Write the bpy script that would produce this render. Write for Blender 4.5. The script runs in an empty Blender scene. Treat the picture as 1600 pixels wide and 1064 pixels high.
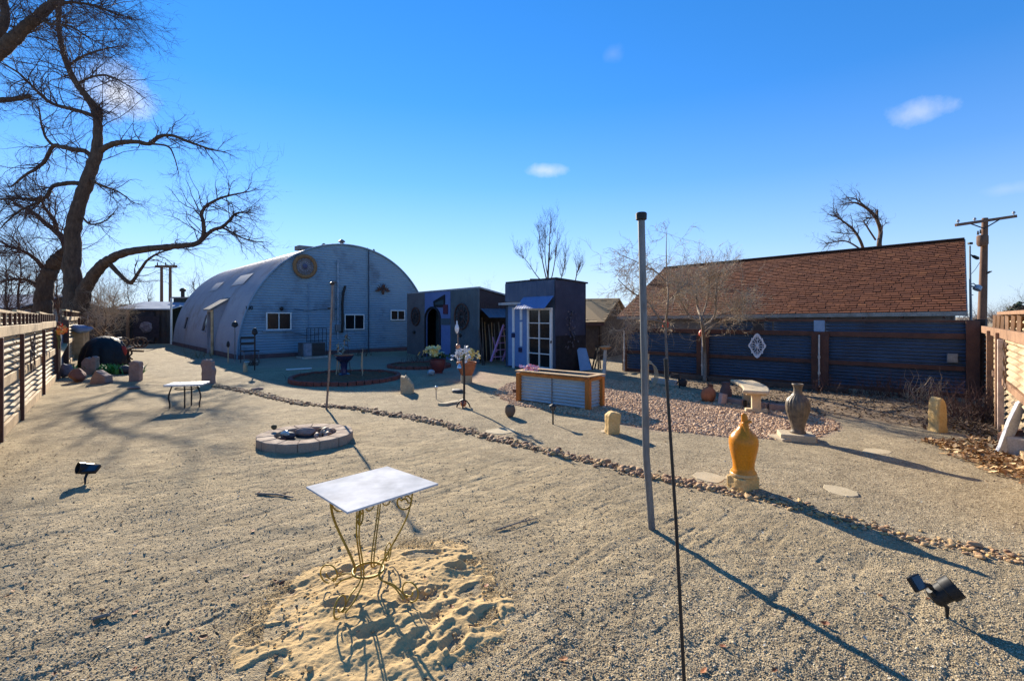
SKY_DUST, SKY_OZONE, SKY_SAT, SKY_HUE, SKY_STR, SUN_E, EXPO, CLOUDC = 0.0, 1.6, 1.36, 0.501, 0.107, 5.0, 1.30, (3.9,4.0,4.3)
import bpy, math, random
import numpy as np
from mathutils import Vector, Matrix
R = math.radians
random.seed(7)
rng = np.random.default_rng(7)
scene = bpy.context.scene
COL = scene.collection
CAMH, FPX, HOR, CX = 1.75, 750.0, 495.0, 800.0
V3 = Vector

# ------------------------------------------------------------------ survey helpers (photo bearings -> metres)
def G(px, py, z=0.0):
    y = (CAMH - z) * FPX / (py - HOR)
    return V3(((px - CX) / FPX * y, y, z))
def PD(px, py, y):
    return V3(((px - CX) / FPX * y, y, CAMH - (py - HOR) / FPX * y))
def onwall(px, py, o, ex):
    k = (px - CX) / FPX
    s = (k * o[1] - o[0]) / (ex[0] - k * ex[1])
    y = o[1] + ex[1] * s
    return s, CAMH - (py - HOR) / FPX * y
def frame(o, ex):
    ex = V3((ex[0], ex[1], 0)).normalized()
    en = V3((ex.y, -ex.x, 0))            # outward normal, towards the viewer when ex points right
    o = V3((o[0], o[1], o[2] if len(o) > 2 else 0))
    def f(s, d, z):
        return o + ex * s + en * d + V3((0, 0, z))
    f.o, f.ex, f.en = o, ex, en
    return f

# ------------------------------------------------------------------ noise
def _h(ix, iy, seed):
    ix = ix.astype(np.int64); iy = iy.astype(np.int64)
    n = (ix * 374761393 + iy * 668265263 + seed * 1442695041) & 0xffffffff
    n = ((n ^ (n >> 13)) * 1274126177) & 0xffffffff
    return ((n ^ (n >> 16)) & 0xffff) / 65535.0
def vnoise(x, y, seed=0):
    x0 = np.floor(x); y0 = np.floor(y)
    fx = x - x0; fy = y - y0
    fx = fx * fx * (3 - 2 * fx); fy = fy * fy * (3 - 2 * fy)
    a = _h(x0, y0, seed); b = _h(x0 + 1, y0, seed); c = _h(x0, y0 + 1, seed); d = _h(x0 + 1, y0 + 1, seed)
    return (a * (1 - fx) + b * fx) * (1 - fy) + (c * (1 - fx) + d * fx) * fy - 0.5
def fbm(x, y, oct=4, seed=0):
    r = 0; a = 1.0; f = 1.0
    for i in range(oct):
        r = r + a * vnoise(x * f + 17.3 * i, y * f - 9.1 * i, seed + i); a *= .5; f *= 2.03
    return r
def sstep(a, b, x):
    t = np.clip((x - a) / (b - a), 0, 1); return t * t * (3 - 2 * t)

# ------------------------------------------------------------------ mesh builder
_t = (1 + 5 ** .5) / 2
ICO_V = [V3(p).normalized() for p in [(-1,_t,0),(1,_t,0),(-1,-_t,0),(1,-_t,0),(0,-1,_t),(0,1,_t),(0,-1,-_t),(0,1,-_t),(_t,0,-1),(_t,0,1),(-_t,0,-1),(-_t,0,1)]]
ICO_F = [(0,11,5),(0,5,1),(0,1,7),(0,7,10),(0,10,11),(1,5,9),(5,11,4),(11,10,2),(10,7,6),(7,1,8),(3,9,4),(3,4,2),(3,2,6),(3,6,8),(3,8,9),(4,9,5),(2,4,11),(6,2,10),(8,6,7),(9,8,1)]
def subdiv(vs, fs):
    vs = list(vs); cache = {}; out = []
    def mid(a, b):
        k = (min(a, b), max(a, b))
        if k not in cache:
            cache[k] = len(vs); vs.append(((vs[a] + vs[b]) / 2).normalized())
        return cache[k]
    for a, b, c in fs:
        ab, bc, ca = mid(a, b), mid(b, c), mid(c, a)
        out += [(a, ab, ca), (b, bc, ab), (c, ca, bc), (ab, bc, ca)]
    return vs, out
ICO = {0: (ICO_V, ICO_F)}
for _i in (1, 2, 3): ICO[_i] = subdiv(*ICO[_i - 1])

class MB:
    def __init__(s): s.v = []; s.f = []
    def add(s, vs, fs):
        b = len(s.v); s.v += [tuple(p) for p in vs]; s.f += [tuple(i + b for i in q) for q in fs]; return s
    def hexa(s, c8):
        return s.add(c8, [(0,3,2,1),(4,5,6,7),(0,1,5,4),(1,2,6,5),(2,3,7,6),(3,0,4,7)])
    def box(s, c, size, rz=0, M=None):
        hx, hy, hz = size[0]/2, size[1]/2, size[2]/2
        Q = M if M is not None else Matrix.Rotation(rz, 3, 'Z')
        c = V3(c)
        return s.hexa([c + Q @ V3(p) for p in [(-hx,-hy,-hz),(hx,-hy,-hz),(hx,hy,-hz),(-hx,hy,-hz),(-hx,-hy,hz),(hx,-hy,hz),(hx,hy,hz),(-hx,hy,hz)]])
    def fbox(s, f, s0, s1, d0, d1, z0, z1):
        return s.hexa([f(s0,d1,z0),f(s1,d1,z0),f(s1,d0,z0),f(s0,d0,z0),f(s0,d1,z1),f(s1,d1,z1),f(s1,d0,z1),f(s0,d0,z1)])
    def beam(s, a, b, w, t, up=V3((0,0,1))):
        a = V3(a); b = V3(b); d = (b - a).normalized()
        x = d.cross(up)
        if x.length < 1e-4: x = d.cross(V3((0,1,0)))
        x.normalize(); y = x.cross(d)
        x *= w/2; y *= t/2
        return s.hexa([a-x-y, a+x-y, b+x-y, b-x-y, a-x+y, a+x+y, b+x+y, b-x+y])
    def tube(s, pts, rad, n=6, cap=True):
        pts = [V3(p) for p in pts]; m = len(pts)
        if not hasattr(rad, '__len__'): rad = [rad] * m
        b = len(s.v); ref = None
        for i, p in enumerate(pts):
            t = (pts[min(i+1, m-1)] - pts[max(i-1, 0)])
            if t.length < 1e-9: t = V3((0,0,1))
            t.normalize()
            if ref is None:
                ref = t.orthogonal().normalized()
            else:
                ref = ref - t * ref.dot(t)
                if ref.length < 1e-6: ref = t.orthogonal()
                ref.normalize()
            bi = t.cross(ref)
            for k in range(n):
                a = 2*math.pi*k/n
                q = p + (ref*math.cos(a) + bi*math.sin(a)) * rad[i]
                s.v.append((q.x, q.y, q.z))
        for i in range(m-1):
            for k in range(n):
                k2 = (k+1) % n
                s.f.append((b+i*n+k, b+i*n+k2, b+(i+1)*n+k2, b+(i+1)*n+k))
        if cap and n > 2:
            s.f.append(tuple(b+k for k in reversed(range(n)))); s.f.append(tuple(b+(m-1)*n+k for k in range(n)))
        return s
    def lathe(s, c, prof, n=24, fold=None, M=None):
        b = len(s.v); c = V3(c); m = len(prof)
        for i, (r, z) in enumerate(prof):
            for k in range(n):
                a = 2*math.pi*k/n
                rr = r * (fold(a, i/(m-1)) if fold else 1)
                p = V3((rr*math.cos(a), rr*math.sin(a), z))
                if M is not None: p = M @ p
                s.v.append(tuple(c + p))
        for i in range(m-1):
            for k in range(n):
                k2 = (k+1) % n
                s.f.append((b+i*n+k, b+i*n+k2, b+(i+1)*n+k2, b+(i+1)*n+k))
        s.f.append(tuple(b+k for k in reversed(range(n)))); s.f.append(tuple(b+(m-1)*n+k for k in range(n)))
        return s
    def prism(s, pts, off):
        n = len(pts); off = V3(off); pts = [V3(p) for p in pts]
        s.add(pts + [p + off for p in pts], [tuple(reversed(range(n))), tuple(range(n, 2*n))] + [(i, (i+1) % n, n+(i+1) % n, n+i) for i in range(n)])
        return s
    def rock(s, c, size, seed=0, sub=2, rough=.22, flat=0.0, rz=0):
        vs, fs = ICO[sub]; rd = random.Random(seed); c = V3(c)
        planes = [(V3((rd.gauss(0,1), rd.gauss(0,1), rd.gauss(0,1))).normalized(), rd.uniform(.62, .95)) for _ in range(9)]
        Q = Matrix.Rotation(rz, 3, 'Z')
        out = []
        for v in vs:
            k = 1.0
            for nrm, d in planes:
                t = v.dot(nrm)
                if t * k > d: k = d / t
            k += rough * .3 * (math.sin(v.x*5+seed) * math.cos(v.y*6+seed*2) + .5*math.sin(v.z*9+seed*3)) * .5
            p = V3((v.x*k*size[0]/2, v.y*k*size[1]/2, v.z*k*size[2]/2))
            out.append(c + Q @ p)
        return s.add(out, fs)
    def sheet(s, fn, nu, nv):
        b = len(s.v)
        for j in range(nv+1):
            for i in range(nu+1):
                s.v.append(tuple(fn(i/nu, j/nv)))
        w = nu+1
        for j in range(nv):
            for i in range(nu):
                s.f.append((b+j*w+i, b+j*w+i+1, b+(j+1)*w+i+1, b+(j+1)*w+i))
        return s
    def corr(s, f, s0, s1, z0, z1, d=0.0, pitch=.076, amp=.011, seg=8, vertical=False, wob=0.0, seed=0):
        """corrugated metal sheet on a wall frame; ridges run along the wall, or upright when vertical"""
        L = (s1-s0) if vertical else (z1-z0)
        n = max(2, int(L/pitch*seg)); other = max(1, int(((z1-z0) if vertical else (s1-s0))/.6))
        def fn(u, v):
            if vertical:
                ss = s0+(s1-s0)*u; zz = z0+(z1-z0)*v; ph = (ss-s0)/pitch
            else:
                ss = s0+(s1-s0)*v; zz = z0+(z1-z0)*u; ph = (zz-z0)/pitch
            w = wob*math.sin(ss*2.3+seed)*math.cos(zz*3.1+seed*1.7)
            return f(ss, d + amp*math.sin(2*math.pi*ph) + w, zz + w*.6)
        return s.sheet(fn, n, other)
    def disc(s, c, nrm, r, n=10):
        nrm = V3(nrm).normalized(); x = nrm.orthogonal().normalized(); y = nrm.cross(x); c = V3(c)
        return s.add([c + (x*math.cos(2*math.pi*k/n) + y*math.sin(2*math.pi*k/n))*r for k in range(n)], [tuple(range(n))])

def mesh_from(name, v, f, mat, smooth=None):
    me = bpy.data.meshes.new(name)
    me.from_pydata(v, [], f)
    if mat is not None: me.materials.append(mat)
    if smooth is not None:
        me.polygons.foreach_set('use_smooth', [True]*len(me.polygons))
        if smooth < 179: me.set_sharp_from_angle(angle=R(smooth))
    me.update()
    return me
WL = {}
def link(o, parent=None, loc=None):
    COL.objects.link(o)
    if parent is not None: o.parent = parent
    return o
def tag(o, label=None, cat=None, group=None, kind=None):
    if label: o['label'] = label
    if cat: o['category'] = cat
    if group: o['group'] = group
    if kind: o['kind'] = kind
    return o
def thing(name, loc, label, cat, group=None):
    o = bpy.data.objects.new(name, None); o.empty_display_size = .1
    COL.objects.link(o); o.location = V3(loc); WL[o.name] = V3(loc)
    return tag(o, label, cat, group)
def part(name, mb, mat, parent, smooth=None, bevel=0, label=None, kind=None):
    """vertices are given in world metres; stored relative to the owner's base point"""
    w = WL[parent.name]
    me = mesh_from(name, [(p[0]-w.x, p[1]-w.y, p[2]-w.z) for p in mb.v], mb.f, mat, smooth)
    o = bpy.data.objects.new(name, me); COL.objects.link(o); o.parent = parent
    WL[o.name] = w
    if bevel: bev(o, bevel)
    if label: o['label'] = label
    if kind: o['kind'] = kind
    return o
def bev(o, w):
    m = o.modifiers.new('bevel', 'BEVEL'); m.width = w; m.segments = 2; m.limit_method = 'ANGLE'; m.angle_limit = R(40)
def solo(name, mb, mat, label, cat, group=None, smooth=None, bevel=0, kind=None):
    xs = [p[0] for p in mb.v]; ys = [p[1] for p in mb.v]; zs = [p[2] for p in mb.v]
    w = V3(((min(xs)+max(xs))/2, (min(ys)+max(ys))/2, min(zs)))
    me = mesh_from(name, [(p[0]-w.x, p[1]-w.y, p[2]-w.z) for p in mb.v], mb.f, mat, smooth)
    o = bpy.data.objects.new(name, me); COL.objects.link(o); o.location = w; WL[o.name] = w
    if bevel: bev(o, bevel)
    return tag(o, label, cat, group, kind)
def np_mesh(name, verts, faces, mat, smooth=False):
    me = bpy.data.meshes.new(name)
    k = faces.shape[1]; nf = len(faces)
    me.vertices.add(len(verts)); me.vertices.foreach_set('co', verts.astype(np.float32).ravel())
    me.loops.add(nf*k); me.loops.foreach_set('vertex_index', faces.astype(np.int32).ravel())
    me.polygons.add(nf); me.polygons.foreach_set('loop_start', np.arange(0, nf*k, k, dtype=np.int32))
    if smooth: me.polygons.foreach_set('use_smooth', np.ones(nf, dtype=bool))
    me.materials.append(mat); me.update(calc_edges=True)
    return me

# ------------------------------------------------------------------ materials
def nt(name):
    m = bpy.data.materials.new(name); m.use_nodes = True
    n = m.node_tree.nodes; l = m.node_tree.links
    return m, n, l, n['Principled BSDF']
def mixc(n, l, fac, a, b, bt='MIX'):
    x = n.new('ShaderNodeMix'); x.data_type = 'RGBA'; x.blend_type = bt
    for sock, val in ((x.inputs[0], fac), (x.inputs[6], a), (x.inputs[7], b)):
        if hasattr(val, 'is_output'): l.new(val, sock)
        elif isinstance(val, (int, float)): sock.default_value = val
        else: sock.default_value = (*val, 1)
    return x.outputs[2]
def ramp(n, l, src, stops):
    r = n.new('ShaderNodeValToRGB'); e = r.color_ramp.elements
    while len(e) < len(stops): e.new(.5)
    for el, (p, c) in zip(e, stops):
        el.position = p; el.color = (*c, 1) if hasattr(c, '__len__') else (c, c, c, 1)
    l.new(src, r.inputs[0]); return r.outputs[0]
def noise(n, l, co, scale, detail=4, rough=.55, vec_scale=None):
    t = n.new('ShaderNodeTexNoise'); t.inputs['Scale'].default_value = scale; t.inputs['Detail'].default_value = detail
    t.inputs['Roughness'].default_value = rough
    if vec_scale:
        mp = n.new('ShaderNodeMapping'); mp.inputs['Scale'].default_value = vec_scale
        l.new(co, mp.inputs[0]); co = mp.outputs[0]
    l.new(co, t.inputs['Vector']); return t.outputs['Fac']
MATS = {}
def M(name, c1, c2=None, scale=6, rough=.7, metal=0.0, bump=.25, fine=60, stain=None, stain_amt=.5, stretch=None, island=0.0, spec=.25, bdist=.004):
    if name in MATS: return MATS[name]
    m, n, l, b = nt(name)
    c2 = c2 or tuple(x*.6 for x in c1)
    tc = n.new('ShaderNodeTexCoord'); co = tc.outputs['Object']
    f1 = noise(n, l, co, scale, 5, .6, stretch)
    f1 = ramp(n, l, f1, [(.32, 0.0), (.68, 1.0)])
    c = mixc(n, l, f1, c1, c2)
    f2 = noise(n, l, co, fine, 3, .6, stretch)
    c = mixc(n, l, .35, c, ramp(n, l, f2, [(.3, .25), (.7, .8)]), 'OVERLAY')
    if stain:
        f3 = noise(n, l, co, scale*.45+.3, 6, .65)
        f3 = ramp(n, l, f3, [(.52, 0.0), (.66, stain_amt)])
        c = mixc(n, l, f3, c, stain)
    if island:
        g = n.new('ShaderNodeNewGeometry')
        c = mixc(n, l, island, c, ramp(n, l, g.outputs['Random Per Island'], [(0, .08), (1, .9)]), 'OVERLAY')
    l.new(c, b.inputs['Base Color'])
    b.inputs['Roughness'].default_value = rough; b.inputs['Metallic'].default_value = metal
    b.inputs['Specular IOR Level'].default_value = spec
    rr = n.new('ShaderNodeMath'); rr.operation = 'MULTIPLY_ADD'; l.new(f1, rr.inputs[0]); rr.inputs[1].default_value = .18; rr.inputs[2].default_value = max(.05, rough-.09)
    l.new(rr.outputs[0], b.inputs['Roughness'])
    if bump:
        bp = n.new('ShaderNodeBump'); bp.inputs['Strength'].default_value = bump; bp.inputs['Distance'].default_value = bdist
        l.new(f2, bp.inputs['Height']); l.new(bp.outputs[0], b.inputs['Normal'])
    MATS[name] = m; return m
def islands(name, stops, rough=.8, bump=.3, fine=80, scale=20):
    if name in MATS: return MATS[name]
    m, n, l, b = nt(name)
    g = n.new('ShaderNodeNewGeometry'); tc = n.new('ShaderNodeTexCoord')
    c = ramp(n, l, g.outputs['Random Per Island'], stops)
    f = noise(n, l, tc.outputs['Object'], scale, 5)
    c = mixc(n, l, .5, c, ramp(n, l, f, [(.25, .2), (.75, .8)]), 'OVERLAY')
    l.new(c, b.inputs['Base Color']); b.inputs['Roughness'].default_value = rough; b.inputs['Specular IOR Level'].default_value = .25
    if bump:
        f2 = noise(n, l, tc.outputs['Object'], fine, 3)
        bp = n.new('ShaderNodeBump'); bp.inputs['Strength'].default_value = bump; bp.inputs['Distance'].default_value = .003
        l.new(f2, bp.inputs['Height']); l.new(bp.outputs[0], b.inputs['Normal'])
    MATS[name] = m; return m
def perobj(name, stops, rough=.8):
    if name in MATS: return MATS[name]
    m, n, l, b = nt(name)
    g = n.new('ShaderNodeObjectInfo'); tc = n.new('ShaderNodeTexCoord')
    c = ramp(n, l, g.outputs['Random'], stops)
    f = noise(n, l, tc.outputs['Object'], 40, 5)
    c = mixc(n, l, .5, c, ramp(n, l, f, [(.25, .2), (.75, .8)]), 'OVERLAY')
    l.new(c, b.inputs['Base Color']); b.inputs['Roughness'].default_value = rough; b.inputs['Specular IOR Level'].default_value = .3
    bp = n.new('ShaderNodeBump'); bp.inputs['Strength'].default_value = .25; bp.inputs['Distance'].default_value = .002
    l.new(f, bp.inputs['Height']); l.new(bp.outputs[0], b.inputs['Normal'])
    MATS[name] = m; return m

# paints and stuffs
BLUEWALL = M('blue grey paint on corrugated metal', (.175,.265,.345), (.21,.30,.37), 1.2, .62, bump=.15, stain=(.10,.13,.17), stain_amt=.7)
BARREL = M('weathered painted roof metal', (.26,.255,.29), (.34,.33,.355), .9, .6, bump=.2, stain=(.20,.15,.12), stain_amt=.6)
PLINTH = M('red brown plinth paint', (.16,.08,.08), (.10,.06,.06), 3)
WHITEP = M('white painted metal', (.74,.74,.72), (.62,.62,.60), 8, .45, bump=.1)
GLASS = M('dark window glass', (.012,.013,.015), (.008,.009,.011), 2, .06, bump=0, spec=.28)
BLACK = M('black plastic', (.012,.012,.012), (.018,.018,.018), 12, .5, bump=.1)
BLACKM = M('black painted steel', (.018,.017,.017), (.035,.028,.024), 14, .5, bump=.1)
GALV = M('galvanised steel', (.20,.21,.22), (.15,.155,.165), 9, .5, .4, bump=.1)
CORR = M('galvanised corrugated sheet', (.47,.37,.24), (.37,.285,.18), 2.2, .8, .0, bump=.12, spec=.1, stain=(.24,.13,.07), stain_amt=.45)
CORRB = M('dull blue grey corrugated sheet', (.068,.105,.165), (.05,.078,.125), 1.6, .5, .1, bump=.12, stain=(.05,.045,.05), stain_amt=.45)
RUST = M('dark rust brown stained timber', (.115,.05,.033), (.07,.035,.027), 4, .7, stretch=(1,1,1), bump=.3)
RUSTL = M('weathered orange brown timber', (.29,.165,.095), (.20,.115,.068), 5, .75, bump=.35)
PALEWOOD = M('sun bleached timber', (.60,.42,.23), (.46,.31,.16), 5, .8, bump=.35, stain=(.18,.11,.06), stain_amt=.5)
SHINGLE = islands('brown asphalt shingles', [(0, (.10,.029,.012)), (.3, (.125,.037,.014)), (.75, (.145,.044,.016)), (.95, (.175,.056,.02)), (1, (.21,.075,.027))], .9, .5, 160, 60)
SHINGLEY = islands('tan worn shingles', [(0, (.16,.10,.05)), (.5, (.24,.16,.08)), (1, (.34,.24,.13))], .9, .5, 160, 60)
FASCIA = M('grey fascia board', (.25,.22,.20), (.18,.16,.15), 4)
DARKWALL = M('dark shed sheet', (.055,.05,.05), (.035,.032,.034), 2, .7, stain=(.09,.05,.035))
BARK = M('grey brown bark', (.125,.077,.05), (.06,.038,.027), 7, .95, bump=.9, fine=26, stretch=(1,1,.35), bdist=.03)
TWIG = M('dark twig', (.105,.065,.052), (.06,.038,.033), 3, .9, bump=0)
TWIGR = M('reddish twig', (.13,.07,.055), (.09,.05,.04), 3, .9, bump=0)
TWIGP = M('pale straw twig', (.47,.36,.24), (.31,.23,.15), 3, .9, bump=0)
MARBLE = M('white veined marble tile', (.51,.505,.50), (.44,.445,.45), 2.2, .85, bump=.03, fine=7, stain=(.40,.42,.44), stain_amt=.7, spec=.03)
GOLDWIRE = M('yellow ochre painted wire', (.40,.27,.035), (.26,.16,.03), 30, .5, .2, bump=.2, stain=(.10,.05,.02))
TERRA = M('terracotta', (.38,.14,.06), (.27,.09,.04), 9, .75, bump=.25)
SAND = M('sandstone', (.46,.36,.22), (.36,.27,.16), 6, .9, bump=.6, fine=45)
SANDY = M('yellow sandstone', (.60,.40,.17), (.50,.31,.11), 8, .85, bump=.5, fine=45)
PINKST = M('pinkish flagstone', (.34,.23,.185), (.26,.175,.145), 6, .9, bump=.6, fine=40)
CONCR = M('weathered pale concrete', (.48,.43,.36), (.38,.34,.29), 6, .9, bump=.5, fine=60, stain=(.25,.21,.18))
PITBLK = M('pinkish concrete wall block', (.34,.255,.19), (.27,.20,.15), 7, .95, bump=.6, fine=60)
CEDAR = M('orange stained cedar', (.46,.17,.035), (.32,.105,.02), 6, .6, bump=.25, stretch=(1,1,.3))
TROUGH = M('bright zinc corrugated sheet', (.36,.44,.48), (.30,.37,.41), 3, .45, .3, bump=.05)
GLAZE = M('orange yellow glaze', (.56,.205,.012), (.47,.155,.008), 6, .33, bump=.05, stain=(.58,.36,.13), stain_amt=.35)
URNM = M('mottled taupe stoneware', (.175,.13,.085), (.085,.065,.05), 16, .5, bump=.4, stain=(.045,.035,.03))
SOIL = M('dark garden soil', (.20,.105,.06), (.11,.062,.04), 14, 1, spec=.03, bump=1, fine=30, bdist=.02)
BRICKR = M('dark red brick edging', (.23,.075,.055), (.15,.055,.045), 9, .9, bump=.5)
GREEN = islands('fresh green leaves', [(0, (.04,.14,.035)), (1, (.09,.26,.07))], .6, 0)
YELLOWF = islands('yellow petals', [(0, (.70,.50,.10)), (.6, (.78,.62,.22)), (1, (.75,.70,.50))], .6, 0)
WHITEF = islands('white petals', [(0, (.75,.73,.70)), (1, (.62,.58,.56))], .6, 0)
PINKF = islands('pink petals', [(0, (.80,.22,.30)), (.6, (.80,.50,.52)), (1, (.8,.7,.68))], .6, 0)
DRYLEAF = islands('dry fallen leaves', [(0, (.14,.07,.03)), (.3, (.30,.16,.07)), (.65, (.50,.31,.14)), (1, (.70,.50,.26))], .8, .2)
CHIPS = islands('dull mulch chips', [(0, (.05,.03,.02)), (.6, (.13,.085,.055)), (1, (.26,.18,.11))], .9, .2)
RIVER = perobj('river stones', [(0, (.20,.11,.06)), (.25, (.35,.205,.105)), (.5, (.43,.27,.13)), (.75, (.50,.31,.115)), (1, (.33,.23,.16))], .75)
RIVERI = islands('river stones mass', [(0, (.17,.09,.05)), (.3, (.30,.175,.095)), (.6, (.38,.245,.13)), (.8, (.46,.29,.12)), (1, (.30,.20,.14))], .8)
PEB = islands('fine gravel', [(0, (.15,.115,.075)), (.25, (.26,.205,.13)), (.5, (.35,.28,.175)), (.75, (.43,.345,.22)), (.95, (.56,.46,.31)), (1, (.38,.22,.12))], .9, .15)
PINKG = islands('pink crushed gravel', [(0, (.30,.18,.10)), (.3, (.42,.265,.16)), (.65, (.49,.325,.20)), (1, (.57,.41,.27))], .9, .2)
BLUEP = M('slate blue paint', (.05,.08,.125), (.04,.065,.10), 3, .6, stain=(.08,.09,.12))
BLUEB = M('bright blue paint', (.12,.20,.40), (.10,.17,.34), 3, .6)
BLUEV = M('lavender blue paint', (.13,.185,.37), (.11,.155,.32), 2, .6)
TEALW = M('grey teal corrugated sheet', (.085,.115,.135), (.07,.09,.105), 2, .55, .2)
PURPD = M('dark plum painted sheet', (.045,.046,.072), (.034,.035,.056), 2, .6, stain=(.09,.08,.11))
LILAC = M('lilac paint', (.48,.26,.46), (.40,.20,.38), 6, .6)
GOLDP = M('dull gold paint', (.25,.14,.06), (.17,.095,.045), 8, .6, .1)
# ------------------------------------------------------------------ ground
ROCKLINE = [(335,603),(400,615),(470,632),(560,640),(640,652),(700,664),(760,680),(850,703),(930,722),(1000,740),(1080,757),(1150,771),(1220,785),(1300,808),(1380,828),(1460,845),(1530,858),(1600,872),(1680,892)]
RL = np.array([[*G(*p)[:2]] for p in ROCKLINE])
def line_side(x, y):
    """signed distance to the stone border, positive beyond it"""
    best = np.full(x.shape, 1e9); sgn = np.ones(x.shape)
    for a, b in zip(RL[:-1], RL[1:]):
        d = b - a; L2 = d @ d
        t = np.clip(((x-a[0])*d[0] + (y-a[1])*d[1]) / L2, 0, 1)
        dx = x-(a[0]+t*d[0]); dy = y-(a[1]+t*d[1]); r = np.hypot(dx, dy)
        m = r < best; best = np.where(m, r, best); sgn = np.where(m, np.sign(d[0]*dy - d[1]*dx), sgn)
    return best*sgn
def polymask(x, y, poly, soft=.15):
    P = np.array(poly); inside = np.zeros(x.shape, bool); best = np.full(x.shape, 1e9)
    n = len(P)
    for i in range(n):
        a = P[i]; b = P[(i+1) % n]
        c = ((a[1] > y) != (b[1] > y)) & (x < (b[0]-a[0])*(y-a[1])/(b[1]-a[1]+1e-12)+a[0])
        inside ^= c
        d = b-a; t = np.clip(((x-a[0])*d[0]+(y-a[1])*d[1])/(d@d), 0, 1)
        best = np.minimum(best, np.hypot(x-(a[0]+t*d[0]), y-(a[1]+t*d[1])))
    return sstep(-soft, soft, np.where(inside, best, -best))
def gp(*pp): return [tuple(G(*p)[:2]) for p in pp]
PINKBED = gp((770,612),(800,598),(905,590),(1000,598),(1075,610),(1130,628),(1230,640),(1300,655),(1312,670),(1262,690),(1150,684),(1000,668),(900,648),(800,632))
DIRTBED = gp((1000,590),(1280,608),(1500,628),(1545,640),(1568,682),(1440,668),(1300,652),(1180,632),(1080,606))
LITTER = gp((1452,690),(1500,684),(1600,690),(1680,720),(1680,790),(1600,755),(1540,742),(1480,712))
PATHSH = gp((300,560),(640,556),(770,575),(770,600),(700,590),(560,575),(400,575))
def zground(x, y):
    x = np.asarray(x, float); y = np.asarray(y, float)
    r = np.hypot(x, y)
    nr = 1/(1+(r/9)**4)
    z = .035*fbm(x*.35, y*.35, 3, 3) + .016*fbm(x*1.3, y*1.3, 3, 8)
    ang = .75
    xs = x*math.cos(ang)+y*math.sin(ang); ys = -x*math.sin(ang)+y*math.cos(ang)
    st = fbm(xs*.9, ys*5.5, 3, 21); s2 = fbm(xs*2.2, ys*15, 3, 25)
    left = sstep(.3, -1.0, line_side(x, y)*1.0)
    z = z + left*.011*st*nr - left*.016*np.maximum(0, s2-.12)*nr + .012*np.abs(fbm(x*4.5, y*4.5, 3, 31))*nr*left
    z = z + .0065*fbm(x*13, y*13, 2, 41)*nr*(.4+.6*left) + .0032*fbm(x*38, y*38, 2, 51)*nr + .0022*fbm(x*85, y*85, 2, 55)*nr
    dents = vnoise(x*2.6, y*2.6, 77)
    z = z - .014*sstep(.2, .45, dents)*nr*left
    return z
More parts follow.
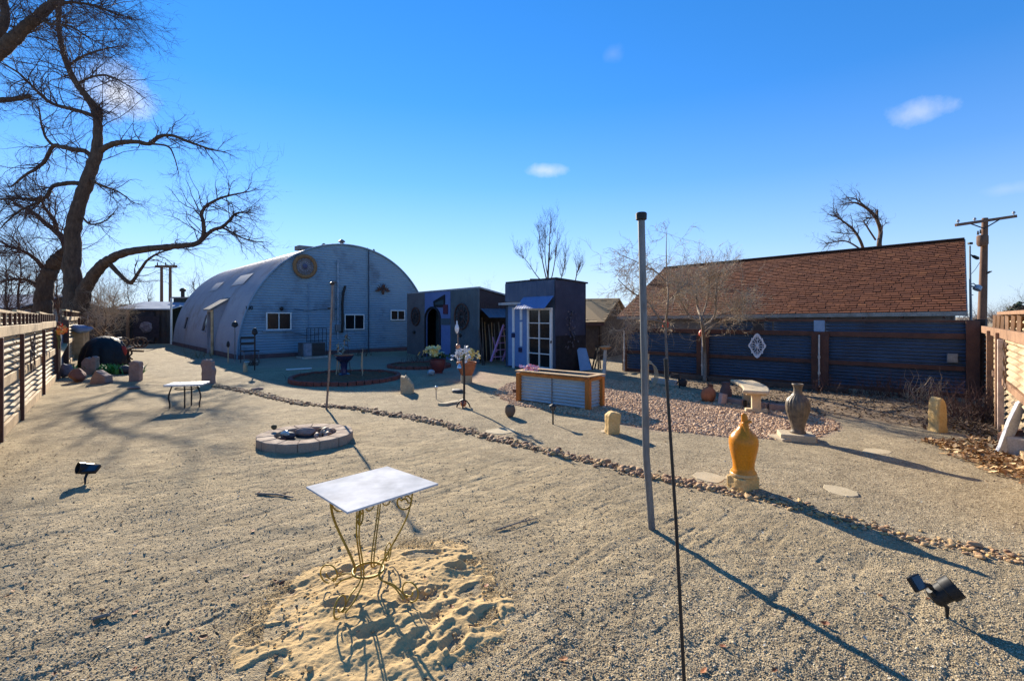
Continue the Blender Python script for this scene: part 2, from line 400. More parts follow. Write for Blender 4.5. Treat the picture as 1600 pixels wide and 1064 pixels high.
def make_ground():
    ys = np.arange(630, 5.0, -.8)
    Y = CAMH*FPX/ys
    Y = np.concatenate([[-6, -1, .5, 1.2, 1.7], Y, [300, 420, 700, 1400]])
    nx = 1250
    t = np.linspace(-1, 1, nx); u = np.sign(t)*(np.abs(t)*1.28 + .9*np.maximum(0, np.abs(t)-.86)/.14)
    XX = u[None, :]*(np.maximum(np.abs(Y), .0)+.7)[:, None]; YY = np.repeat(Y[:, None], nx, 1)
    XX[0:1, :] = u[None, :]*8
    x = XX.ravel(); y = YY.ravel()
    z = zground(x, y)
    verts = np.stack([x, y, z], 1)
    ny = len(Y)
    idx = np.arange(nx*ny).reshape(ny, nx)
    faces = np.stack([idx[:-1,:-1].ravel(), idx[:-1,1:].ravel(), idx[1:,1:].ravel(), idx[1:,:-1].ravel()], 1)
    m, n, l, b = nt('crushed gravel and dry dirt')
    tc = n.new('ShaderNodeTexCoord'); co = tc.outputs['Object']
    at = n.new('ShaderNodeVertexColor'); at.layer_name = 'zones'
    sp = n.new('ShaderNodeSeparateColor'); l.new(at.outputs[0], sp.inputs[0])
    big = ramp(n, l, noise(n, l, co, .55, 6, .6), [(.35, 0.0), (.65, 1.0)])
    mid = ramp(n, l, noise(n, l, co, 5, 6, .65), [(.35, 0.0), (.65, 1.0)])
    v = n.new('ShaderNodeTexVoronoi'); v.inputs['Scale'].default_value = 120; l.new(co, v.inputs['Vector'])
    g1 = n.new('ShaderNodeSeparateColor'); l.new(v.outputs['Color'], g1.inputs[0])
    v2 = n.new('ShaderNodeTexVoronoi'); v2.inputs['Scale'].default_value = 62; l.new(co, v2.inputs['Vector'])
    g2 = n.new('ShaderNodeSeparateColor'); l.new(v2.outputs['Color'], g2.inputs[0])
    grain = ramp(n, l, g1.outputs[0], [(0, (.12,.092,.06)), (.22, (.25,.195,.12)), (.55, (.35,.275,.17)), (.85, (.43,.345,.22)), (1, (.56,.47,.32))])
    chip = ramp(n, l, g2.outputs[0], [(0, (.17,.13,.085)), (.3, (.29,.23,.145)), (.7, (.38,.305,.195)), (1, (.50,.41,.27))])
    c = mixc(n, l, .42, grain, chip)
    dust = mixc(n, l, big, (.41,.315,.18), (.36,.275,.16))
    fac = n.new('ShaderNodeMath'); fac.operation = 'MULTIPLY'; l.new(sp.outputs[0], fac.inputs[0]); fac.inputs[1].default_value = .62
    c = mixc(n, l, fac.outputs[0], c, dust)
    c = mixc(n, l, .34, c, ramp(n, l, mid, [(0, .26), (1, .72)]), 'OVERLAY')
    c = mixc(n, l, .30, c, ramp(n, l, noise(n, l, co, 1.4, 7, .7), [(.36, .25), (.62, .70)]), 'OVERLAY')
    f3 = n.new('ShaderNodeMath'); f3.operation = 'MULTIPLY'; l.new(sp.outputs[1], f3.inputs[0]); f3.inputs[1].default_value = .8
    c = mixc(n, l, f3.outputs[0], c, mixc(n, l, mid, (.17,.115,.075), (.30,.215,.14)))
    f4 = n.new('ShaderNodeMath'); f4.operation = 'MULTIPLY'; l.new(sp.outputs[2], f4.inputs[0]); f4.inputs[1].default_value = .9
    c = mixc(n, l, f4.outputs[0], c, mixc(n, l, mid, (.42,.28,.21), (.36,.24,.185)))
    mp = n.new('ShaderNodeMapping'); mp.inputs['Rotation'].default_value = (0,0,-.75); mp.inputs['Scale'].default_value = (1.6,11,1); l.new(co, mp.inputs[0])
    sk_ = n.new('ShaderNodeTexNoise'); sk_.inputs['Scale'].default_value = 1.0; sk_.inputs['Detail'].default_value = 8; sk_.inputs['Roughness'].default_value = .7; l.new(mp.outputs[0], sk_.inputs['Vector'])
    fs = n.new('ShaderNodeMath'); fs.operation = 'MULTIPLY'; l.new(ramp(n, l, sk_.outputs['Fac'], [(.54, 0.0), (.66, .75)]), fs.inputs[0]); l.new(sp.outputs[0], fs.inputs[1])
    c = mixc(n, l, fs.outputs[0], c, (.17,.125,.08))
    l.new(c, b.inputs['Base Color']); b.inputs['Roughness'].default_value = .97; b.inputs['Specular IOR Level'].default_value = .12
    hs = n.new('ShaderNodeMath'); hs.operation = 'ADD'
    l.new(v.outputs['Distance'], hs.inputs[0])
    fn = noise(n, l, co, 150, 3, .7); l.new(fn, hs.inputs[1])
    bp = n.new('ShaderNodeBump'); bp.inputs['Strength'].default_value = .85; bp.inputs['Distance'].default_value = .009; bp.invert = False
    l.new(hs.outputs[0], bp.inputs['Height'])
    bp2 = n.new('ShaderNodeBump'); bp2.inputs['Strength'].default_value = .6; bp2.inputs['Distance'].default_value = .03
    l.new(noise(n, l, co, 16, 5, .65), bp2.inputs['Height']); l.new(bp.outputs[0], bp2.inputs['Normal'])
    l.new(bp2.outputs[0], b.inputs['Normal'])
    me = np_mesh('ground', verts, faces, m, True)
    ls = line_side(x, y) + .3*fbm(x*1.5, y*1.5, 2, 5)
    zr = sstep(.25, -.25, ls)*(.55+.45*sstep(-.25, .3, fbm(x*.8, y*.8, 3, 12)))
    ps = polymask(x+.5*fbm(x,y,2,71), y, PATHSH, .8)
    wob = .35*fbm(x*2, y*2, 3, 9)
    zg = polymask(x+wob, y+wob, DIRTBED, .3)
    zb = np.maximum(polymask(x+.3*wob, y+.3*wob, PINKBED, .12), .75*ps)
    ca = me.color_attributes.new('zones', 'FLOAT_COLOR', 'POINT')
    ca.data.foreach_set('color', np.stack([zr, zg, zb, np.ones_like(zr)], 1).astype(np.float32).ravel())
    o = bpy.data.objects.new('ground', me); COL.objects.link(o); tag(o, 'pale crushed gravel and dry dirt covering the whole yard', kind='structure')
make_ground()
def gz(p): return float(zground(np.array([p[0]]), np.array([p[1]]))[0])
def GG(px, py):
    p = G(px, py); p.z = gz(p); return p

def scatter(name, pts, sizes, mat, flat=(.5, .9), sub=0, sink=.25, jitter=.25):
    base = np.array([tuple(v) for v in ICO[sub][0]]); F = np.array(ICO[sub][1])
    n = len(pts); nv = len(base)
    v = np.repeat(base[None], n, 0) * (1 + jitter*rng.uniform(-1, 1, (n, nv, 1)))
    sx = sizes*rng.uniform(.75, 1.3, n); sy = sizes*rng.uniform(.6, 1.05, n); sz = sizes*rng.uniform(*flat, n)
    v = v*np.stack([sx, sy, sz], 1)[:, None, :]*.5
    tl = rng.normal(0, .35, n); c, s = np.cos(tl), np.sin(tl)
    y = v[:, :, 1]*c[:, None]-v[:, :, 2]*s[:, None]; z = v[:, :, 1]*s[:, None]+v[:, :, 2]*c[:, None]
    v[:, :, 1] = y; v[:, :, 2] = z
    a = rng.uniform(0, 6.283, n); c, s = np.cos(a), np.sin(a)
    x = v[:, :, 0]*c[:, None]-v[:, :, 1]*s[:, None]; y = v[:, :, 0]*s[:, None]+v[:, :, 1]*c[:, None]
    v[:, :, 0] = x; v[:, :, 1] = y
    ctr = np.stack([pts[:, 0], pts[:, 1], pts[:, 2] + sz*(.5-sink)], 1)
    v += ctr[:, None, :]
    f = (F[None]+(np.arange(n)*nv)[:, None, None]).reshape(-1, 3)
    me = np_mesh(name, v.reshape(-1, 3), f, mat, sub > 0)
    o = bpy.data.objects.new(name, me); COL.objects.link(o); return o
def screen_pts(n, y0, y1, x0=-120, x1=1720):
    py = rng.uniform(y0, y1, n); px = rng.uniform(x0, x1, n)
    Y = CAMH*FPX/(py-HOR); X = (px-CX)/FPX*Y
    return X, Y
# fine gravel, thickest where one looks down on it
X, Y = screen_pts(150000, 640, 1180)
ls = line_side(X, Y); keep = rng.uniform(0, 1, len(X)) < np.where(ls > -.1, 1.0, .5+.5*np.maximum(sstep(-.1, .4, fbm(X*.9, Y*.9, 3, 12)), sstep(-.6, .9, X)))
keep &= np.hypot((X+.80)/.80, (Y-2.92)/.86)+rng.normal(0,.07,len(X)) > 1.0
X, Y = X[keep], Y[keep]
pts = np.stack([X, Y, zground(X, Y)], 1)
o = scatter('gravel', pts, rng.gamma(2.6, .0017, len(X))+.003, PEB, (.4,.65)); tag(o, 'fine tan and grey gravel grains lying loose on the yard', kind='stuff')
# pink gravel bed
lo = np.min(PINKBED, 0); hi = np.max(PINKBED, 0)
X = rng.uniform(lo[0], hi[0], 110000); Y = rng.uniform(lo[1], hi[1], 110000)
mk = polymask(X+.1*fbm(X*3, Y*3, 2, 4), Y, PINKBED, .10) > rng.uniform(.3, 1, len(X))
X, Y = X[mk], Y[mk]
o = scatter('pink_gravel', np.stack([X, Y, zground(X, Y)], 1), rng.gamma(4, .0058, len(X))+.008, PINKG, (.4,.7), sink=.2)
tag(o, 'pinkish crushed gravel bed curving round the planter trough and urn', kind='stuff')

# sand heap under the marble table
def make_sand():
    n = 420
    x, y = np.meshgrid(np.linspace(-2.15, .45, n), np.linspace(1.75, 4.15, n)); x = x.ravel(); y = y.ravel()
    r = np.hypot((x+.80)/.77, (y-2.92)/.84) + .34*fbm(x*2.4, y*2.4, 4, 61)
    h = .055*(1-sstep(.10, 1.02, r)) - .004
    h += .016*fbm(x*2.6, y*2.6, 3, 62)*(r < 1.2)
    h += .011*fbm(x*11, y*11, 3, 63) + .006*fbm(x*27, y*27, 2, 67) + .0045*fbm(x*60, y*60, 2, 64); gr_ = np.maximum(0, fbm((x+y)*1.7, (y-x*.55)*9, 3, 69)); h += sstep(-.75, -.2, x)*.045*gr_*(r < 1.0)
    prints = [(-.25,3.05,.13,.05,.9),(-.42,2.75,.17,.06,1.0),(-.15,2.78,.12,.05,1.0),(-.55,2.95,.14,.05,.7),(-1.35,2.62,.13,.06,.5),(-1.12,3.25,.16,.06,.4),
              (-.62,3.5,.15,.05,.2),(-.3,3.4,.07,.05,0),(-.17,3.38,.05,.04,0),(-.38,3.3,.06,.04,0),(-.5,2.52,.15,.06,1.1),(-1.5,3.0,.1,.05,.3),(-1.25,2.35,.13,.06,.8),(-.05,3.2,.06,.04,.5),(-.75,2.6,.12,.05,.6),(-1.0,2.85,.10,.04,.2),(-.3,2.55,.1,.05,1.2)]
    for (cx, cy, a, b_, th) in prints:
        u = (x-cx)*math.cos(th)+(y-cy)*math.sin(th); w = -(x-cx)*math.sin(th)+(y-cy)*math.cos(th)
        q = np.hypot(u/a, w/b_)
        q = q*(1+.5*vnoise(x*14, y*14, 91)); h += -.030*np.exp(-q**2.6*1.1) + .011*np.exp(-((q-1.4)/.35)**2)
    h *= .82
    z = zground(x, y) + h*(1-sstep(.9, 1.05, r)) - .03*sstep(.96, 1.12, r)
    idx = np.arange(n*n).reshape(n, n)
    f = np.stack([idx[:-1,:-1].ravel(), idx[:-1,1:].ravel(), idx[1:,1:].ravel(), idx[1:,:-1].ravel()], 1)
    m, nn, l, b = nt('loose yellow sand')
    co = nn.new('ShaderNodeTexCoord').outputs['Object']
    f1 = ramp(nn, l, noise(nn, l, co, 4, 6, .65), [(.35, 0.0), (.65, 1.0)])
    c = mixc(nn, l, f1, (.50,.35,.17), (.425,.295,.14))
    f2 = noise(nn, l, co, 260, 2, .7)
    c = mixc(nn, l, .35, c, ramp(nn, l, f2, [(.3, .25), (.7, .8)]), 'OVERLAY')
    l.new(c, b.inputs['Base Color']); b.inputs['Roughness'].default_value = .97; b.inputs['Specular IOR Level'].default_value = .15
    bp = nn.new('ShaderNodeBump'); bp.inputs['Strength'].default_value = .7; bp.inputs['Distance'].default_value = .012
    l.new(noise(nn, l, co, 45, 5, .7), bp.inputs['Height']); l.new(bp.outputs[0], b.inputs['Normal'])
    me = np_mesh('sand', np.stack([x, y, z], 1), f, m, True)
    o = bpy.data.objects.new('sand', me); COL.objects.link(o); tag(o, 'heap of loose yellow sand with footprints under the marble table', kind='stuff')
make_sand()
X = rng.normal(-.75, .42, 500); Y = rng.normal(2.9, .42, 500)
k = np.hypot((X+.82)/.95, (Y-2.95)/.95) < 1.05
clodm = M('sand clods', (.46,.33,.155), (.38,.27,.13), 9, .95, bump=.5)
o = scatter('sand_clods', np.stack([X[k], Y[k], zground(X[k], Y[k])+.03*(1-np.hypot((X[k]+.82)/.95, (Y[k]-2.95)/.95))], 1), rng.gamma(2, .0055, k.sum())+.005, clodm)
tag(o, 'small crumbling lumps of damp sand on the sand heap', kind='stuff')

th_ = rng.uniform(0, 6.283, 16000); rr_ = .78+np.abs(rng.normal(0, .13, 16000))
X = -.80+.80*rr_*np.cos(th_); Y = 2.92+.86*rr_*np.sin(th_)
k = fbm(X*3, Y*3, 3, 44) > -.12
o = scatter('sand_grains', np.stack([X[k], Y[k], zground(X[k], Y[k])+.004], 1), rng.gamma(2, .0016, k.sum())+.0025, clodm, (.3,.5)); tag(o, 'loose sand crumbs thinning out into the gravel round the sand heap', kind='stuff')
# leaves and chips
def leafmesh(name, n, xy, size, mat, z0=0.0, curl=.5, tilt=.4, rise=.03):
    X, Y = xy; n = len(X)
    prof = np.array([(-.5, 0), (-.2, .2), (.2, .17), (.5, 0), (.2, -.17), (-.2, -.2), (0, 0)])
    a = rng.uniform(0, 6.283, n); L = size*rng.uniform(.6, 1.4, n); cu = rng.uniform(-.2, 1, n)*curl
    u = prof[None, :, 0]*L[:, None]; w = prof[None, :, 1]*L[:, None]*rng.uniform(.6, 1.4, n)[:, None]
    zz = (cu[:, None]*(np.abs(prof[None, :, 0])**2*2.0+np.abs(prof[None, :, 1])*1.6))*L[:, None]
    tl = rng.normal(0, tilt, n); zz = zz + u*np.sin(tl)[:, None]+w*np.sin(rng.normal(0, tilt, n))[:, None]
    zz -= zz.min(1)[:, None]*.85
    x = X[:, None]+u*np.cos(a)[:, None]-w*np.sin(a)[:, None]; y = Y[:, None]+u*np.sin(a)[:, None]+w*np.cos(a)[:, None]
    z = zground(X, Y)[:, None]+z0+zz+rng.uniform(0, rise, n)[:, None]
    v = np.stack([x, y, z], 2).reshape(-1, 3)
    F = np.array([(6, i, (i+1) % 6) for i in range(6)])
    f = (F[None]+(np.arange(n)*7)[:, None, None]).reshape(-1, 3)
    me = np_mesh(name, v, f, mat)
    o = bpy.data.objects.new(name, me); COL.objects.link(o); return o
def fill(poly, n, soft=.25, w=.4):
    lo = np.min(poly, 0); hi = np.max(poly, 0)
    X = rng.uniform(lo[0], hi[0], n); Y = rng.uniform(lo[1], hi[1], n)
    k = polymask(X+w*fbm(X*2, Y*2, 2, 4), Y+w*fbm(X*2, Y*2, 2, 14), poly, soft) > rng.uniform(.2, 1, n)
    return X[k], Y[k]
o = leafmesh('leaf_litter', 0, fill(LITTER, 6500), .065, DRYLEAF, rise=.05); tag(o, 'drift of dry tan leaves beside the corrugated fence and leaning slab', kind='stuff')
FR = gp((1440,664),(1500,648),(1568,655),(1572,690),(1500,680))
o = leafmesh('leaf_mulch', 0, fill(FR, 2600), .06, CHIPS, rise=.05); tag(o, 'dark brown leaf mulch under the dead shrubs by the fence', kind='stuff')
o = leafmesh('bark_mulch', 0, fill(DIRTBED, 9000, .2), .05, CHIPS, rise=.02); tag(o, 'thin scatter of bark chips and leaves along the blue fence', kind='stuff')
X, Y = screen_pts(2600, 600, 1150); o = leafmesh('chaff', 0, (X, Y), .017, islands('straw chaff', [(0, (.20,.15,.10)), (.6, (.42,.35,.25)), (1, (.62,.56,.44))], .9, 0), curl=.2, rise=.004)
tag(o, 'tiny straw coloured leaf scraps scattered across the gravel', kind='stuff')

X, Y = screen_pts(1300, 600, 1150, -120, 1000); k = (line_side(X, Y) < -.1); X, Y = X[k], Y[k]
o = leafmesh('bark_scraps', 0, (X, Y), .026, islands('dark bark scraps', [(0, (.09,.06,.035)), (.6, (.17,.115,.065)), (1, (.30,.21,.12))], .9, 0), curl=.15, rise=.006)
tag(o, 'small dark bark scraps trodden into the open dirt', kind='stuff')
# river stones: the 300 nearest are things, the rest one mass
protos = []
for i in range(14):
    mb = MB(); mb.rock((0,0,.0), (1, random.uniform(.65,.95), random.uniform(.5,.75)), i*3+1, 2, .35)
    protos.append(mesh_from('river_stone', mb.v, mb.f, RIVER, 180))
def along(t):
    t = t*(len(RL)-1); i = np.clip(t.astype(int), 0, len(RL)-2); f = (t-i)[:, None]
    return RL[i]*(1-f)+RL[i+1]*f, (RL[i+1]-RL[i])
seg = np.hypot(*(RL[1:]-RL[:-1]).T); cum = np.concatenate([[0], np.cumsum(seg)])
N = 3600
sl = rng.uniform(0, cum[-1], N); tt = np.interp(sl, cum, np.arange(len(RL)))/(len(RL)-1)
c, d = along(tt); d = d/np.hypot(*d.T)[:, None]; nrm = np.stack([-d[:, 1], d[:, 0]], 1)
offs = rng.normal(0, .055, N); P = c+nrm*offs[:, None]
sz = np.clip(rng.gamma(5, .0074, N), .02, .085)
pp = (P[:, 0]/P[:, 1]*FPX+CX); vis = (pp > -20) & (pp < 1640)
order = [i for i in np.argsort(P[:, 1]) if vis[i]]
near = []; used = []
for i in order:
    if len(near) >= 290: break
    if any((P[i, 0]-q[0])**2+(P[i, 1]-q[1])**2 < (.36*(sz[i]+q[2]))**2 for q in used[-80:]): continue
    used.append((P[i, 0], P[i, 1], sz[i])); near.append(i)
ylim = P[near[-1], 1]
for k_, i in enumerate(near):
    o = bpy.data.objects.new('river_stone', protos[k_ % 14]); COL.objects.link(o)
    s_ = sz[i]; o.scale = (s_*random.uniform(1,1.3), s_*random.uniform(.85,1.1), s_*random.uniform(.8,1.15))
    o.location = (P[i, 0], P[i, 1], gz(P[i])+s_*.2); o.rotation_euler = (random.uniform(-.3,.3), random.uniform(-.3,.3), random.uniform(0,6.3))
    tag(o, 'rounded tan river stone in the border line crossing the gravel', 'stone', 'river stones of the border line')
far = np.array([i for i in order if P[i, 1] > ylim])
o = scatter('river_stones', np.stack([P[far, 0], P[far, 1], zground(P[far, 0], P[far, 1])], 1), sz[far]*1.1, RIVERI, (.55,.8), 1, .2, .12)
tag(o, 'far stretch of the border line of small river stones', kind='stuff')
# single fallen leaves
lm = []
for i in range(6):
    mb = MB(); pr = [(-.5,0),(-.32,.2),(-.05,.3),(.25,.2),(.5,0),(.25,-.2),(-.05,-.3),(-.32,-.2)]
    cv = random.uniform(.3,1.0); vs = [(a, b, cv*(a*a*.9+abs(b)*.7)) for a, b in pr]+[(0,0,0)]
    mb.add(vs, [(8, k, (k+1) % 8) for k in range(8)])
    lm.append(mesh_from('fallen_leaf', mb.v, mb.f, perobj('brown fallen leaf', [(0, (.16,.05,.02)), (.5, (.30,.10,.03)), (1, (.36,.18,.07))], .7)))
LEAFPX = [(430,915),(457,935),(441,920),(705,960),(664,915),(575,872),(550,872),(536,945),(70,875),(105,838),(395,830),(385,905),(12,935),(20,925),(60,1025),(85,1058),(300,990),(212,960),(365,945),(150,975),(405,770),(1290,975),(1210,1045),(1240,960),(1375,930),(1100,1050),(1430,690),(1090,640),(40,915),(210,1050),(318,1000),(232,1000),(160,960),(735,990),(470,995),(760,920),(1130,1010),(880,1030),(1040,690),(1450,935),(560,1000)]
for k_, (px, py) in enumerate(LEAFPX):
    p = GG(px, py); d = math.hypot((p.x+.82)/.93, (p.y-2.95)/.92)
    o = bpy.data.objects.new('fallen_leaf', lm[k_ % 6]); COL.objects.link(o)
    s_ = random.uniform(.03,.055); o.scale = (s_, s_, s_)
    o.location = (p.x, p.y, p.z+.006+(.05*(1-d) if d < 1 else 0)); o.rotation_euler = (random.uniform(-.3,.3), random.uniform(-.3,.3), random.uniform(0,6.3))
    tag(o, 'curled reddish brown leaf lying alone on the open ground', 'leaf', 'single fallen leaves on the ground')
# twigs and bark strips lying about
for (a, b, r_, lab) in [((402,772),(458,779),.011,'grey bent stick lying on gravel left of the marble table top'),((145,972),(172,966),.012,'short pale bark strip on gravel in the lower corner'),((775,830),(838,812),.007,'thin curved twig on the gravel beyond the sand heap'),((712,672),(745,668),.012,'dark twig beside the border stones beyond the fire pit'),((1395,948),(1420,963),.007,'short grey twig in front of the big black spotlight')]:
    p, q = GG(*a), GG(*b); m_ = (p+q)/2+V3((.02,.02,.015))
    mb = MB().tube([p+V3((0,0,.012)), m_, q+V3((0,0,.012))], [r_, r_*.9, r_*.5], 6); mb.tube([m_, m_+(q-p)*.25+V3((.03,.05,.02))], [r_*.5, r_*.3], 5)
    solo('stick', mb, M('grey driftwood', (.28,.23,.18), (.18,.14,.11), 20, .9), lab, 'stick', smooth=60)
# ------------------------------------------------------------------ quonset hut
def glass_window(parent, f, s0, s1, z0, z1, cols=2, rows=1, fr=.05, d0=.0, proud=.045, mat=WHITEP, mull=.035, name='window', paneM=GLASS, label=None):
    mb = MB()
    mb.fbox(f, s0, s1, d0-.02, d0+proud, z0, z0+fr).fbox(f, s0, s1, d0-.02, d0+proud, z1-fr, z1)
    mb.fbox(f, s0, s0+fr, d0-.02, d0+proud-.003, z0+fr, z1-fr).fbox(f, s1-fr, s1, d0-.02, d0+proud-.003, z0+fr, z1-fr)
    for i in range(1, cols):
        s = s0+(s1-s0)*i/cols; mb.fbox(f, s-mull/2, s+mull/2, d0-.02, d0+proud-.006, z0+fr, z1-fr)
    for j in range(1, rows):
        z = z0+(z1-z0)*j/rows; mb.fbox(f, s0+fr, s1-fr, d0-.02, d0+proud-.009, z-mull/2, z+mull/2)
    w = part(name, mb, mat, parent, bevel=.004, label=label)
    part('pane', MB().fbox(f, s0+fr*.5, s1-fr*.5, d0-.015, d0+.018, z0+fr*.5, z1-fr*.5), paneM, w)
    return w
A = G(370, 562); QB = V3((.724,.69,0)); QA = V3((-.69,.724,0)); HW, QH, QL = 4.74, 5.17, 14.6
qf = frame(A, QB)
q = thing('quonset_hut', A+QB*HW, 'big pale blue arched metal hut with a ring medallion on its end wall', 'building')
def arch(th, k=2.05):
    c, s = math.cos(th), math.sin(th)
    return HW - HW*math.copysign(abs(c)**(2/k), c), QH*abs(s)**(2/k)
def half_at(z):
    return HW*max(0, 1-(max(z, 0)/QH)**2.05)**(1/2.05)
mb = MB(); nz = 430
def wallfn(u, v):
    z = .18+(QH-.19)*u; h = half_at(z); s = HW-h+2*h*v
    return qf(s, -.02+.013*math.sin(2*math.pi*z/.115), z)
mb.sheet(wallfn, nz, 8); part('end_wall', mb, BLUEWALL, q, smooth=180)
mb = MB()
def barfn(u, v):
    th = math.pi*v; s, z = arch(th); L = -.06+(QL+.06)*u
    am = .010*math.sin(2*math.pi*L/.19)
    return A+QB*(s-am*math.cos(th))+QA*L+V3((0,0,max(z, -.02)+am*math.sin(th)))
mb.sheet(barfn, 77*6, 60); part('roof', mb, BARREL, q, smooth=180)
mb = MB()
def edgefn(rad):
    return [A+QB*(HW-(HW+rad)*math.cos(t)) + V3((0,0,0)) for t in (0,)]
pts = [arch(math.pi*i/60) for i in range(61)]
mb.tube([qf(s, .03, max(z, .02)) for s, z in pts], .035, 6); part('roof_trim', mb, BLUEWALL, q, smooth=60)
mb = MB(); bk = [A+QB*s+QA*(QL-.05)+V3((0,0,z)) for s, z in pts]; mb.prism(bk, QA*.04); part('back_wall', mb, BLUEWALL, q)
mb = MB().fbox(qf, .02, 2*HW-.03, -.06, .03, -.05, .17)
sf = frame(A, QA); mb.fbox(sf, .06, 3.7, -.05, .03, -.05, .2); mb.fbox(sf, 5.1, QL, -.05, .03, -.05, .2)
part('plinth', mb, PLINTH, q)
o_, e_ = A, QB
def qwin(x0, y0, x1, y1, **k):
    s0, z1 = onwall(x0, y0, o_, e_); s1, z0 = onwall(x1, y1, o_, e_)
    return glass_window(q, qf, s0, s1, z0, z1, **k)
qwin(415.5,488,455,515.5); qwin(538,491,569,515); qwin(610,484.5,632.5,500.5)
s0, z1 = onwall(410, 514, o_, e_); s1, _ = onwall(458, 520, o_, e_)
part('sill', MB().fbox(qf, s0, s1, -.02, .07, z1-.12, z1-.05), BLUEWALL, q)
for px, y0, y1, r, cm in ((527, 406, 530, .035, M('pale blue painted pipe', (.34,.42,.50))), (481, 443, 556, .018, M('mid blue painted pipe', (.17,.27,.38))), (575, 392, 552, .03, M('dark blue seam strip', (.05,.075,.11)))):
    s, za = onwall(px, y0, o_, e_); _, zb = onwall(px, y1, o_, e_); part('conduit', MB().tube([qf(s, .07, za), qf(s, .07, zb)], r, 8), cm, q, smooth=60)
s, z = onwall(485, 478, o_, e_); s2, z2 = onwall(500, 520, o_, e_)
s, za = onwall(520, 442, o_, e_); _, zb = onwall(519, 480, o_, e_)
mb = MB().tube([qf(s,.1,zb-.6), qf(s,.1,za)], .05, 8); mb.lathe(qf(s,.1,za-.02), [(.05,0),(.14,.02),(.15,.06),(.05,.1)], 10); part('flue', mb, GALV, q, smooth=50)
c_ = [onwall(px, py, o_, e_) for px, py in ((538,447),(535,458),(533.5,475),(534,505),(533,520))]
part('downpipe', MB().tube([qf(s,.1,z) for s, z in c_], .06, 8), BLACK, q, smooth=60)
s, z = onwall(527, 511, o_, e_); part('meter_box', MB().fbox(qf, s-.12, s+.12, .01, .16, z-.2, z+.12), GALV, q, bevel=.01)
for y0 in (483, 521):
    pz = [onwall(px, y0+(3 if px in (480,) else 0), o_, e_) for px in (460, 480, 500, 527)]
    part('cable', MB().tube([qf(s,.03,z) for s, z in pz], .010, 5), M('dark blue seam strip', (.05,.075,.11)), q)
s, z = onwall(439, 482, o_, e_); part('wall_lamp', MB().lathe(qf(s,.09,z), [(.03,-.1),(.07,-.06),(.09,.0),(.05,.06)], 10), BLACK, q, smooth=50)
# house number
s, z = onwall(388, 481, o_, e_)
mb = MB()
for k_, dgt in enumerate('150'):
    x0 = 0; ox = s-.13+.10*k_
    if dgt == '1': mb.tube([qf(ox+.46*a,.035,z+.5*b) for a, b in ((.05,.09),(.10,.14),(.10,-.14))], .016, 5)
    if dgt == '5': mb.tube([qf(ox+.46*a,.035,z+.5*b) for a, b in ((.17,.14),(.04,.14),(.04,.02),(.12,.03),(.17,-.04),(.14,-.12),(.03,-.13))], .016, 5)
    if dgt == '0': mb.tube([qf(ox+.46*(.10+.07*math.cos(a)),.035,z+.07*math.sin(a)) for a in [2*math.pi*i/14 for i in range(15)]], .016, 5)
part('house_number', mb, BLACK, q)
# vents on the ridge
def barrel_pt(px, py):
    best = None
    for i in range(10, 140):
        th = math.pi*i/200; s, z = arch(th)
        for j in range(0, 75):
            L = QL*j/74; p = A+QB*s+QA*L
            e = (p.x/p.y*FPX+CX-px)**2+(HOR-(z-CAMH)/p.y*FPX-py)**2
            if best is None or e < best[0]: best = (e, th, L)
    return best[1], best[2]
for (px, yb, h, r, cap, L) in ((534,383,.34,.085,.16,.7),(506,387,.22,.07,.11,1.5),(553,384,.16,.13,.17,1.0),(574,388,.30,.03,.05,.8),(584,391,.32,.04,.07,.6)):
    k = (px-CX)/FPX; o2 = A+QA*L; s = (k*o2.y-o2.x)/(QB.x-k*QB.y); z = QH*(1-abs((s-HW)/HW)**2.05)**(1/2.05)
    p = o2+QB*s+V3((0,0,z-.06))
    part('roof_vent', MB().lathe(p, [(r,0),(r,h*.7),(cap,h*.78),(cap,h*.92),(cap*.4,h+.05)], 12), M('dull dark vent metal', (.16,.15,.15), (.09,.085,.09), 6, .6, .3), q, smooth=45)
th, L = barrel_pt(484, 390); s, z = arch(th); p = A+QB*s+QA*(L+.6)
part('roof_hatch', MB().box(p+V3((0,0,z+.1)), (.8,.6,.22), math.atan2(QB.y,QB.x)), FASCIA, q, bevel=.02)
th, L = barrel_pt(422, 411); s, z = arch(th); p = A+QB*s+QA*L
part('roof_hatch', MB().box(p+V3((0,0,z+.1)), (.5,.5,.2), math.atan2(QB.y,QB.x)), FASCIA, q, bevel=.02)
SKY = M('milky skylight panel', (.34,.36,.39), (.29,.31,.34), 3, .8, bump=0)
for (pa, pb) in (((362,448),(398,428)), ((326,456),(351,441))):
    t0, L0 = barrel_pt(*pa); t1, L1 = barrel_pt(*pb)
    def sk(u, v, a=min(t0,t1), b=max(t0,t1), c=min(L0,L1), d=max(L0,L1)):
        th = a+(b-a)*v; s, z = arch(th); return A+QB*(s-.03*math.cos(th))+QA*(c+(d-c)*u)+V3((0,0,z+.03*math.sin(th)))
    part('skylight', MB().sheet(sk, 4, 10), SKY, q, smooth=180)
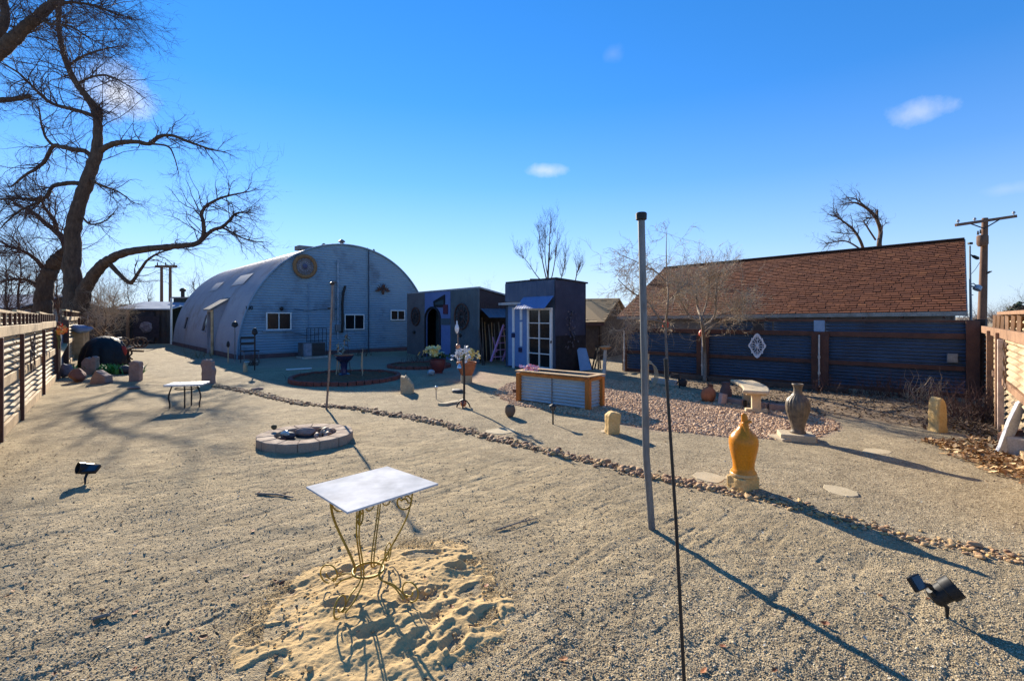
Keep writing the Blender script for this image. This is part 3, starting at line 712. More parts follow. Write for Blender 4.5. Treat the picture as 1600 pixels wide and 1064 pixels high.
# side windows and doorway
for (px, ya, yb) in ((287,494,515),(316,490,519)):
    k = (px-CX)/FPX; L = (k*A.y-A.x)/(QA.x-k*QA.y); y = A.y+QA.y*L
    z0 = CAMH-(yb-HOR)/FPX*y; z1 = CAMH-(ya-HOR)/FPX*y
    def inset(z): return HW-half_at(z)
    mb = MB(); w = .42
    for dz0, dz1, l0, l1 in ((z0,z0+.06,-w,w),(z1-.06,z1,-w,w),(z0+.06,z1-.06,-w,-w+.06),(z0+.06,z1-.06,w-.06,w)):
        mb.hexa([A+QB*(inset(zz)-d)+QA*(L+ll)+V3((0,0,zz)) for zz, ll, d in ((dz0,l0,.07),(dz0,l1,.07),(dz0,l1,-.04),(dz0,l0,-.04),(dz1,l0,.07),(dz1,l1,.07),(dz1,l1,-.04),(dz1,l0,-.04))])
    wn = part('side_window', mb, BARREL, q)
    part('pane', MB().add([A+QB*(inset(zz)-.03)+QA*(L+ll)+V3((0,0,zz)) for zz, ll in ((z0+.03,-w+.03),(z0+.03,w-.03),(z1-.03,w-.03),(z1-.03,-w+.03))], [(3,2,1,0)]), GLASS, wn)
La, Lb, dh = 3.75, 4.95, 2.1
def QP(s, L, z): return A+QB*s+QA*L+V3((0,0,z))
mb = MB()
for L in (La, Lb):
    mb.prism([QP(-.06,L,0), QP(-.06,L,dh), QP(.85,L,2.72), QP(.85,L,0)], QA*.06)
mb.prism([QP(-.06,La+.06,dh-.12), QP(-.06,Lb,dh-.12), QP(-.06,Lb,dh), QP(-.06,La+.06,dh)], QB*.06)
dw = part('doorway', mb, BARREL, q)
part('doorway_roof', MB().prism([QP(-.2,La-.1,dh-.06), QP(-.2,Lb+.15,dh-.06), QP(.95,Lb+.15,2.8), QP(.95,La-.1,2.8)], V3((0,0,.07))), M('pale weathered tin', (.26,.25,.24), None, 4, .9, spec=.05), q)
part('door', MB().prism([QP(.08,La+.08,.1), QP(.08,Lb,.1), QP(.08,Lb,dh-.1), QP(.08,La+.08,dh-.1)], QB*.05), M('near black door', (.02,.018,.018)), q)
part('door_post', MB().beam(QP(-.09,La+.02,0), QP(-.09,La+.02,dh), .1, .08), PALEWOOD, q)
# medallion and bird sculpture on the end wall
s, z = onwall(475.5, 416.5, o_, e_)
t = thing('wall_medallion', qf(s, .1, z), 'round gold rimmed openwork medallion high on the pale blue hut wall', 'wall ornament')
def ring(f, s, z, d, R0, r, n=40, w=8, flat=1.0):
    mb = MB(); b = 0
    for i in range(n):
        a = 2*math.pi*i/n
        for k in range(w):
            c = 2*math.pi*k/w; rr = R0+r*math.cos(c)
            mb.v.append(tuple(f(s+rr*math.cos(a), d+r*flat*math.sin(c), z+rr*math.sin(a))))
    for i in range(n):
        for k in range(w):
            mb.f.append((i*w+k, i*w+(k+1)%w, ((i+1)%n)*w+(k+1)%w, ((i+1)%n)*w+k))
    return mb
part('rim', ring(qf, s, z, .1, .46, .085, 48, 10, .5), GOLDP, t, smooth=180)
mb = MB().disc(qf(s,.04,z), qf.en, .40, 32); part('back_disc', mb, M('lavender disc', (.36,.38,.46), (.28,.30,.38), 6), t)
mb = MB()
for i in range(16):
    a = math.pi*2*i/16; mb.tube([qf(s+.05*math.cos(a),.07,z+.05*math.sin(a)), qf(s+.37*math.cos(a),.07,z+.37*math.sin(a))], .018, 5)
    mb.v += ring(qf, s+.3*math.cos(a), z+.3*math.sin(a), .07, .055, .012, 10, 4).v
    b = len(mb.v)-40; mb.f += [(b+i2*4+k, b+i2*4+(k+1)%4, b+((i2+1)%10)*4+(k+1)%4, b+((i2+1)%10)*4+k) for i2 in range(10) for k in range(4)]
part('spokes', mb, M('pale blue grey metal', (.22,.20,.20)), t)
part('hub', MB().lathe(qf(s,.05,z), [(.10,0),(.11,.05),(.05,.10)], 14, M=Matrix((qf.ex, V3((0,0,1)), qf.en)).transposed()), M('slate hub', (.10,.11,.20)), t, smooth=50)
s, z = onwall(597, 452, o_, e_)
t = thing('wall_sculpture', qf(s,.1,z), 'brown cast relief of winged leaves hung beside the hut standpipe', 'wall ornament')
mb = MB()
for sg in (-1, 1):
    for i in range(5):
        a = .1+.33*i; L = .44-.05*i
        mb.prism([qf(s+sg*.03,.06,z+.02), qf(s+sg*(L*.6*math.cos(a)+.02),.10,z+L*.6*math.sin(a)+.05-.1), qf(s+sg*L*math.cos(a),.06,z+L*math.sin(a)-.14+.05*i), qf(s+sg*L*.55*math.cos(a),.10,z+L*.55*math.sin(a)-.16)], qf.en*.03)
part('wings', mb, RUST, t)
part('body', MB().rock(qf(s,.10,z-.10), (.18,.14,.34), 5, 2), RUST, t, smooth=180)
part('crest', MB().rock(qf(s+.03,.10,z+.16), (.14,.1,.18), 9, 2), RUST, t, smooth=180)

# ------------------------------------------------------------------ art shed with arched doorway
S0 = G(636, 553); S1 = G(748, 568); SH = 2.82
sf2 = frame(S0, S1-S0); SW = (S1-S0).length; VV = -sf2.en
sh = thing('garden_shed', (S0+S1)/2, 'blue and grey flat roofed shed with a dark arched doorway', 'shed')
def ss(px): return onwall(px, 500, S0, sf2.ex)[0]
e0, e1, e2, e3 = 0, ss(664), ss(704), SW
part('grey_wall_panel', MB().corr(sf2, e0, e1, .0, SH, pitch=.11, vertical=True), M('grey brown corrugated sheet', (.13,.125,.135), (.10,.095,.10), 2, .55, .2), sh, smooth=180)
part('teal_wall_panel', MB().corr(sf2, e2, e3, .0, SH, pitch=.11, vertical=True), TEALW, sh, smooth=180)
# blue panel with an arched opening
da, db = ss(666.5), ss(687.5); _, zt = onwall(677, 482.5, S0, sf2.ex); zs = zt-.42
mb = MB()
mb.fbox(sf2, e1+.002, da, -.04, .012, 0, SH-.02)
mb.fbox(sf2, db, e2-.002, -.04, .012, 0, SH-.02)
n = 14; cx = (da+db)/2; hw = (db-da)/2
for i in range(n):
    a0 = math.pi*i/n; a1 = math.pi*(i+1)/n
    x0, x1 = cx-hw*math.cos(a0), cx-hw*math.cos(a1); y0, y1 = zs+.42*math.sin(a0), zs+.42*math.sin(a1)
    mb.hexa([sf2(x0,.012,y0), sf2(x1,.012,y1), sf2(x1,-.04,y1), sf2(x0,-.04,y0), sf2(x0,.012,SH-.02), sf2(x1,.012,SH-.02), sf2(x1,-.04,SH-.02), sf2(x0,-.04,SH-.02)])
part('blue_wall_panel', mb, BLUEV, sh)
mb = MB(); prev = None
arcp = [sf2(da-.05,.03,0)]+[sf2(cx-(hw+.05)*math.cos(math.pi*i/n), .03, zs+.47*math.sin(math.pi*i/n)) for i in range(n+1)]+[sf2(db+.05,.03,0)]
mb.tube(arcp, .055, 6); part('door_arch', mb, M('black frame', (.02,.02,.024)), sh, smooth=60)
part('door', MB().fbox(sf2, da, db, -.5, -.46, 0, zt), M('dark doorway teal', (.03,.05,.055), (.02,.03,.035), 3), sh)
part('door_panel', MB().fbox(sf2, cx-.05, db-.08, -.46, -.43, 1.15, 1.8), M('dark green poster', (.05,.09,.06)), sh)
w = [onwall(px, py, S0, sf2.ex) for px, py in ((678.5,471),(696,460.5),(696,480),(679.5,480))]
part('slanted_window', MB().prism([sf2(s,.014,z) for s, z in w], sf2.en*.04), M('black window frame', (.015,.015,.018)), sh)
w2 = [(w[0][0]*.8+.2*w[2][0], w[0][1]*.85+.15*w[2][1]-.02), (w[1][0]-.07, w[1][1]-.2), (w[2][0]-.07, w[2][1]+.1), (w[3][0]+.1, w[3][1]+.1)]
part('window_pane', MB().prism([sf2(s,.05,z) for s, z in w2], sf2.en*.012), M('slate pane', (.06,.09,.10), None, 3, .15), sh)
s, z = onwall(697, 483, S0, sf2.ex); part('red_tile', MB().fbox(sf2, s-.15, s+.17, .014, .06, z-.2, z+.18), M('dark red tile', (.12,.03,.05)), sh)
s, z1 = onwall(688, 497.5, S0, sf2.ex); _, z0 = onwall(690, 507.5, S0, sf2.ex)
part('teal_band', MB().fbox(sf2, db+.06, e2-.003, .013, .03, z0, z1), TEALW, sh)
D = 2.9
mb = MB(); vf = frame(S1, VV)
mb.corr(vf, .02, 2.2, 1.95, 2.36, d=-.01, pitch=.1, vertical=True)
mb.prism([S1+VV*.0+V3((0,0,2.3)), S1+VV*.0+V3((0,0,SH-.03)), S1+VV*D+V3((0,0,2.18)), S1+VV*D+V3((0,0,2.0))], sf2.ex*-.04)
part('side_wall', mb, M('dark brown sheet', (.06,.045,.045), (.045,.035,.04), 3), sh, smooth=40)
mb = MB().prism([S0+V3((0,0,SH)), S1+V3((0,0,SH))+sf2.ex*.05, S1+VV*D+V3((0,0,2.24))+sf2.ex*.05, S0+VV*D+V3((0,0,2.24))], V3((0,0,.06)))
part('roof', mb, M('pale roof flashing', (.42,.42,.42)), sh)
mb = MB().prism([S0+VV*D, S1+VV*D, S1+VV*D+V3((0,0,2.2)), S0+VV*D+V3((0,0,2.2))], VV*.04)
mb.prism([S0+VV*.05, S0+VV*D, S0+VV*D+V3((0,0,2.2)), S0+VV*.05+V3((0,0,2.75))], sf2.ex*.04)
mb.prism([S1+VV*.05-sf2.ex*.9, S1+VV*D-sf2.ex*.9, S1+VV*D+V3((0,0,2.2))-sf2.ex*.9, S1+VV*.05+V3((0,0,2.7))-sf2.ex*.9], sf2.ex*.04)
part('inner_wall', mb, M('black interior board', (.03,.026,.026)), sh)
part('corner_post', MB().beam(S1+V3((0,0,0)), S1+V3((0,0,SH)), .07, .07), TEALW, sh)
z1 = onwall(760, 480, S1, VV)[1]
mb = MB()
def aw(u, v): return vf(.05+2.0*u, .05+.55*v+.02*math.sin(u*60), 2.06-.34*v-.0*u)
mb.sheet(aw, 60, 4); part('awning', mb, M('blue tin awning', (.11,.16,.22), (.09,.13,.18), 3, .5, .3), sh, smooth=180)
# round lattice rosettes on the shed
def rosette(px, py, rx, label):
    s, z = onwall(px, py, S0, sf2.ex); r = rx
    t = thing('wall_rosette', sf2(s,.05,z), label, 'wall ornament')
    part('ring', ring(sf2, s, z, .05, r, .03, 32, 6), RUST, t, smooth=180)
    mb = MB()
    for i in range(14):
        a = 2*math.pi*i/14
        mb.prism([sf2(s+.12*r*math.cos(a),.05,z+.12*r*math.sin(a)), sf2(s+.6*r*math.cos(a-.17),.05,z+.6*r*math.sin(a-.17)), sf2(s+.97*r*math.cos(a),.05,z+.97*r*math.sin(a)), sf2(s+.6*r*math.cos(a+.17),.05,z+.6*r*math.sin(a+.17))], sf2.en*.02)
    part('petals', mb, M('dark bronze', (.05,.04,.04)), t)
    part('inner_ring', ring(sf2, s, z, .06, r*.45, .02, 24, 5), RUST, t, smooth=180)
rosette(650.5, 494.5, .40, 'dark metal flower rosette on the grey panel beside the hut')
rosette(722.5, 494.5, .50, 'larger dark flower rosette on the teal panel by the lean-to')
for px, py, lab in ((648,519,'small black plaque on the grey shed panel under the rosette'),(720,524,'small black plaque on the teal shed panel under the rosette')):
    s, z = onwall(px, py, S0, sf2.ex)
    mb = MB().prism([sf2(s-.12,.02,z), sf2(s,.02,z+.09), sf2(s+.12,.02,z), sf2(s,.02,z-.09)], sf2.en*.03); mb.rock(sf2(s,.06,z), (.1,.05,.1), 3, 1)
    solo('wall_plaque', mb, BLACKM, lab, 'plaque', bevel=.004)
# poles and tools leaning under the lean-to
TOOL = [(753,496,.022,'pale wooden pole'),(757,503,.02,'second pale pole'),(763,507,.03,'thick grey pole'),(768,504,.02,'thin pale stick'),(779,503,.025,'tan pole'),(786,505,.02,'slim tan stick'),(772,505,.018,'bleached stick')]
for i, (px, py, r, nm) in enumerate(TOOL):
    d = 1.0+.12*i; yy = S1.y+.75+.02*i
    top = PD(px, py, yy+.3); bot = PD(px+2+1.5*(i%3), 552, yy-.1); bot.z = 0.02
    mb = MB().tube([bot, (top+bot)/2+V3((.01,0,0)), top], [r, r, r*.8], 7)
    k = ['leaning nearest the shed corner','standing next to the corner pole','in the middle of the tool row','beside the thick grey pole','standing just left of the lilac ladder','against the dark wall behind the ladder','between the thick pole and the ladder'][i]
    solo('tool_pole', mb, PALEWOOD if i % 2 else M('grey weathered pole', (.38,.34,.29)), nm+' '+k, 'pole', 'poles stored under the lean-to', smooth=60)
for px0, px1, lab in ((749,754,'dark iron bar leaning on the teal shed corner'),(748,757,'longer dark iron bar leaning on the teal shed corner')):
    solo('iron_bar', MB().tube([PD(px0,512 if px1 < 755 else 516,S1.y-.03), PD(px1,574,S1.y-.55)], .025, 6), M('brown iron', (.09,.07,.06)), lab, 'bar', smooth=60)
# lilac ladder
lt = thing('step_ladder', PD(775,568,17.6), 'lilac painted wooden ladder leaning between shed and tower', 'ladder')
a0, a1 = PD(787,508,17.9), PD(767,565,17.3); w_ = V3((.42,.33,0))
for off, nm in ((V3((0,0,0)), 0), (w_, 1)):
    part('side_rail', MB().beam(a0+off, a1+off, .05, .07), LILAC, lt)
for i in range(5):
    p = a0.lerp(a1, .12+.19*i); part('rung', MB().beam(p, p+w_, .06, .03), LILAC, lt)
part('back_leg', MB().beam(PD(770,527,17.9), PD(776,550,18.2), .04, .04), LILAC, lt)

# ------------------------------------------------------------------ blue tower shed
T1 = G(868, 582); U = V3((-.639,.769,0)); Vv = V3((.769,.639,0)); T0 = T1+U*2.5; TH = 2.93
tf = frame(T0, T1-T0); tw = (T1-T0).length; rf = frame(T1, Vv)
tb = thing('potting_shed', (T0+T1)/2, 'tall dark blue tower shed with a white french window', 'shed')
def ts(px, py=500): return onwall(px, py, T0, tf.ex)
mb = MB().fbox(tf, 0, tw-.03, -.06, 0, 0, TH)
part('front_wall', mb, BLUEP, tb)
mb = MB().corr(tf, 0, tw-.02, 2.28, TH-.02, d=.02, pitch=.24, amp=.006, vertical=True); part('upper_cladding', mb, M('slate blue sheet', (.075,.105,.165), (.06,.085,.14), 2, .5, .2), tb, smooth=40)
mb = MB().fbox(rf, 0, 1.42, -.05, .0, 0, TH-.02); part('side_wall', mb, PURPD, tb)
mb = MB().fbox(rf, .02, 1.40, .0, .012, 0, 1.15); part('dado', mb, M('near black paint', (.025,.02,.022)), tb)
mb = MB().prism([T0+Vv*1.4, T1+Vv*1.37, T1+Vv*1.37+V3((0,0,TH-.02)), T0+Vv*1.4+V3((0,0,TH-.02))], Vv*.05)
mb.prism([T0-U*.001, T0+Vv*1.4, T0+Vv*1.4+V3((0,0,TH-.01)), T0+V3((0,0,TH-.01))], tf.ex*.04); part('back_wall', mb, PURPD, tb)
mb = MB().prism([T0+V3((0,0,TH)), T1+V3((0,0,TH+.01))+tf.ex*.03, T1+Vv*1.5+V3((0,0,TH-.08))+tf.ex*.03, T0+Vv*1.5+V3((0,0,TH-.08))], V3((0,0,.05))); part('roof', mb, M('dark roof edge', (.05,.045,.05)), tb)
part('roof_hatch', MB().box(T0+tf.ex*1.1+Vv*.4+V3((0,0,TH+.06)), (.35,.3,.1)), FASCIA, tb)
sa, za = ts(820, 466); sb, zb = ts(867, 481)
mb = MB().sheet(lambda u, v: tf(sa+(tw-.02-sa)*u, .06+.40*v+.008*math.sin(u*75), za+.03-(za-zb+.05)*v), 60, 4); part('awning', mb, BLUEB, tb, smooth=180)
s0, z0 = ts(790.5, 475); s1, _ = ts(823, 475); part('shelf', MB().fbox(tf, s0-.05, s1, .0, .3, z0-.05, z0+.03), M('pale shelf board', (.5,.5,.5)), tb, bevel=.005)
s0, _ = ts(795); s1, _ = ts(824.5); part('blue_panel', MB().fbox(tf, s0, s1, .0, .03, .05, 2.15), M('mid blue board', (.14,.24,.44), (.12,.20,.38), 3), tb)
for px, spans in ((803.5, ((481,519),(523,575))), (815.5, ((482,500),(503,541)))):
    s, _ = ts(px); mb = MB()
    for ya, yb in spans:
        _, z1 = ts(px, ya); _, z0 = ts(px, yb); mb.fbox(tf, s-.055, s+.055, .03, .05, z0, z1)
    part('white_strip', mb, WHITEP, tb)
for px, py in ((803.5,524),(814.5,546.5)):
    s, z = ts(px, py); part('dark_square', MB().fbox(tf, s-.075, s+.075, .031, .07, z-.075, z+.075), M('navy knob', (.03,.03,.08)), tb)
s, z1 = ts(825.5, 481.5); s1, z0 = ts(863.5, 581)
glass_window(tb, tf, s, min(s1, tw-.05), max(.05, z0+.05), z1, 2, 4, .075, .0, .07, WHITEP, .03, 'french_window')
part('door_handle', MB().rock(tf(tw-.1,.1,.95), (.06,.06,.12), 2, 1), BLACKM, tb)
# trellis vine of metal leaves on the tower side
s, z = onwall(891, 515, T1, Vv)
t = thing('metal_vine', rf(s,.04,z), 'dark metal leaf vine mounted on the plum tower wall', 'wall ornament')
mb = MB(); st = [rf(s+.08*math.sin(i*.9), .03, z-.62+.155*i) for i in range(9)]; mb.tube(st, .012, 5); part('stem', mb, BLACKM, t)
mb = MB()
for i in range(46):
    zz = z+random.uniform(-.62,.62); sx = s+random.gauss(0,.13); a = random.uniform(0,6.3)
    mb.prism([rf(sx,.04,zz), rf(sx+.05*math.cos(a-.5),.07,zz+.05*math.sin(a-.5)), rf(sx+.1*math.cos(a),.05,zz+.1*math.sin(a)), rf(sx+.05*math.cos(a+.5),.07,zz+.05*math.sin(a+.5))], rf.en*.008)
part('leaves', mb, M('bronze leaf', (.13,.12,.14), None, 5, .35, .5), t)

# ------------------------------------------------------------------ shingled roofs
def shingled(parent, eL, eR, rL, rR, rows, tab, mat, name='roof', lift=.018):
    eL, eR, rL, rR = map(V3, (eL, eR, rL, rR))
    def P(u, v): return (eL*(1-u)+eR*u)*(1-v)+(rL*(1-u)+rR*u)*v
    nrm = (eR-eL).cross(rL-eL).normalized()
    if nrm.z < 0: nrm = -nrm
    W = (eR-eL).length; mb = MB(); rd = random.Random(4)
    mb.prism([eL, eR, rR, rL], -nrm*.05)
    for j in range(rows):
        v0 = j/rows; v1 = min(1, (j+1.12)/rows); u = -rd.random()*tab/W
        while u < 1:
            w = tab*rd.choice([.55,.8,1,1,1.25])/W; u0, u1 = max(0, u+.0006), min(1, u+w-.0006); u += w
            if u1 <= u0+.001: continue
            dv = rd.choice((-.05,0,0,.05,.12))/rows if j else 0
            h = lift*rd.uniform(.9,1.6)
            a, b, c, d = P(u0,v0+dv)+nrm*h, P(u1,v0+dv)+nrm*h, P(u1,v1)+nrm*.004, P(u0,v1)+nrm*.004
            a2, b2 = P(u0,v0+dv)+nrm*.001, P(u1,v0+dv)+nrm*.001
            mb.add([a,b,c,d,a2,b2], [(0,1,2,3),(4,5,1,0),(4,0,3),(5,2,1)])
    return part(name, mb, mat, parent)
eR = V3((.947*10.9, 10.9, CAMH+8.5/750*10.9)); du = V3((-.702,.712,0))
eL = eR+du*9.25; eL.z = CAMH+.2/750*eL.y; kx = (964-800)/750
t_ = (kx*eR.y-eR.x)/(du.x-kx*du.y); eL = eR+du*t_; eL.z = CAMH+.5/750*eL.y
gd = V3((.68,.733,0)); rR = eR+gd*4.2; rR.z = CAMH+121/750*rR.y
kx = (1038-800)/750; t2 = (kx*rR.y-rR.x)/(du.x-kx*du.y); rL = rR+du*t2; rL.z = CAMH+76/750*rL.y
hs = thing('house', eR*.5+eL*.5+V3((0,0,-CAMH)), 'low house with a long reddish brown shingle roof behind the blue fence', 'house')
shingled(hs, eL, eR, rL, rR, 35, .21, SHINGLE)
bk = [rL, rR, rR+gd*4.2+V3((0,0,-2)), rL+gd*4.2+V3((0,0,-2))]
part('rear_roof', MB().prism(bk, V3((0,0,-.05))), SHINGLE, hs)
nv = V3((du.y,-du.x,0)); nv = nv if nv.dot(gd) > 0 else -nv
W0, W1 = eL+nv*.45, eR+nv*.45; W0.z = W1.z = 0
wf = frame(W0, W1-W0); wl = (W1-W0).length
part('wall', MB().fbox(wf, .05, wl-.25, -.1, 0, 0, 1.80), M('grey brown rendered wall', (.24,.205,.19), (.19,.165,.155), 2, .9, stain=(.13,.10,.09)), hs)
mb = MB(); mb.prism([W1-wf.ex*.3, W1-wf.ex*.3+gd*7.4, W1-wf.ex*.3+gd*7.4+V3((0,0,1.8)), W1-wf.ex*.3+gd*3.75+V3((0,0,3.5)), W1-wf.ex*.3+V3((0,0,1.8))], wf.ex*.08)
mb.prism([W0+wf.ex*.3, W0+wf.ex*.3+gd*7.4, W0+wf.ex*.3+gd*7.4+V3((0,0,1.7)), W0+wf.ex*.3+gd*3.75+V3((0,0,3.4)), W0+wf.ex*.3+V3((0,0,1.7))], wf.ex*.08)
part('gable', mb, M('grey brown rendered wall', (.24,.205,.19)), hs)
mb = MB().beam(eL+V3((0,0,-.05)), eR+V3((0,0,-.05)), .03, .10); part('fascia', mb, M('pale gutter board', (.36,.30,.25)), hs)
for i in range(12):
    p = eL.lerp(eR, (i+.5)/12)+nv*.03+V3((0,0,-.12)); part('rafter', MB().beam(p, p+nv*.42+V3((0,0,.1)), .05, .09), RUST, hs)
part('ridge_cap', MB().beam(rL+V3((0,0,.02)), rR+V3((0,0,.02)), .22, .04), M('dark ridge shingles', (.09,.05,.035)), hs)
part('verge_board', MB().beam(eR+V3((0,0,-.06)), rR+V3((0,0,-.06)), .04, .12), M('pale gutter board', (.36,.30,.25)), hs)
# small tan gabled outbuilding
ey = 19.5
a, b = PD(905,504,ey+.9), PD(944,503.5,ey-.2); c, d = PD(905,467,ey+2.6), PD(968,466,ey+1.4)
ob = thing('outbuilding', (a.x,a.y,0), 'small outbuilding with worn tan shingles beside the plum tower wall', 'outbuilding')
shingled(ob, a, b, c, d, 11, .33, SHINGLEY)
e_ = PD(985,494,ey+3.5)
part('rear_roof', MB().prism([c, d, e_, e_+(c-d)], V3((0,0,-.06))), SHINGLEY, ob)
mb = MB().prism([V3((a.x,a.y+.3,0)), V3((b.x-.1,b.y+.3,0)), b+V3((-.1,.3,-.05)), a+V3((0,.3,-.05))], V3((.1,.13,0)))
mb.prism([V3((b.x-.15,b.y+.3,0)), b+V3((-.15,.3,-.05)), d+V3((-.2,0,-.08)), e_+V3((-.2,0,-.05)), V3((e_.x-.2,e_.y,0))], V3((-.05,.02,0)))
part('wall', mb, M('dark brown boarded wall', (.07,.05,.04)), ob)
part('fascia', MB().beam(a+V3((0,0,-.08)), b+V3((0,0,-.08)), .04, .12), RUST, ob)
# ------------------------------------------------------------------ blue corrugated fence along the house
B0 = G(975, 579); _b = G(1271, 603); bd = (_b-B0).normalized()
kx = (1531-800)/750; BL = (kx*B0.y-B0.x)/(bd.x-kx*bd.y); B1 = B0+bd*BL
bf = frame(B0, bd)
def bs(px, py=550): return onwall(px, py, B0, bd)
fe = thing('corrugated_fence', (B0+B1)/2, 'long dark blue grey corrugated metal fence with brown rails below the house roof', 'fence')
posts = [bs(978)[0], bs(1098)[0], bs(1281)[0], BL-.1]
for a, b in zip(posts[:-1], posts[1:]):
    part('panel', MB().corr(bf, a, b, .0, 1.30, d=-.02, pitch=.080, amp=.024, wob=.006, seed=a), CORRB, fe, smooth=180)
s0 = bs(1125)[0]
for a, b in ((s0, bs(1176)[0]), (bs(1194)[0], bs(1206)[0]), (bs(1209)[0], bs(1272)[0]), (bs(1290)[0], BL)):
    part('upper_panel', MB().corr(bf, a, b, 1.36, 1.63, d=-.02, pitch=.080, amp=.024, seed=a), CORRB, fe, smooth=180)
part('blue_board', MB().fbox(bf, bs(1272)[0], bs(1289)[0], -.02, .05, 1.33, 1.66), M('faded light blue board', (.22,.32,.45), (.18,.27,.38), 4), fe, bevel=.004)
part('dark_board', MB().fbox(bf, bs(1177)[0], bs(1193)[0], -.03, .01, 1.36, 1.62), DARKWALL, fe)
for z, w in ((1.33, .12), (.63, .10)):
    part('rail', MB().fbox(bf, 0, BL, .0, .045, z-w/2, z+w/2), RUST, fe, bevel=.004)
part('rail', MB().fbox(bf, s0, BL, .0, .04, 1.63, 1.68), RUST, fe, bevel=.004)
part('kick_board', MB().fbox(bf, 0, BL, .0, .03, -.03, .1), RUST, fe)
for px in (978, 1094, 1105, 1275, 1289):
    s, _ = bs(px); w = .075 if px not in (1275, 1289) else .09
    part('post', MB().fbox(bf, s-w, s+w, .046, .10, 0, 1.38), RUST, fe, bevel=.005)
s = BL-.12; part('post', MB().fbox(bf, s-.1, s+.12, .046, .12, 0, 1.66), RUST, fe, bevel=.005)
for px in (979, 1100, 1281.5):
    s, _ = bs(px); mb = MB().tube([bf(s,.16,.02), bf(s,.16,1.30)], .02, 8)
    for z in (.35, .75): mb.tube([bf(s,.16,z-.03), bf(s,.16,z+.03)], .032, 8)
    part('standpipe', mb, M('white pvc pipe', (.60,.56,.50)), fe, smooth=60)
s, z = bs(1488, 559); t = part('junction_box', MB().fbox(bf, s-.09, s+.09, .02, .12, z-.1, z+.1), GALV, fe, bevel=.01)
# low timber edging and stone curb at the fence foot
solo('timber_edging', MB().beam(bf(1.9,.75,.06), bf(BL-2.2,.9,.06), .12, .14), M('dark timber sleeper', (.10,.07,.055), None, 5), 'long dark timber sleeper edging the bed below the blue fence', 'edging', bevel=.01)
# white openwork ornament hung on the fence
s, z = bs(1184.5, 540)
t = thing('fence_ornament', bf(s,.1,z), 'white pierced diamond shaped ornament hung on the blue fence', 'wall ornament')
hh, hw_ = .335, .215
outl = []
q4 = [(0,1),(.42,.62),(.42,.52),(.62,.60),(.66,.48),(.72,.32),(1.0,.06),(1.0,0)]
q4 = [(0,1.0),(.22,.92),(.42,.70),(.46,.60),(.64,.62),(.66,.46),(.78,.27),(1.0,.08)]
full = q4+[(x,-y) for x, y in reversed(q4)]
full = full+[(-x,-y) for x, y in full[1:-1]]+[]
full = [(x,y) for x, y in q4]+[(x,-y) for x, y in reversed(q4)][0:]+[(-x,-y) for x, y in q4[1:]]+[(-x,y) for x, y in list(reversed(q4))[:-1]]
mb = MB(); n = len(full); loops = []
for (d, k) in ((.11,1.0),(.11,.80),(.075,.80),(.075,1.0)):
    loops.append([bf(s+x*hw_*k, d, z+y*hh*k) for x, y in full])
for lp in loops: mb.v += [tuple(p) for p in lp]
for a in range(4):
    for i in range(n):
        b_ = (a+1) % 4; mb.f.append((a*n+i, a*n+(i+1)%n, b_*n+(i+1)%n, b_*n+i))
WO = M('white ornament paint', (.72,.72,.76), (.62,.62,.66), 12, .5)
part('frame', mb, WO, t)
mb = MB()
for sx in (-1, 1):
    for sy in (-1, 1):
        mb.tube([bf(s,.09,z), bf(s+sx*.05,.09,z+sy*.05), bf(s+sx*.12,.09,z+sy*.075), bf(s+sx*.13,.09,z+sy*.02)], .011, 5)
        mb.tube([bf(s+sx*.02,.09,z+sy*.03), bf(s+sx*.06,.09,z+sy*.12), bf(s+sx*.115,.09,z+sy*.15)], .010, 5)
        mb.tube([bf(s,.09,z+sy*.14), bf(s+sx*.05,.09,z+sy*.17), bf(s+sx*.035,.09,z+sy*.23), bf(s,.09,z+sy*.245)], .010, 5)
    mb.tube([bf(s,.09,z), bf(s+sx*.17,.09,z)], .010, 5)
for sy in (-1, 1): mb.tube([bf(s,.09,z+sy*.02), bf(s,.09,z+sy*.28)], .010, 5)
part('scrollwork', mb, WO, t, smooth=60)
part('rosette', MB().rock(bf(s,.095,z), (.075,.04,.075), 4, 2), WO, t, smooth=180)

# ------------------------------------------------------------------ sunlit fence on the near side
N0 = V3((9.98,10.12,0)); nd = V3((-.655,-.756,0)).normalized(); nf = frame(N0, nd)
if nf.en.x > 0: nf_flip = True
def NF(s, d, z): return N0+nd*s+V3((-nd.y*-1*0,0,0))+(V3((-.756,.655,0)).normalized())*d+V3((0,0,z))
def ns(px, py=600): return onwall(px, py, N0, nd)
NL = 8.6
f2 = thing('sunlit_fence', N0+nd*3, 'sunlit pale corrugated fence with orange brown timber rails beside the leaning slab', 'fence')
np_ = [0.0, ns(1556)[0], ns(1571.5)[0], ns(1690)[0], 6.8, NL]
for a, b in zip(np_[:-1], np_[1:]):
    part('panel', MB().corr(NF, a, b, .02, 1.42, pitch=.095, amp=.020, wob=.012, seed=a), CORR, f2, smooth=180)
for a, b in ((ns(1556)[0]-.6, ns(1571)[0]-.2), (ns(1571)[0], ns(1630)[0]), (ns(1630)[0], NL)):
    part('upper_panel', MB().corr(NF, a, b, 1.56, 1.76, d=-.03, pitch=.095, amp=.02, seed=b), CORR, f2, smooth=180)
for s in np_[1:-1]:
    part('post', MB().fbox(NF, s-.05, s+.05, .03, .12, 0, 1.50), RUSTL, f2, bevel=.006)
part('pale_post', MB().fbox(NF, np_[2]+.06, np_[2]+.16, .03, .10, .0, 1.40), M('bleached pinkish board', (.58,.44,.36)), f2, bevel=.005)
part('rail', MB().fbox(NF, 0, NL, .02, .075, 1.42, 1.56), RUSTL, f2, bevel=.006)
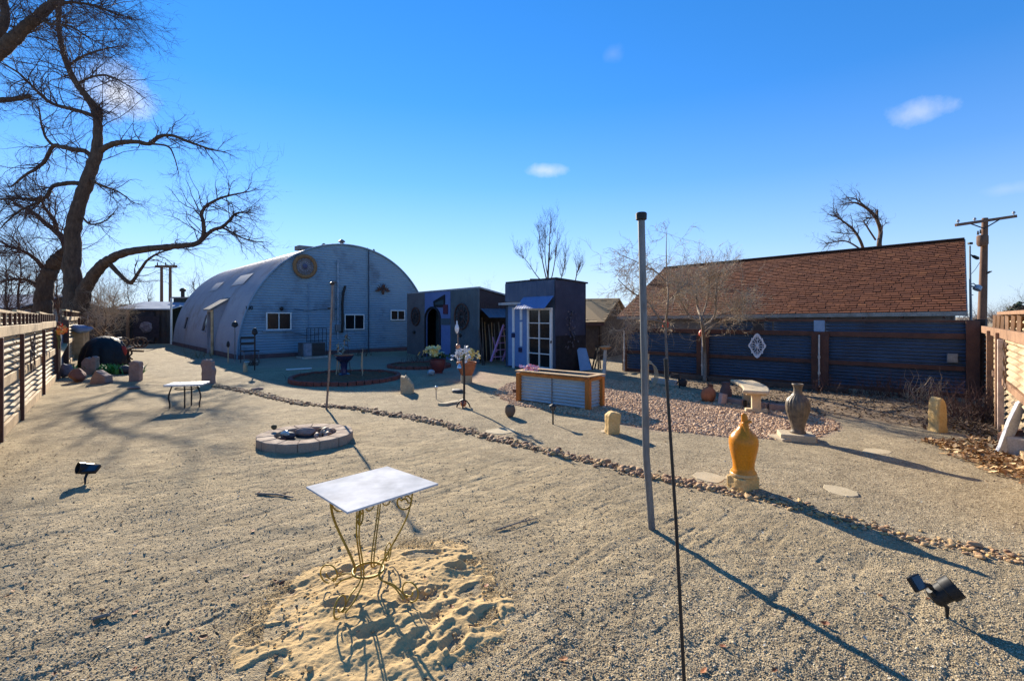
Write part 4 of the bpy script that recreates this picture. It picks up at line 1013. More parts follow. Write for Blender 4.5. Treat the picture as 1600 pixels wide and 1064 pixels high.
part('rail', MB().fbox(NF, np_[1]-.2, NL, .02, .06, .70, .80), RUSTL, f2, bevel=.006)
part('kick_board', MB().fbox(NF, 0, NL, .02, .06, -.02, .10), PALEWOOD, f2, bevel=.005)
part('top_rail', MB().fbox(NF, np_[2]-.5, NL, -.04, .06, 1.78, 1.83), RUSTL, f2, bevel=.006)
for i in range(9):
    s = np_[1]-.1+i*.62; mb = MB().beam(NF(s,.0,1.56), NF(s+random.uniform(-.16,.16),.0,1.78), .05, .05, V3((0,1,0))); part('lattice_block', mb, RUSTL, f2)
part('corner_post', MB().box(N0+V3((-.03,.06,.84)), (.17,.17,1.72), .6), M('dark corner timber', (.05,.032,.026)), f2, bevel=.008)
# ornamental wire climbing the near fence
s = ns(1590)[0]; mb = MB()
for k in range(3):
    mb.tube([NF(s-.05+.13*k+.06*math.sin(i*1.9+k), .13, .80+.055*i) for i in range(12)], .008, 5)
solo('wire_trellis', mb, M('rusted wire', (.16,.10,.07)), 'zigzag rusted wire trellis on the sunlit fence above the slab', 'trellis', smooth=60)

# ------------------------------------------------------------------ pale weathered fence along the sunny boundary
LP = G(0, 680); LQ = G(130, 545); ld = (LQ-LP).normalized(); lf = frame(LP-ld*3.5, ld)
def LFr(s, d, z): return lf.o+ld*s+lf.en*d+V3((0,0,z))
def lsx(px): return onwall(px, 560, lf.o, ld)[0]
LS = [0, 1.7, lsx(-14), lsx(22.5), lsx(59.5), lsx(83)]
f3 = thing('weathered_fence', LP, 'weathered corrugated metal fence with bleached timber boards below the big tree', 'fence')
for i, (a, b) in enumerate(zip(LS[:-1], LS[1:])):
    part('panel', MB().corr(LFr, a, b, .03, 1.52, pitch=.105, amp=.024, seg=10, wob=.014, seed=i*2.3), CORR, f3, smooth=180)
    part('upper_panel', MB().corr(LFr, a, b, 1.60, 1.82, d=.0, pitch=.09, amp=.018, seed=i), CORR, f3, smooth=180)
    zz = random.uniform(-.02,.02)
    part('rail', MB().fbox(LFr, a+.01, b-.01, .03, .065, 1.45+zz, 1.61+zz), PALEWOOD, f3, bevel=.008)
    part('rail', MB().fbox(LFr, a+.06, b-.06, .03, .06, .70+zz, .86+zz), PALEWOOD, f3, bevel=.008)
    part('kick_board', MB().fbox(LFr, a+.01, b-.01, .03, .075, .0, .17), PALEWOOD, f3, bevel=.008)
    mb = MB().beam(LFr(a,.0,1.845), LFr(b,.0,1.845-.02*i), .055, .045); part('top_rail', mb, PALEWOOD, f3, bevel=.006)
    n = max(3, int((b-a)/.42))
    for k in range(n):
        s = a+(b-a)*(k+.5)/n; part('lattice_block', MB().fbox(LFr, s-.028, s+.028, .02, .055, 1.60, 1.81), RUST, f3)
for s in LS[1:]:
    part('post', MB().fbox(LFr, s-.035, s+.035, .066, .12, -.02, 1.46), RUST, f3, bevel=.006)
g0, g1 = lsx(84), lsx(99)
gt = thing('metal_gate', LFr((g0+g1)/2,0,0), 'narrow dark sheet metal gate with a diagonal timber brace in the weathered fence', 'gate')
part('sheet', MB().fbox(LFr, g0+.08, g1-.06, -.05, .0, .08, 1.5), M('blue grey sheet steel', (.20,.24,.30), (.15,.18,.22), 3, .5, .4), gt)
part('brace', MB().beam(LFr(g0+.1,.05,.55), LFr(g1-.1,.05,.85), .05, .14, V3((0,1,0))), PALEWOOD, gt, bevel=.005)
part('gate_post', MB().fbox(LFr, g0-.02, g0+.08, -.02, .14, 0, 1.6), RUST, gt); part('gate_post', MB().fbox(LFr, g1-.06, g1+.06, -.02, .14, 0, 1.65), RUST, gt)
part('threshold', MB().fbox(LFr, g0, g1, .02, .12, .0, .1), PALEWOOD, gt)
E0 = LFr(g1+.06,0,0); E1 = G(128, 541); ed = (E1-E0).normalized(); el = (E1-E0).length
ef = frame(E0, ed)
f4 = thing('far_fence', E0.lerp(E1,.5), 'far end of the weathered corrugated fence beyond the narrow gate', 'fence')
for a, b in ((0, el*.52), (el*.52, el)):
    part('panel', MB().corr(ef, a, b, .03, 1.62, pitch=.12, amp=.026, wob=.012, seed=a+3), CORR, f4, smooth=180)
    part('upper_panel', MB().corr(ef, a, b, 1.74, 1.92, d=-.05, pitch=.1, amp=.02), CORR, f4, smooth=180)
    for z0, z1 in ((1.60,1.75),(.78,.92),(.0,.16)):
        part('rail', MB().fbox(ef, a+.02, b-.02, .03, .08, z0, z1), PALEWOOD, f4, bevel=.008)
    for k in range(6):
        s = a+(b-a)*(k+.5)/6; part('lattice_block', MB().fbox(ef, s-.05, s+.05, -.02, .05, 1.75, 1.95), RUST, f4)
    part('top_rail', MB().fbox(ef, a, b, -.05, .06, 1.95, 2.0), PALEWOOD, f4)
    part('post', MB().fbox(ef, b-.08, b+.06, .085, .17, 0, 1.7), RUST, f4)
# wire ornament, bouquet and bonnet on this fence
s = lsx(37); mb = MB(); rd = random.Random(2)
for k in range(7):
    p0 = LFr(s+rd.uniform(-.3,.3), .12, .72)
    mb.tube([p0+ld*(.10*math.sin(i*1.1+k))+V3((0,0,.085*i)) for i in range(9)], .007, 5)
for k in range(9):
    c = (s+rd.uniform(-.3,.3), .8+rd.uniform(0,.6)); r = ring(LFr, c[0], c[1], .12, .07, .007, 12, 4); b = len(mb.v); mb.v += r.v; mb.f += [tuple(i+b for i in q_) for q_ in r.f]
solo('wire_trellis', mb, M('rusted wire', (.16,.10,.07)), 'curly rusted wire trellis against the weathered corrugated fence', 'trellis', smooth=60)
s = lsx(76)
t = thing('hanging_bouquet', LFr(s,.16,1.4), 'bunch of red and orange artificial flowers hung on the weathered fence', 'flowers')
mb = MB(); rd = random.Random(5)
for i in range(60):
    c = LFr(s+rd.gauss(0,.14), .18+abs(rd.gauss(0,.06)), 1.42+rd.gauss(0,.05)); nrm = V3((rd.gauss(0,1),rd.gauss(0,1),rd.gauss(0,1)))
    mb.disc(c, nrm, .04, 5)
part('blossoms', mb, islands('red orange petals', [(0,(.55,.05,.03)),(.5,(.65,.20,.04)),(1,(.70,.40,.10))], .6, 0), t)
part('stems', MB().tube([LFr(s,.16,1.4), LFr(s+.03,.2,1.15), LFr(s,.18,.9)], [.05,.035,.01], 6), M('dull green stems', (.12,.13,.05)), t)
p = GG(124, 560); bp_ = thing('draped_post', p, 'wooden post wearing a blue cloth bonnet by the fence end', 'post')
part('post', MB().box(p+V3((0,0,.55)), (.5,.45,1.15), .3), PALEWOOD, bp_, bevel=.02)
part('bonnet', MB().rock(p+V3((.1,-.05,1.22)), (.95,.75,.45), 8, 3, .5), M('faded blue cloth', (.22,.30,.44), (.16,.22,.34), 6, .9), bp_, smooth=180)

# ------------------------------------------------------------------ dark shed across the end of the yard
R0, R1 = G(138, 538), G(268, 537); rf_ = frame(R0, R1-R0); rl = (R1-R0).length
ds = thing('dark_shed', R0.lerp(R1,.5), 'long low dark shed with a pale metal roof at the end of the yard', 'shed')
def rs(px, py=510): return onwall(px, py, R0, rf_.ex)
part('wall', MB().corr(rf_, 0, rl, 0, 2.22, pitch=.3, amp=.02, vertical=True, seg=6), DARKWALL, ds, smooth=40)
part('shade_panel', MB().fbox(rf_, rs(217)[0], rs(242)[0], .03, .08, .1, 2.1), M('blue black panel', (.035,.037,.05)), ds, bevel=.01)
a = rs(178)[0]
part('roof', MB().prism([rf_(a,.25,2.2), rf_(rl,.25,2.2), rf_(rl,-3.2,2.75), rf_(a,-3.2,2.75)], V3((0,0,.07))), M('pale blue tin roof', (.25,.31,.40), (.21,.26,.34), 2, .95, .0, spec=.02), ds)
mb = MB().prism([rf_(0,-3,0), rf_(rl,-3,0), rf_(rl,-3,2.6), rf_(0,-3,2.6)], rf_.en*-.05); mb.prism([rf_(0,0,0), rf_(0,-3,0), rf_(0,-3,2.5), rf_(0,0,2.2)], rf_.ex*.05); part('rear_wall', mb, DARKWALL, ds)
s = rs(201.5)[0]; part('post', MB().fbox(rf_, s-.09, s+.09, .05, .15, 0, 2.2), RUSTL, ds)
s, z = rs(230, 511); part('boss', MB().rock(rf_(s,.12,z), (.8,.25,.75), 3, 3, .3), M('tarnished silver boss', (.30,.27,.30), (.12,.10,.12), 8, .5, .4), ds, smooth=180, label='round tarnished boss')
part('doorway_frame', MB().fbox(rf_, s-.75, s+.75, .08, .11, z-.7, z+.7), M('plum board', (.05,.04,.05)), ds)
sp = PD(267.5, 537, 30.5); sp.z = 0
solo('standpipe', MB().tube([sp, sp+V3((0,0,2.95))], .06, 8), WHITEP, 'tall white pipe at the corner of the dark shed', 'pipe', smooth=60)
c0, c1 = PD(271,520,34), PD(304,520,34)
bx = thing('green_annex', V3((c0.x,34,0)), 'dark green box annex standing behind the curved hut roof', 'shed')
part('wall', MB().hexa([V3((c0.x,34,0)), V3((c1.x,34,0)), V3((c1.x,37,0)), V3((c0.x,37,0)), V3((c0.x,34,3.05)), V3((c1.x,34,3.05)), V3((c1.x,37,3.05)), V3((c0.x,37,3.05))]), M('dark green board', (.04,.055,.05)), bx)
part('roof_edge', MB().hexa([V3((c0.x-.1,33.9,3.05)), V3((c1.x,33.9,3.05)), V3((c1.x,37.1,3.05)), V3((c0.x-.1,37.1,3.05)), V3((c0.x-.1,33.9,3.15)), V3((c1.x,33.9,3.15)), V3((c1.x,37.1,3.15)), V3((c0.x-.1,37.1,3.15))]), FASCIA, bx)
part('chimney', MB().lathe(V3((c0.x+.25,34.6,3.1)), [(.12,0),(.12,.45),(.2,.5),(.2,.62),(.08,.72)], 10), BLACKM, bx, smooth=40)

# ------------------------------------------------------------------ utility poles and the lamp mast
base = PD(1533, 600, 22); base.z = 0; top = PD(1539, 341, 22)
up = thing('utility_pole', base, 'brown timber utility pole with a single crossarm beyond the fence corner', 'utility pole')
POLE = M('brown pole timber', (.17,.095,.06), (.10,.06,.042), 5, .9, stretch=(1,1,.25), bump=.4)
part('pole', MB().tube([base, base.lerp(top,.5), top], [.18,.15,.11], 12), POLE, up, smooth=60)
ca, cb = PD(1493.5,352,21.6), PD(1587.5,338,22.2)
part('crossarm', MB().beam(ca, cb, .10, .13), POLE, up, bevel=.008)
m_ = PD(1538,350,21.8)
for px, py in ((1517,350),(1562,343)): part('brace', MB().tube([PD(px,py,21.8), PD(1538,357.5,21.75)], .028, 5), BLACKM, up)
for px, py in ((1497,350),(1523,347),(1584,337)):
    p = PD(px,py,21.9); part('insulator', MB().lathe(p, [(.02,0),(.02,.08),(.06,.1),(.05,.17),(.02,.2)], 8), M('grey porcelain', (.35,.36,.38), None, 4, .3), up, smooth=40)
p = PD(1538.5,374,21.75); part('bracket', MB().lathe(p+V3((0,.1,-.3)), [(.16,0),(.21,.1),(.21,.45),(.17,.5)], 12), POLE, up, smooth=40)
for px, py in ((1528,367),(1532,365)): part('insulator', MB().tube([PD(px,py,21.7), PD(px,py-6,21.7)], [.045,.03], 6), BLACKM, up)
part('peg', MB().tube([PD(1540,429,21.9), PD(1546,425,21.8), PD(1550,424,21.8)], [.03,.05,.015], 6), BLACKM, up)
mbp = G(1517, 604); mbp.z = 0; my = mbp.y
lm_ = thing('lamp_mast', mbp, 'slim galvanised lamp mast standing in front of the blue fence corner', 'lamp mast')
def MP(px, py, dy=0): return PD(px, py, my+dy)
part('mast', MB().tube([mbp, MP(1517,490), MP(1516,440), MP(1515.5,384)], [.03,.028,.022,.018], 8), GALV, lm_, smooth=60)
part('sensor', MB().box(MP(1516,380.5), (.085,.07,.055), 0), BLACK, lm_, bevel=.01)
part('arm_lamp', MB().tube([MP(1516,398), MP(1519,399.5), MP(1522,401), MP(1527,403.5), MP(1529,405)], [.015,.018,.04,.045,.02], 8), BLACK, lm_, smooth=60)
part('floodlight', MB().lathe(MP(1527.5,450), [(.02,-.06),(.085,-.05),(.075,.05),(.03,.08)], 12, M=Matrix.Rotation(.6,3,'Y')), M('grey floodlight', (.42,.44,.47)), lm_, smooth=50)
part('bracket', MB().tube([MP(1517,444), MP(1521,443), MP(1525,446)], .014, 6).tube([MP(1517,447), MP(1524,449)], .02, 6), GALV, lm_)
part('cable', MB().tube([MP(1516,430), MP(1524,421), MP(1531,410,.3)], .006, 4), BLACK, lm_)
for yy in (461, 527): part('clamp', MB().box(MP(1518,yy), (.07,.03,.02)), GALV, lm_)
hp = PD(259, 520, 62)
h_ = thing('double_utility_pole', V3((hp.x,62,0)), 'distant pair of timber poles joined by a crossarm above the dark shed', 'utility pole')
for px in (252.5, 266): a = PD(px,416,62); part('pole', MB().tube([V3((a.x,62,0)), a], [.2,.16], 8), POLE, h_, smooth=60)
part('crossarm', MB().beam(PD(243,416.5,62), PD(276,416.5,62), .25, .3), POLE, h_)
for px in (246,259,272): part('insulator', MB().tube([PD(px,416,62), PD(px,410,62)], [.09,.05], 6), BLACKM, h_)
# ------------------------------------------------------------------ marble topped table on a scrolled wire stand
TZ = .685
def tc_(px, py):
    y = (CAMH-TZ)*FPX/(py-HOR); return V3(((px-CX)/FPX*y, y, TZ))
ca, cb, cc, cd = tc_(478,760), tc_(605,728), tc_(685,755), tc_(543,800)
ctr = (ca+cb+cc+cd)/4; g0z = gz(ctr)+.035
t = thing('marble_table', V3((ctr.x, ctr.y, g0z)), 'white marble topped table on a yellow scrolled wire stand in the sand', 'table')
part('table_top', MB().prism([ca, cd, cc, cb], V3((0,0,-.012))), MARBLE, t, bevel=.002)
mid = V3((-.895, 2.99, 0))
feet = [(-.245,.045), (-.065,-.28), (.275,-.14), (.035,.31)]; tops = [ca, cd, cc, cb]
def arc(c, ax, ay, r, a0, a1, n=14): return [c+ax*(r*math.cos(a0+(a1-a0)*i/n))+ay*(r*math.sin(a0+(a1-a0)*i/n)) for i in range(n+1)]
UPZ = V3((0,0,1))
def smoothpath(pts, n=6):
    out = []; P_ = [pts[0]]+list(pts)+[pts[-1]]
    for i in range(1, len(P_)-2):
        for k in range(n):
            t_ = k/n; a, b, c, d = P_[i-1], P_[i], P_[i+1], P_[i+2]
            out.append(.5*((2*b)+(c-a)*t_+(2*a-5*b+4*c-d)*t_*t_+(3*b-3*c+d-a)*t_**3))
    out.append(P_[-2]); return out
RZ = .175
for (fx, fy), tp in zip(feet, tops):
    dirv = V3((fx, fy, 0)).normalized()
    topp = V3((ctr.x, ctr.y, TZ-.014))+(tp-ctr)*.62; topp.z = TZ-.014
    topd = V3((topp.x-ctr.x, topp.y-ctr.y, 0)).normalized()
    pinch = mid+dirv*.085; pinch.z = RZ
    foot = mid+V3((fx, fy, g0z+.004))
    mb = MB()
    for k, off in ((0, .0), (1, .024)):
        sd = V3((-topd.y, topd.x, 0))*off
        a = topp+sd; b = a.lerp(pinch, .45)+topd*.035; c = pinch+sd*.7
        mb.tube(smoothpath([a, a.lerp(b,.5)+topd*.012, b, c, pinch.lerp(foot,.55)+V3((0,0,.02-.03*k))+sd, foot-dirv*.03*k+V3((0,0,.02*(1-k)))]), .0050, 6)
    # foot scroll and shoulder scroll
    c0 = foot+V3((0,0,.062))+dirv*.02
    mb.tube(arc(c0, dirv, UPZ, .058, -1.6, 4.1, 18)+arc(c0+dirv*-.012, dirv, UPZ, .03, 4.1, 6.5, 6), .0048, 6)
    c1 = topp-topd*.055+V3((0,0,-.10)); mb.tube(arc(c1, topd, UPZ, .045, .2, 6.2, 16)+arc(c1, topd, UPZ, .022, 6.2, 9.0, 8), .0050, 6)
    part('leg', mb, GOLDWIRE, t, smooth=70)
part('ring', ring(lambda s, d, z: V3((mid.x+s, mid.y+z, RZ+d)), 0, 0, 0, .094, .0075, 26, 6), GOLDWIRE, t, smooth=180)
mb = MB(); ap = [V3((ctr.x, ctr.y, TZ-.018))+(p-ctr)*.62 for p in tops]
for i in range(4):
    a, b = ap[i].copy(), ap[(i+1) % 4].copy(); a.z = b.z = TZ-.018; mb.tube([a, b], .0055, 6)
    dd = (b-a).normalized()
    for k in range(3): c = a.lerp(b, (k+.7)/3.4)+V3((0,0,-.035)); mb.tube(arc(c, dd, UPZ, .026, 0, 6.28, 12), .004, 5)
part('apron', mb, GOLDWIRE, t, smooth=70)
for i, (fx, fy) in enumerate(((-.24,-.06),(-.05,-.33))):
    p = mid+V3((fx*1.05, fy*1.05, g0z+.08)); pass
# far white bench table
p = GG(290, 636); y_ = p.y; tz = .445
a0, a1 = PD(263,601.5,y_-.05), PD(322,598,y_+.1)
t = thing('side_table', V3((p.x,p.y,p.z)), 'low table with plain white top and thin dark legs near the pink standing stone', 'table')
d = (a1-a0); d.z = 0; L = d.length; d.normalize(); n_ = V3((-d.y, d.x, 0)); c = (a0+a1)/2; c.z = tz
part('table_top', MB().box(c, (L, .42, .035), math.atan2(d.y, d.x)), WHITEP, t, bevel=.006)
for sx, sy in ((-.33,-.12),(.33,-.12),(.02,-.16),(.02,.15)):
    a = c+d*sx*L+n_*sy-UPZ*.02; b = V3((a.x+d.x*sx*.12, a.y+d.y*sx*.12, p.z)); m_ = a.lerp(b,.45)+d*sx*.12
    part('leg', MB().tube(smoothpath([a, m_, a.lerp(b,.8)+d*sx*.02, b]), .013, 6), BLACKM, t, smooth=60)
part('brace', ring(lambda s, dd, z: V3((c.x+s, c.y+z, tz-.08+dd)), 0, 0, 0, .2, .01, 20, 5), BLACKM, t, smooth=180)
# ------------------------------------------------------------------ fire pit
pc = V3((-2.92, 6.80, 0)); pz = gz(pc); PR, PI_ = .615, .40
pit = thing('fire_pit', V3((pc.x,pc.y,pz)), 'round fire pit ring of pinkish concrete wall blocks', 'fire pit')
nb = 14
for i in range(nb):
    a0 = 2*math.pi*(i+.006)/nb; a1 = 2*math.pi*(i+.994)/nb; h = .10+random.uniform(-.005,.005); mb = MB()
    def pt(r, a, z): return pc+V3((r*math.cos(a)*1.02, r*math.sin(a)*.98, pz+z))
    am = (a0+a1)/2; o2 = random.uniform(-.008,.008)
    mb.prism([pt(PI_,a0,-.03), pt(PI_,am,-.03), pt(PI_,a1,-.03), pt(PR+o2,a1,-.03), pt(PR+.012+o2,am,-.03), pt(PR+o2,a0,-.03)], V3((0,0,h+.03)))
    part('wall_block', mb, PITBLK, pit, bevel=.012)
mb = MB().lathe(V3((pc.x,pc.y,pz)), [(.395,.012),(.2,.02),(.02,.025)], 24); part('ash', mb, M('charcoal ash', (.035,.032,.032), (.02,.02,.02), 14, 1, bump=.8), pit)
PST = [((-.12,.26),(.42,.22,.20),'pinkish boulder leaning inside the fire pit rim',PINKST),((.16,.30),(.20,.17,.18),'rusty brown round stone perched at the back of the fire pit',M('rusty stone', (.20,.10,.05))),((.33,.24),(.2,.18,.17),'grey pink stone between the rusty stone and the shells in the fire pit',PINKST),((-.30,.05),(.24,.2,.16),'dark slate chunk in the fire pit ash',M('dark slate', (.07,.07,.085))),((-.36,-.10),(.2,.16,.10),'rusty red stone low in the fire pit',M('red stone', (.20,.075,.045)))]
for (dx, dy), s3, lab, mt in PST:
    solo('stone', MB().rock(pc+V3((dx*.85,dy*.85,pz+s3[2]*.30)), tuple(.72*k_ for k_ in s3), len(lab), 3, .3), mt, lab, 'stone', smooth=180)
solo('glass_slag', MB().rock(pc+V3((-.28,-.02,pz+.10)), (.14,.10,.08), 6, 2, .3), M('pale blue glass slag', (.30,.46,.52), (.42,.52,.55), 12, .25, bump=.05), 'lump of pale blue slag glass on the stones in the fire pit', 'slag', smooth=30)
solo('stone', MB().rock(pc+V3((-.50,.10,pz+.16)), (.08,.075,.08), 3, 2, .3), M('mossy stone', (.10,.085,.045)), 'small mossy round stone sitting on the fire pit wall', 'stone', smooth=180)
for i in range(6):
    c = pc+V3((.20+.14*random.random(), -.05+.22*random.random(), pz+.02+.009*i)); a = random.uniform(0,3.1); r = random.uniform(.05,.085)
    mb = MB(); ax = V3((math.cos(a), math.sin(a), .4)); ay = V3((-math.sin(a)*.5, math.cos(a)*.5, .8))
    mb.tube(arc(c, ax, ay, r, .3, 3.2, 8), [.012,.02,.026,.03,.03,.026,.02,.014,.008], 6)
    solo('curved_bark', mb, M('pale bark shell', (.42,.30,.22), (.20,.10,.06), 14), 'curled piece of pale brown bark heaped in the fire pit', 'bark', 'curled bark heaped in the fire pit', smooth=60)
# poles
b_ = GG(510, 640); t_ = PD(519.5, 443, b_.y)
pt_ = thing('clothes_pole', b_, 'thin rusty grey pole standing beyond the fire pit', 'pole')
part('shaft', MB().tube([b_, PD(514,585,b_.y), PD(517.5,500,b_.y), t_], [.021,.020,.019,.018], 8), M('rusty grey pipe', (.23,.20,.18), (.17,.11,.075), 7, .6, .4), pt_, smooth=60)
part('cap', MB().lathe(t_+V3((0,0,-.03)), [(.02,0),(.045,.015),(.045,.045),(.025,.06)], 10), BLACKM, pt_, smooth=40)
part('hook', MB().tube([PD(512,482,b_.y), PD(519,481,b_.y)], .012, 5), BLACKM, pt_)
b_ = GG(1018.5, 829); yb = b_.y
st = thing('steel_pole', b_, 'tall slightly bent galvanised steel pole with a dark cap', 'pole')
ctrl = [b_, PD(1014.5,770,yb), PD(1010,715,yb), PD(1009.3,690,yb), PD(1006,520,yb), PD(1002,338,yb)]
part('shaft', MB().tube(smoothpath(ctrl, 4), .0285, 16), M('scratched galvanised pipe', (.17,.175,.18), (.115,.12,.125), 9, .5, .35, bump=.15, stain=(.10,.08,.065), stretch=(1,1,.12)), st, smooth=60)
part('cap', MB().lathe(PD(1002,341,yb), [(.030,-.02),(.044,-.012),(.046,.035),(.038,.045)], 14), BLACK, st, smooth=40)
yb = 1.92; b_ = V3(((1078-800)/750*yb, yb, 0)); b_.z = gz(b_)
rd_ = thing('garden_stake', b_, 'thin black metal stake in front of the steel pole', 'stake')
part('shaft', MB().tube([b_-UPZ*.02, PD(1069,1064,yb), PD(1056,810,yb), PD(1040.5,575,yb)], [.0075,.0075,.0068,.006], 10), BLACKM, rd_, smooth=60)
part('socket', MB().tube([PD(1041.5,592,yb), PD(1040.2,560,yb)], .0078, 10), BLACK, rd_, smooth=60)
# solar spotlights
def spotlight(px, py, label, panel_c, panel_M, head_c, head_axis, hr, hl, psz, y):
    b_ = G(px, py); b_.z = gz(b_)
    t = thing('solar_spotlight', b_, label, 'spotlight')
    pcn = PD(*panel_c, y); hc = PD(*head_c, y+.02)
    part('stake', MB().tube([b_-UPZ*.02, b_+UPZ*.06, (pcn+hc)/2-UPZ*.02], [.006,.012,.014], 8), BLACK, t, smooth=60)
    pn = part('panel_case', MB().box(pcn, psz, M=panel_M), BLACK, t, bevel=.006)
    q = MB(); q.box(pcn+panel_M @ V3((0,0,psz[2]/2+.001)), (psz[0]*.82, psz[1]*.82, .002), M=panel_M)
    part('solar_cell', q, M('solar cell', (.03,.045,.06), (.02,.03,.045), 30, .12, bump=0), pn)
    ax = V3(head_axis).normalized(); x = ax.orthogonal().normalized(); Q = Matrix((x, ax.cross(x), ax)).transposed()
    hd = part('lamp_head', MB().lathe(hc, [(hr*.55,-hl*.5),(hr*.8,-hl*.42),(hr*.84,hl*.1),(hr*.98,hl*.12),(hr,hl*.5),(hr*.9,hl*.5),(hr*.82,hl*.2)], 20, M=Q), BLACK, t, smooth=35)
    part('lens', MB().lathe(hc+ax*hl*.12, [(hr*.8,0),(hr*.3,.003)], 16, M=Q), M('grey lens', (.10,.10,.11), None, 4, .15), hd)
    part('bracket', MB().tube([pcn, (pcn+hc)/2+UPZ*.01, hc-ax*hl*.3], .013, 8), BLACK, t, smooth=60)
    return t
yS = 2.80
E = Matrix.Rotation(.35,3,'Z') @ Matrix.Rotation(-.55,3,'X') @ Matrix.Rotation(-.25,3,'Y')
spotlight(1480, 964, 'black solar spotlight with a wide barrel head close by in the gravel', (1432,910), Matrix.Rotation(.45,3,'Z') @ Matrix.Rotation(.95,3,'X'), (1474,925), (.66,-.30,.66), .066, .150, (.098,.080,.028), yS)
yS = 5.1
spotlight(133, 757, 'small black solar spotlight standing alone on bare ground by the weathered fence', (142,733), Matrix.Rotation(.2,3,'Z') @ Matrix.Rotation(.45,3,'X'), (134,731), (-.4,-.7,.2), .06, .14, (.14,.11,.035), yS)
# standing stones
tx = bpy.data.textures.new('stone lumps', 'CLOUDS'); tx.noise_scale = .09; tx.noise_depth = 4
def roughen(o, s=.022, lv=4):
    m = o.modifiers.new('divide', 'SUBSURF'); m.subdivision_type = 'SIMPLE'; m.levels = m.render_levels = lv
    d = o.modifiers.new('lumps', 'DISPLACE'); d.texture = tx; d.strength = s; d.mid_level = .5; d.texture_coords = 'GLOBAL'
def slab(outline, y, thick, rz=0, seed=0):
    """standing stone from its outline in metres: (x, z) pairs round the front face"""
    rd = random.Random(seed); n = len(outline)
    return outline
def standing(px, py, pts, depth, mat, label, yaw=0, name='standing_stone', bevel=.012):
    b_ = GG(px, py); k = b_.y/FPX
    Q = Matrix.Rotation(yaw,3,'Z'); mb = MB()
    front = [b_+Q @ V3(((x-px)*k/math.cos(yaw), 0, (py-y)*k-.02)) for x, y in pts]
    off = Q @ V3((0,depth,0)); rd = random.Random(len(label))
    n = len(front); mid_ = sum(front, V3())/n
    rings = []
    for d, s_ in ((0,.94),(.12,1),(.88,1),(1,.93)):
        rings.append([mid_+(p-mid_)*s_+off*d+V3((rd.uniform(-.008,.008),0,rd.uniform(-.006,.006))) for p in front])
    for r_ in rings: mb.v += [tuple(p) for p in r_]
    mb.f.append(tuple(reversed(range(n)))); mb.f.append(tuple(3*n+i for i in range(n)))
    for a in range(3):
        for i in range(n): mb.f.append((a*n+i, a*n+(i+1)%n, (a+1)*n+(i+1)%n, (a+1)*n+i))
    o = solo(name, mb, mat, label, 'stone', bevel=bevel); roughen(o); return o
standing(322,600,[(315,602),(314,590),(314,575),(312.5,567),(315,561),(318,560),(321,562),(327,560.5),(330,564),(330,572),(333,578),(332,588),(332,602)],.16,PINKST,'tall pink flagstone standing upright behind the small white table')
standing(209,596,[(202,597),(201.5,566),(205,564),(208,563),(216,565.5),(217,570),(216,597)],.2,PINKST,'squared pinkish stone post standing right of the green plants',.2)
standing(152,600,[(138,600),(142,588),(149,577.5),(157,583),(164,587),(165,598),(160,601)],.25,PINKST,'low wedge shaped pale stone in front of the green plants')
standing(138,586,[(128,586),(129,565),(134,558),(140,560),(143,556),(147,558),(147,572),(146,586)],.25,PINKST,'jagged pink stone beside the black covered grill',.3)
solo('boulder', MB().rock(GG(121,597)+UPZ*.17, (.42,.36,.38), 12, 3, .25), M('red brown boulder', (.22,.11,.085), (.16,.085,.07), 7, .9, bump=.5), 'rounded red brown boulder at the foot of the weathered fence', 'boulder', smooth=180)
solo('boulder', MB().rock(GG(104,590)+UPZ*.2, (.35,.3,.5), 31, 3, .3), M('blue grey boulder', (.17,.17,.20)), 'blue grey upright boulder beside the metal gate', 'boulder', smooth=180)
solo('boulder', MB().rock(GG(196,584)+UPZ*.12, (.45,.3,.3), 17, 2, .3), M('dark boulder', (.08,.075,.075)), 'dark jagged boulder between green plants and stone post', 'boulder', smooth=60)
solo('flat_stone', MB().rock(GG(210,607)+UPZ*.02, (.34,.18,.07), 7, 2, .2), PINKST, 'flat pink stone lying in front of the stone post', 'stone', smooth=60)
standing(635,616,[(626,617),(626,587),(632,589),(633,586.5),(638,592),(644,601),(645.5,606),(645,614),(640,617)],.3,SAND,'tan sandstone block with one sloping shoulder by the round brick bed',.15)
standing(960,679,[(949.5,679),(950,648),(955,643.5),(960,642),(963,644),(971,645),(971,655),(968,679)],.17,SANDY,'squat yellow sandstone stump beside the zinc planter trough',.1)
standing(1474,676,[(1466.5,677),(1467,634),(1469.5,622),(1473,619),(1477,624),(1480,632),(1481.5,650),(1481.5,677)],.19,SANDY,'tall yellow sandstone obelisk beside dead shrubs',.05)
solo('round_stone', MB().rock(GG(797,651)+UPZ*.12, (.19,.15,.27), 22, 3, .2, rz=.3), M('brown round stone', (.17,.115,.075), (.12,.085,.06), 8, .9, bump=.5), 'brown egg shaped stone standing alone in front of the planter trough', 'stone', smooth=180)
standing(510-128,582,[(379.5,582),(379.5,570),(381.5,566),(384,569),(384,582)],.15,SAND,'small tan stone stub beside the shaded metal chair',.1)
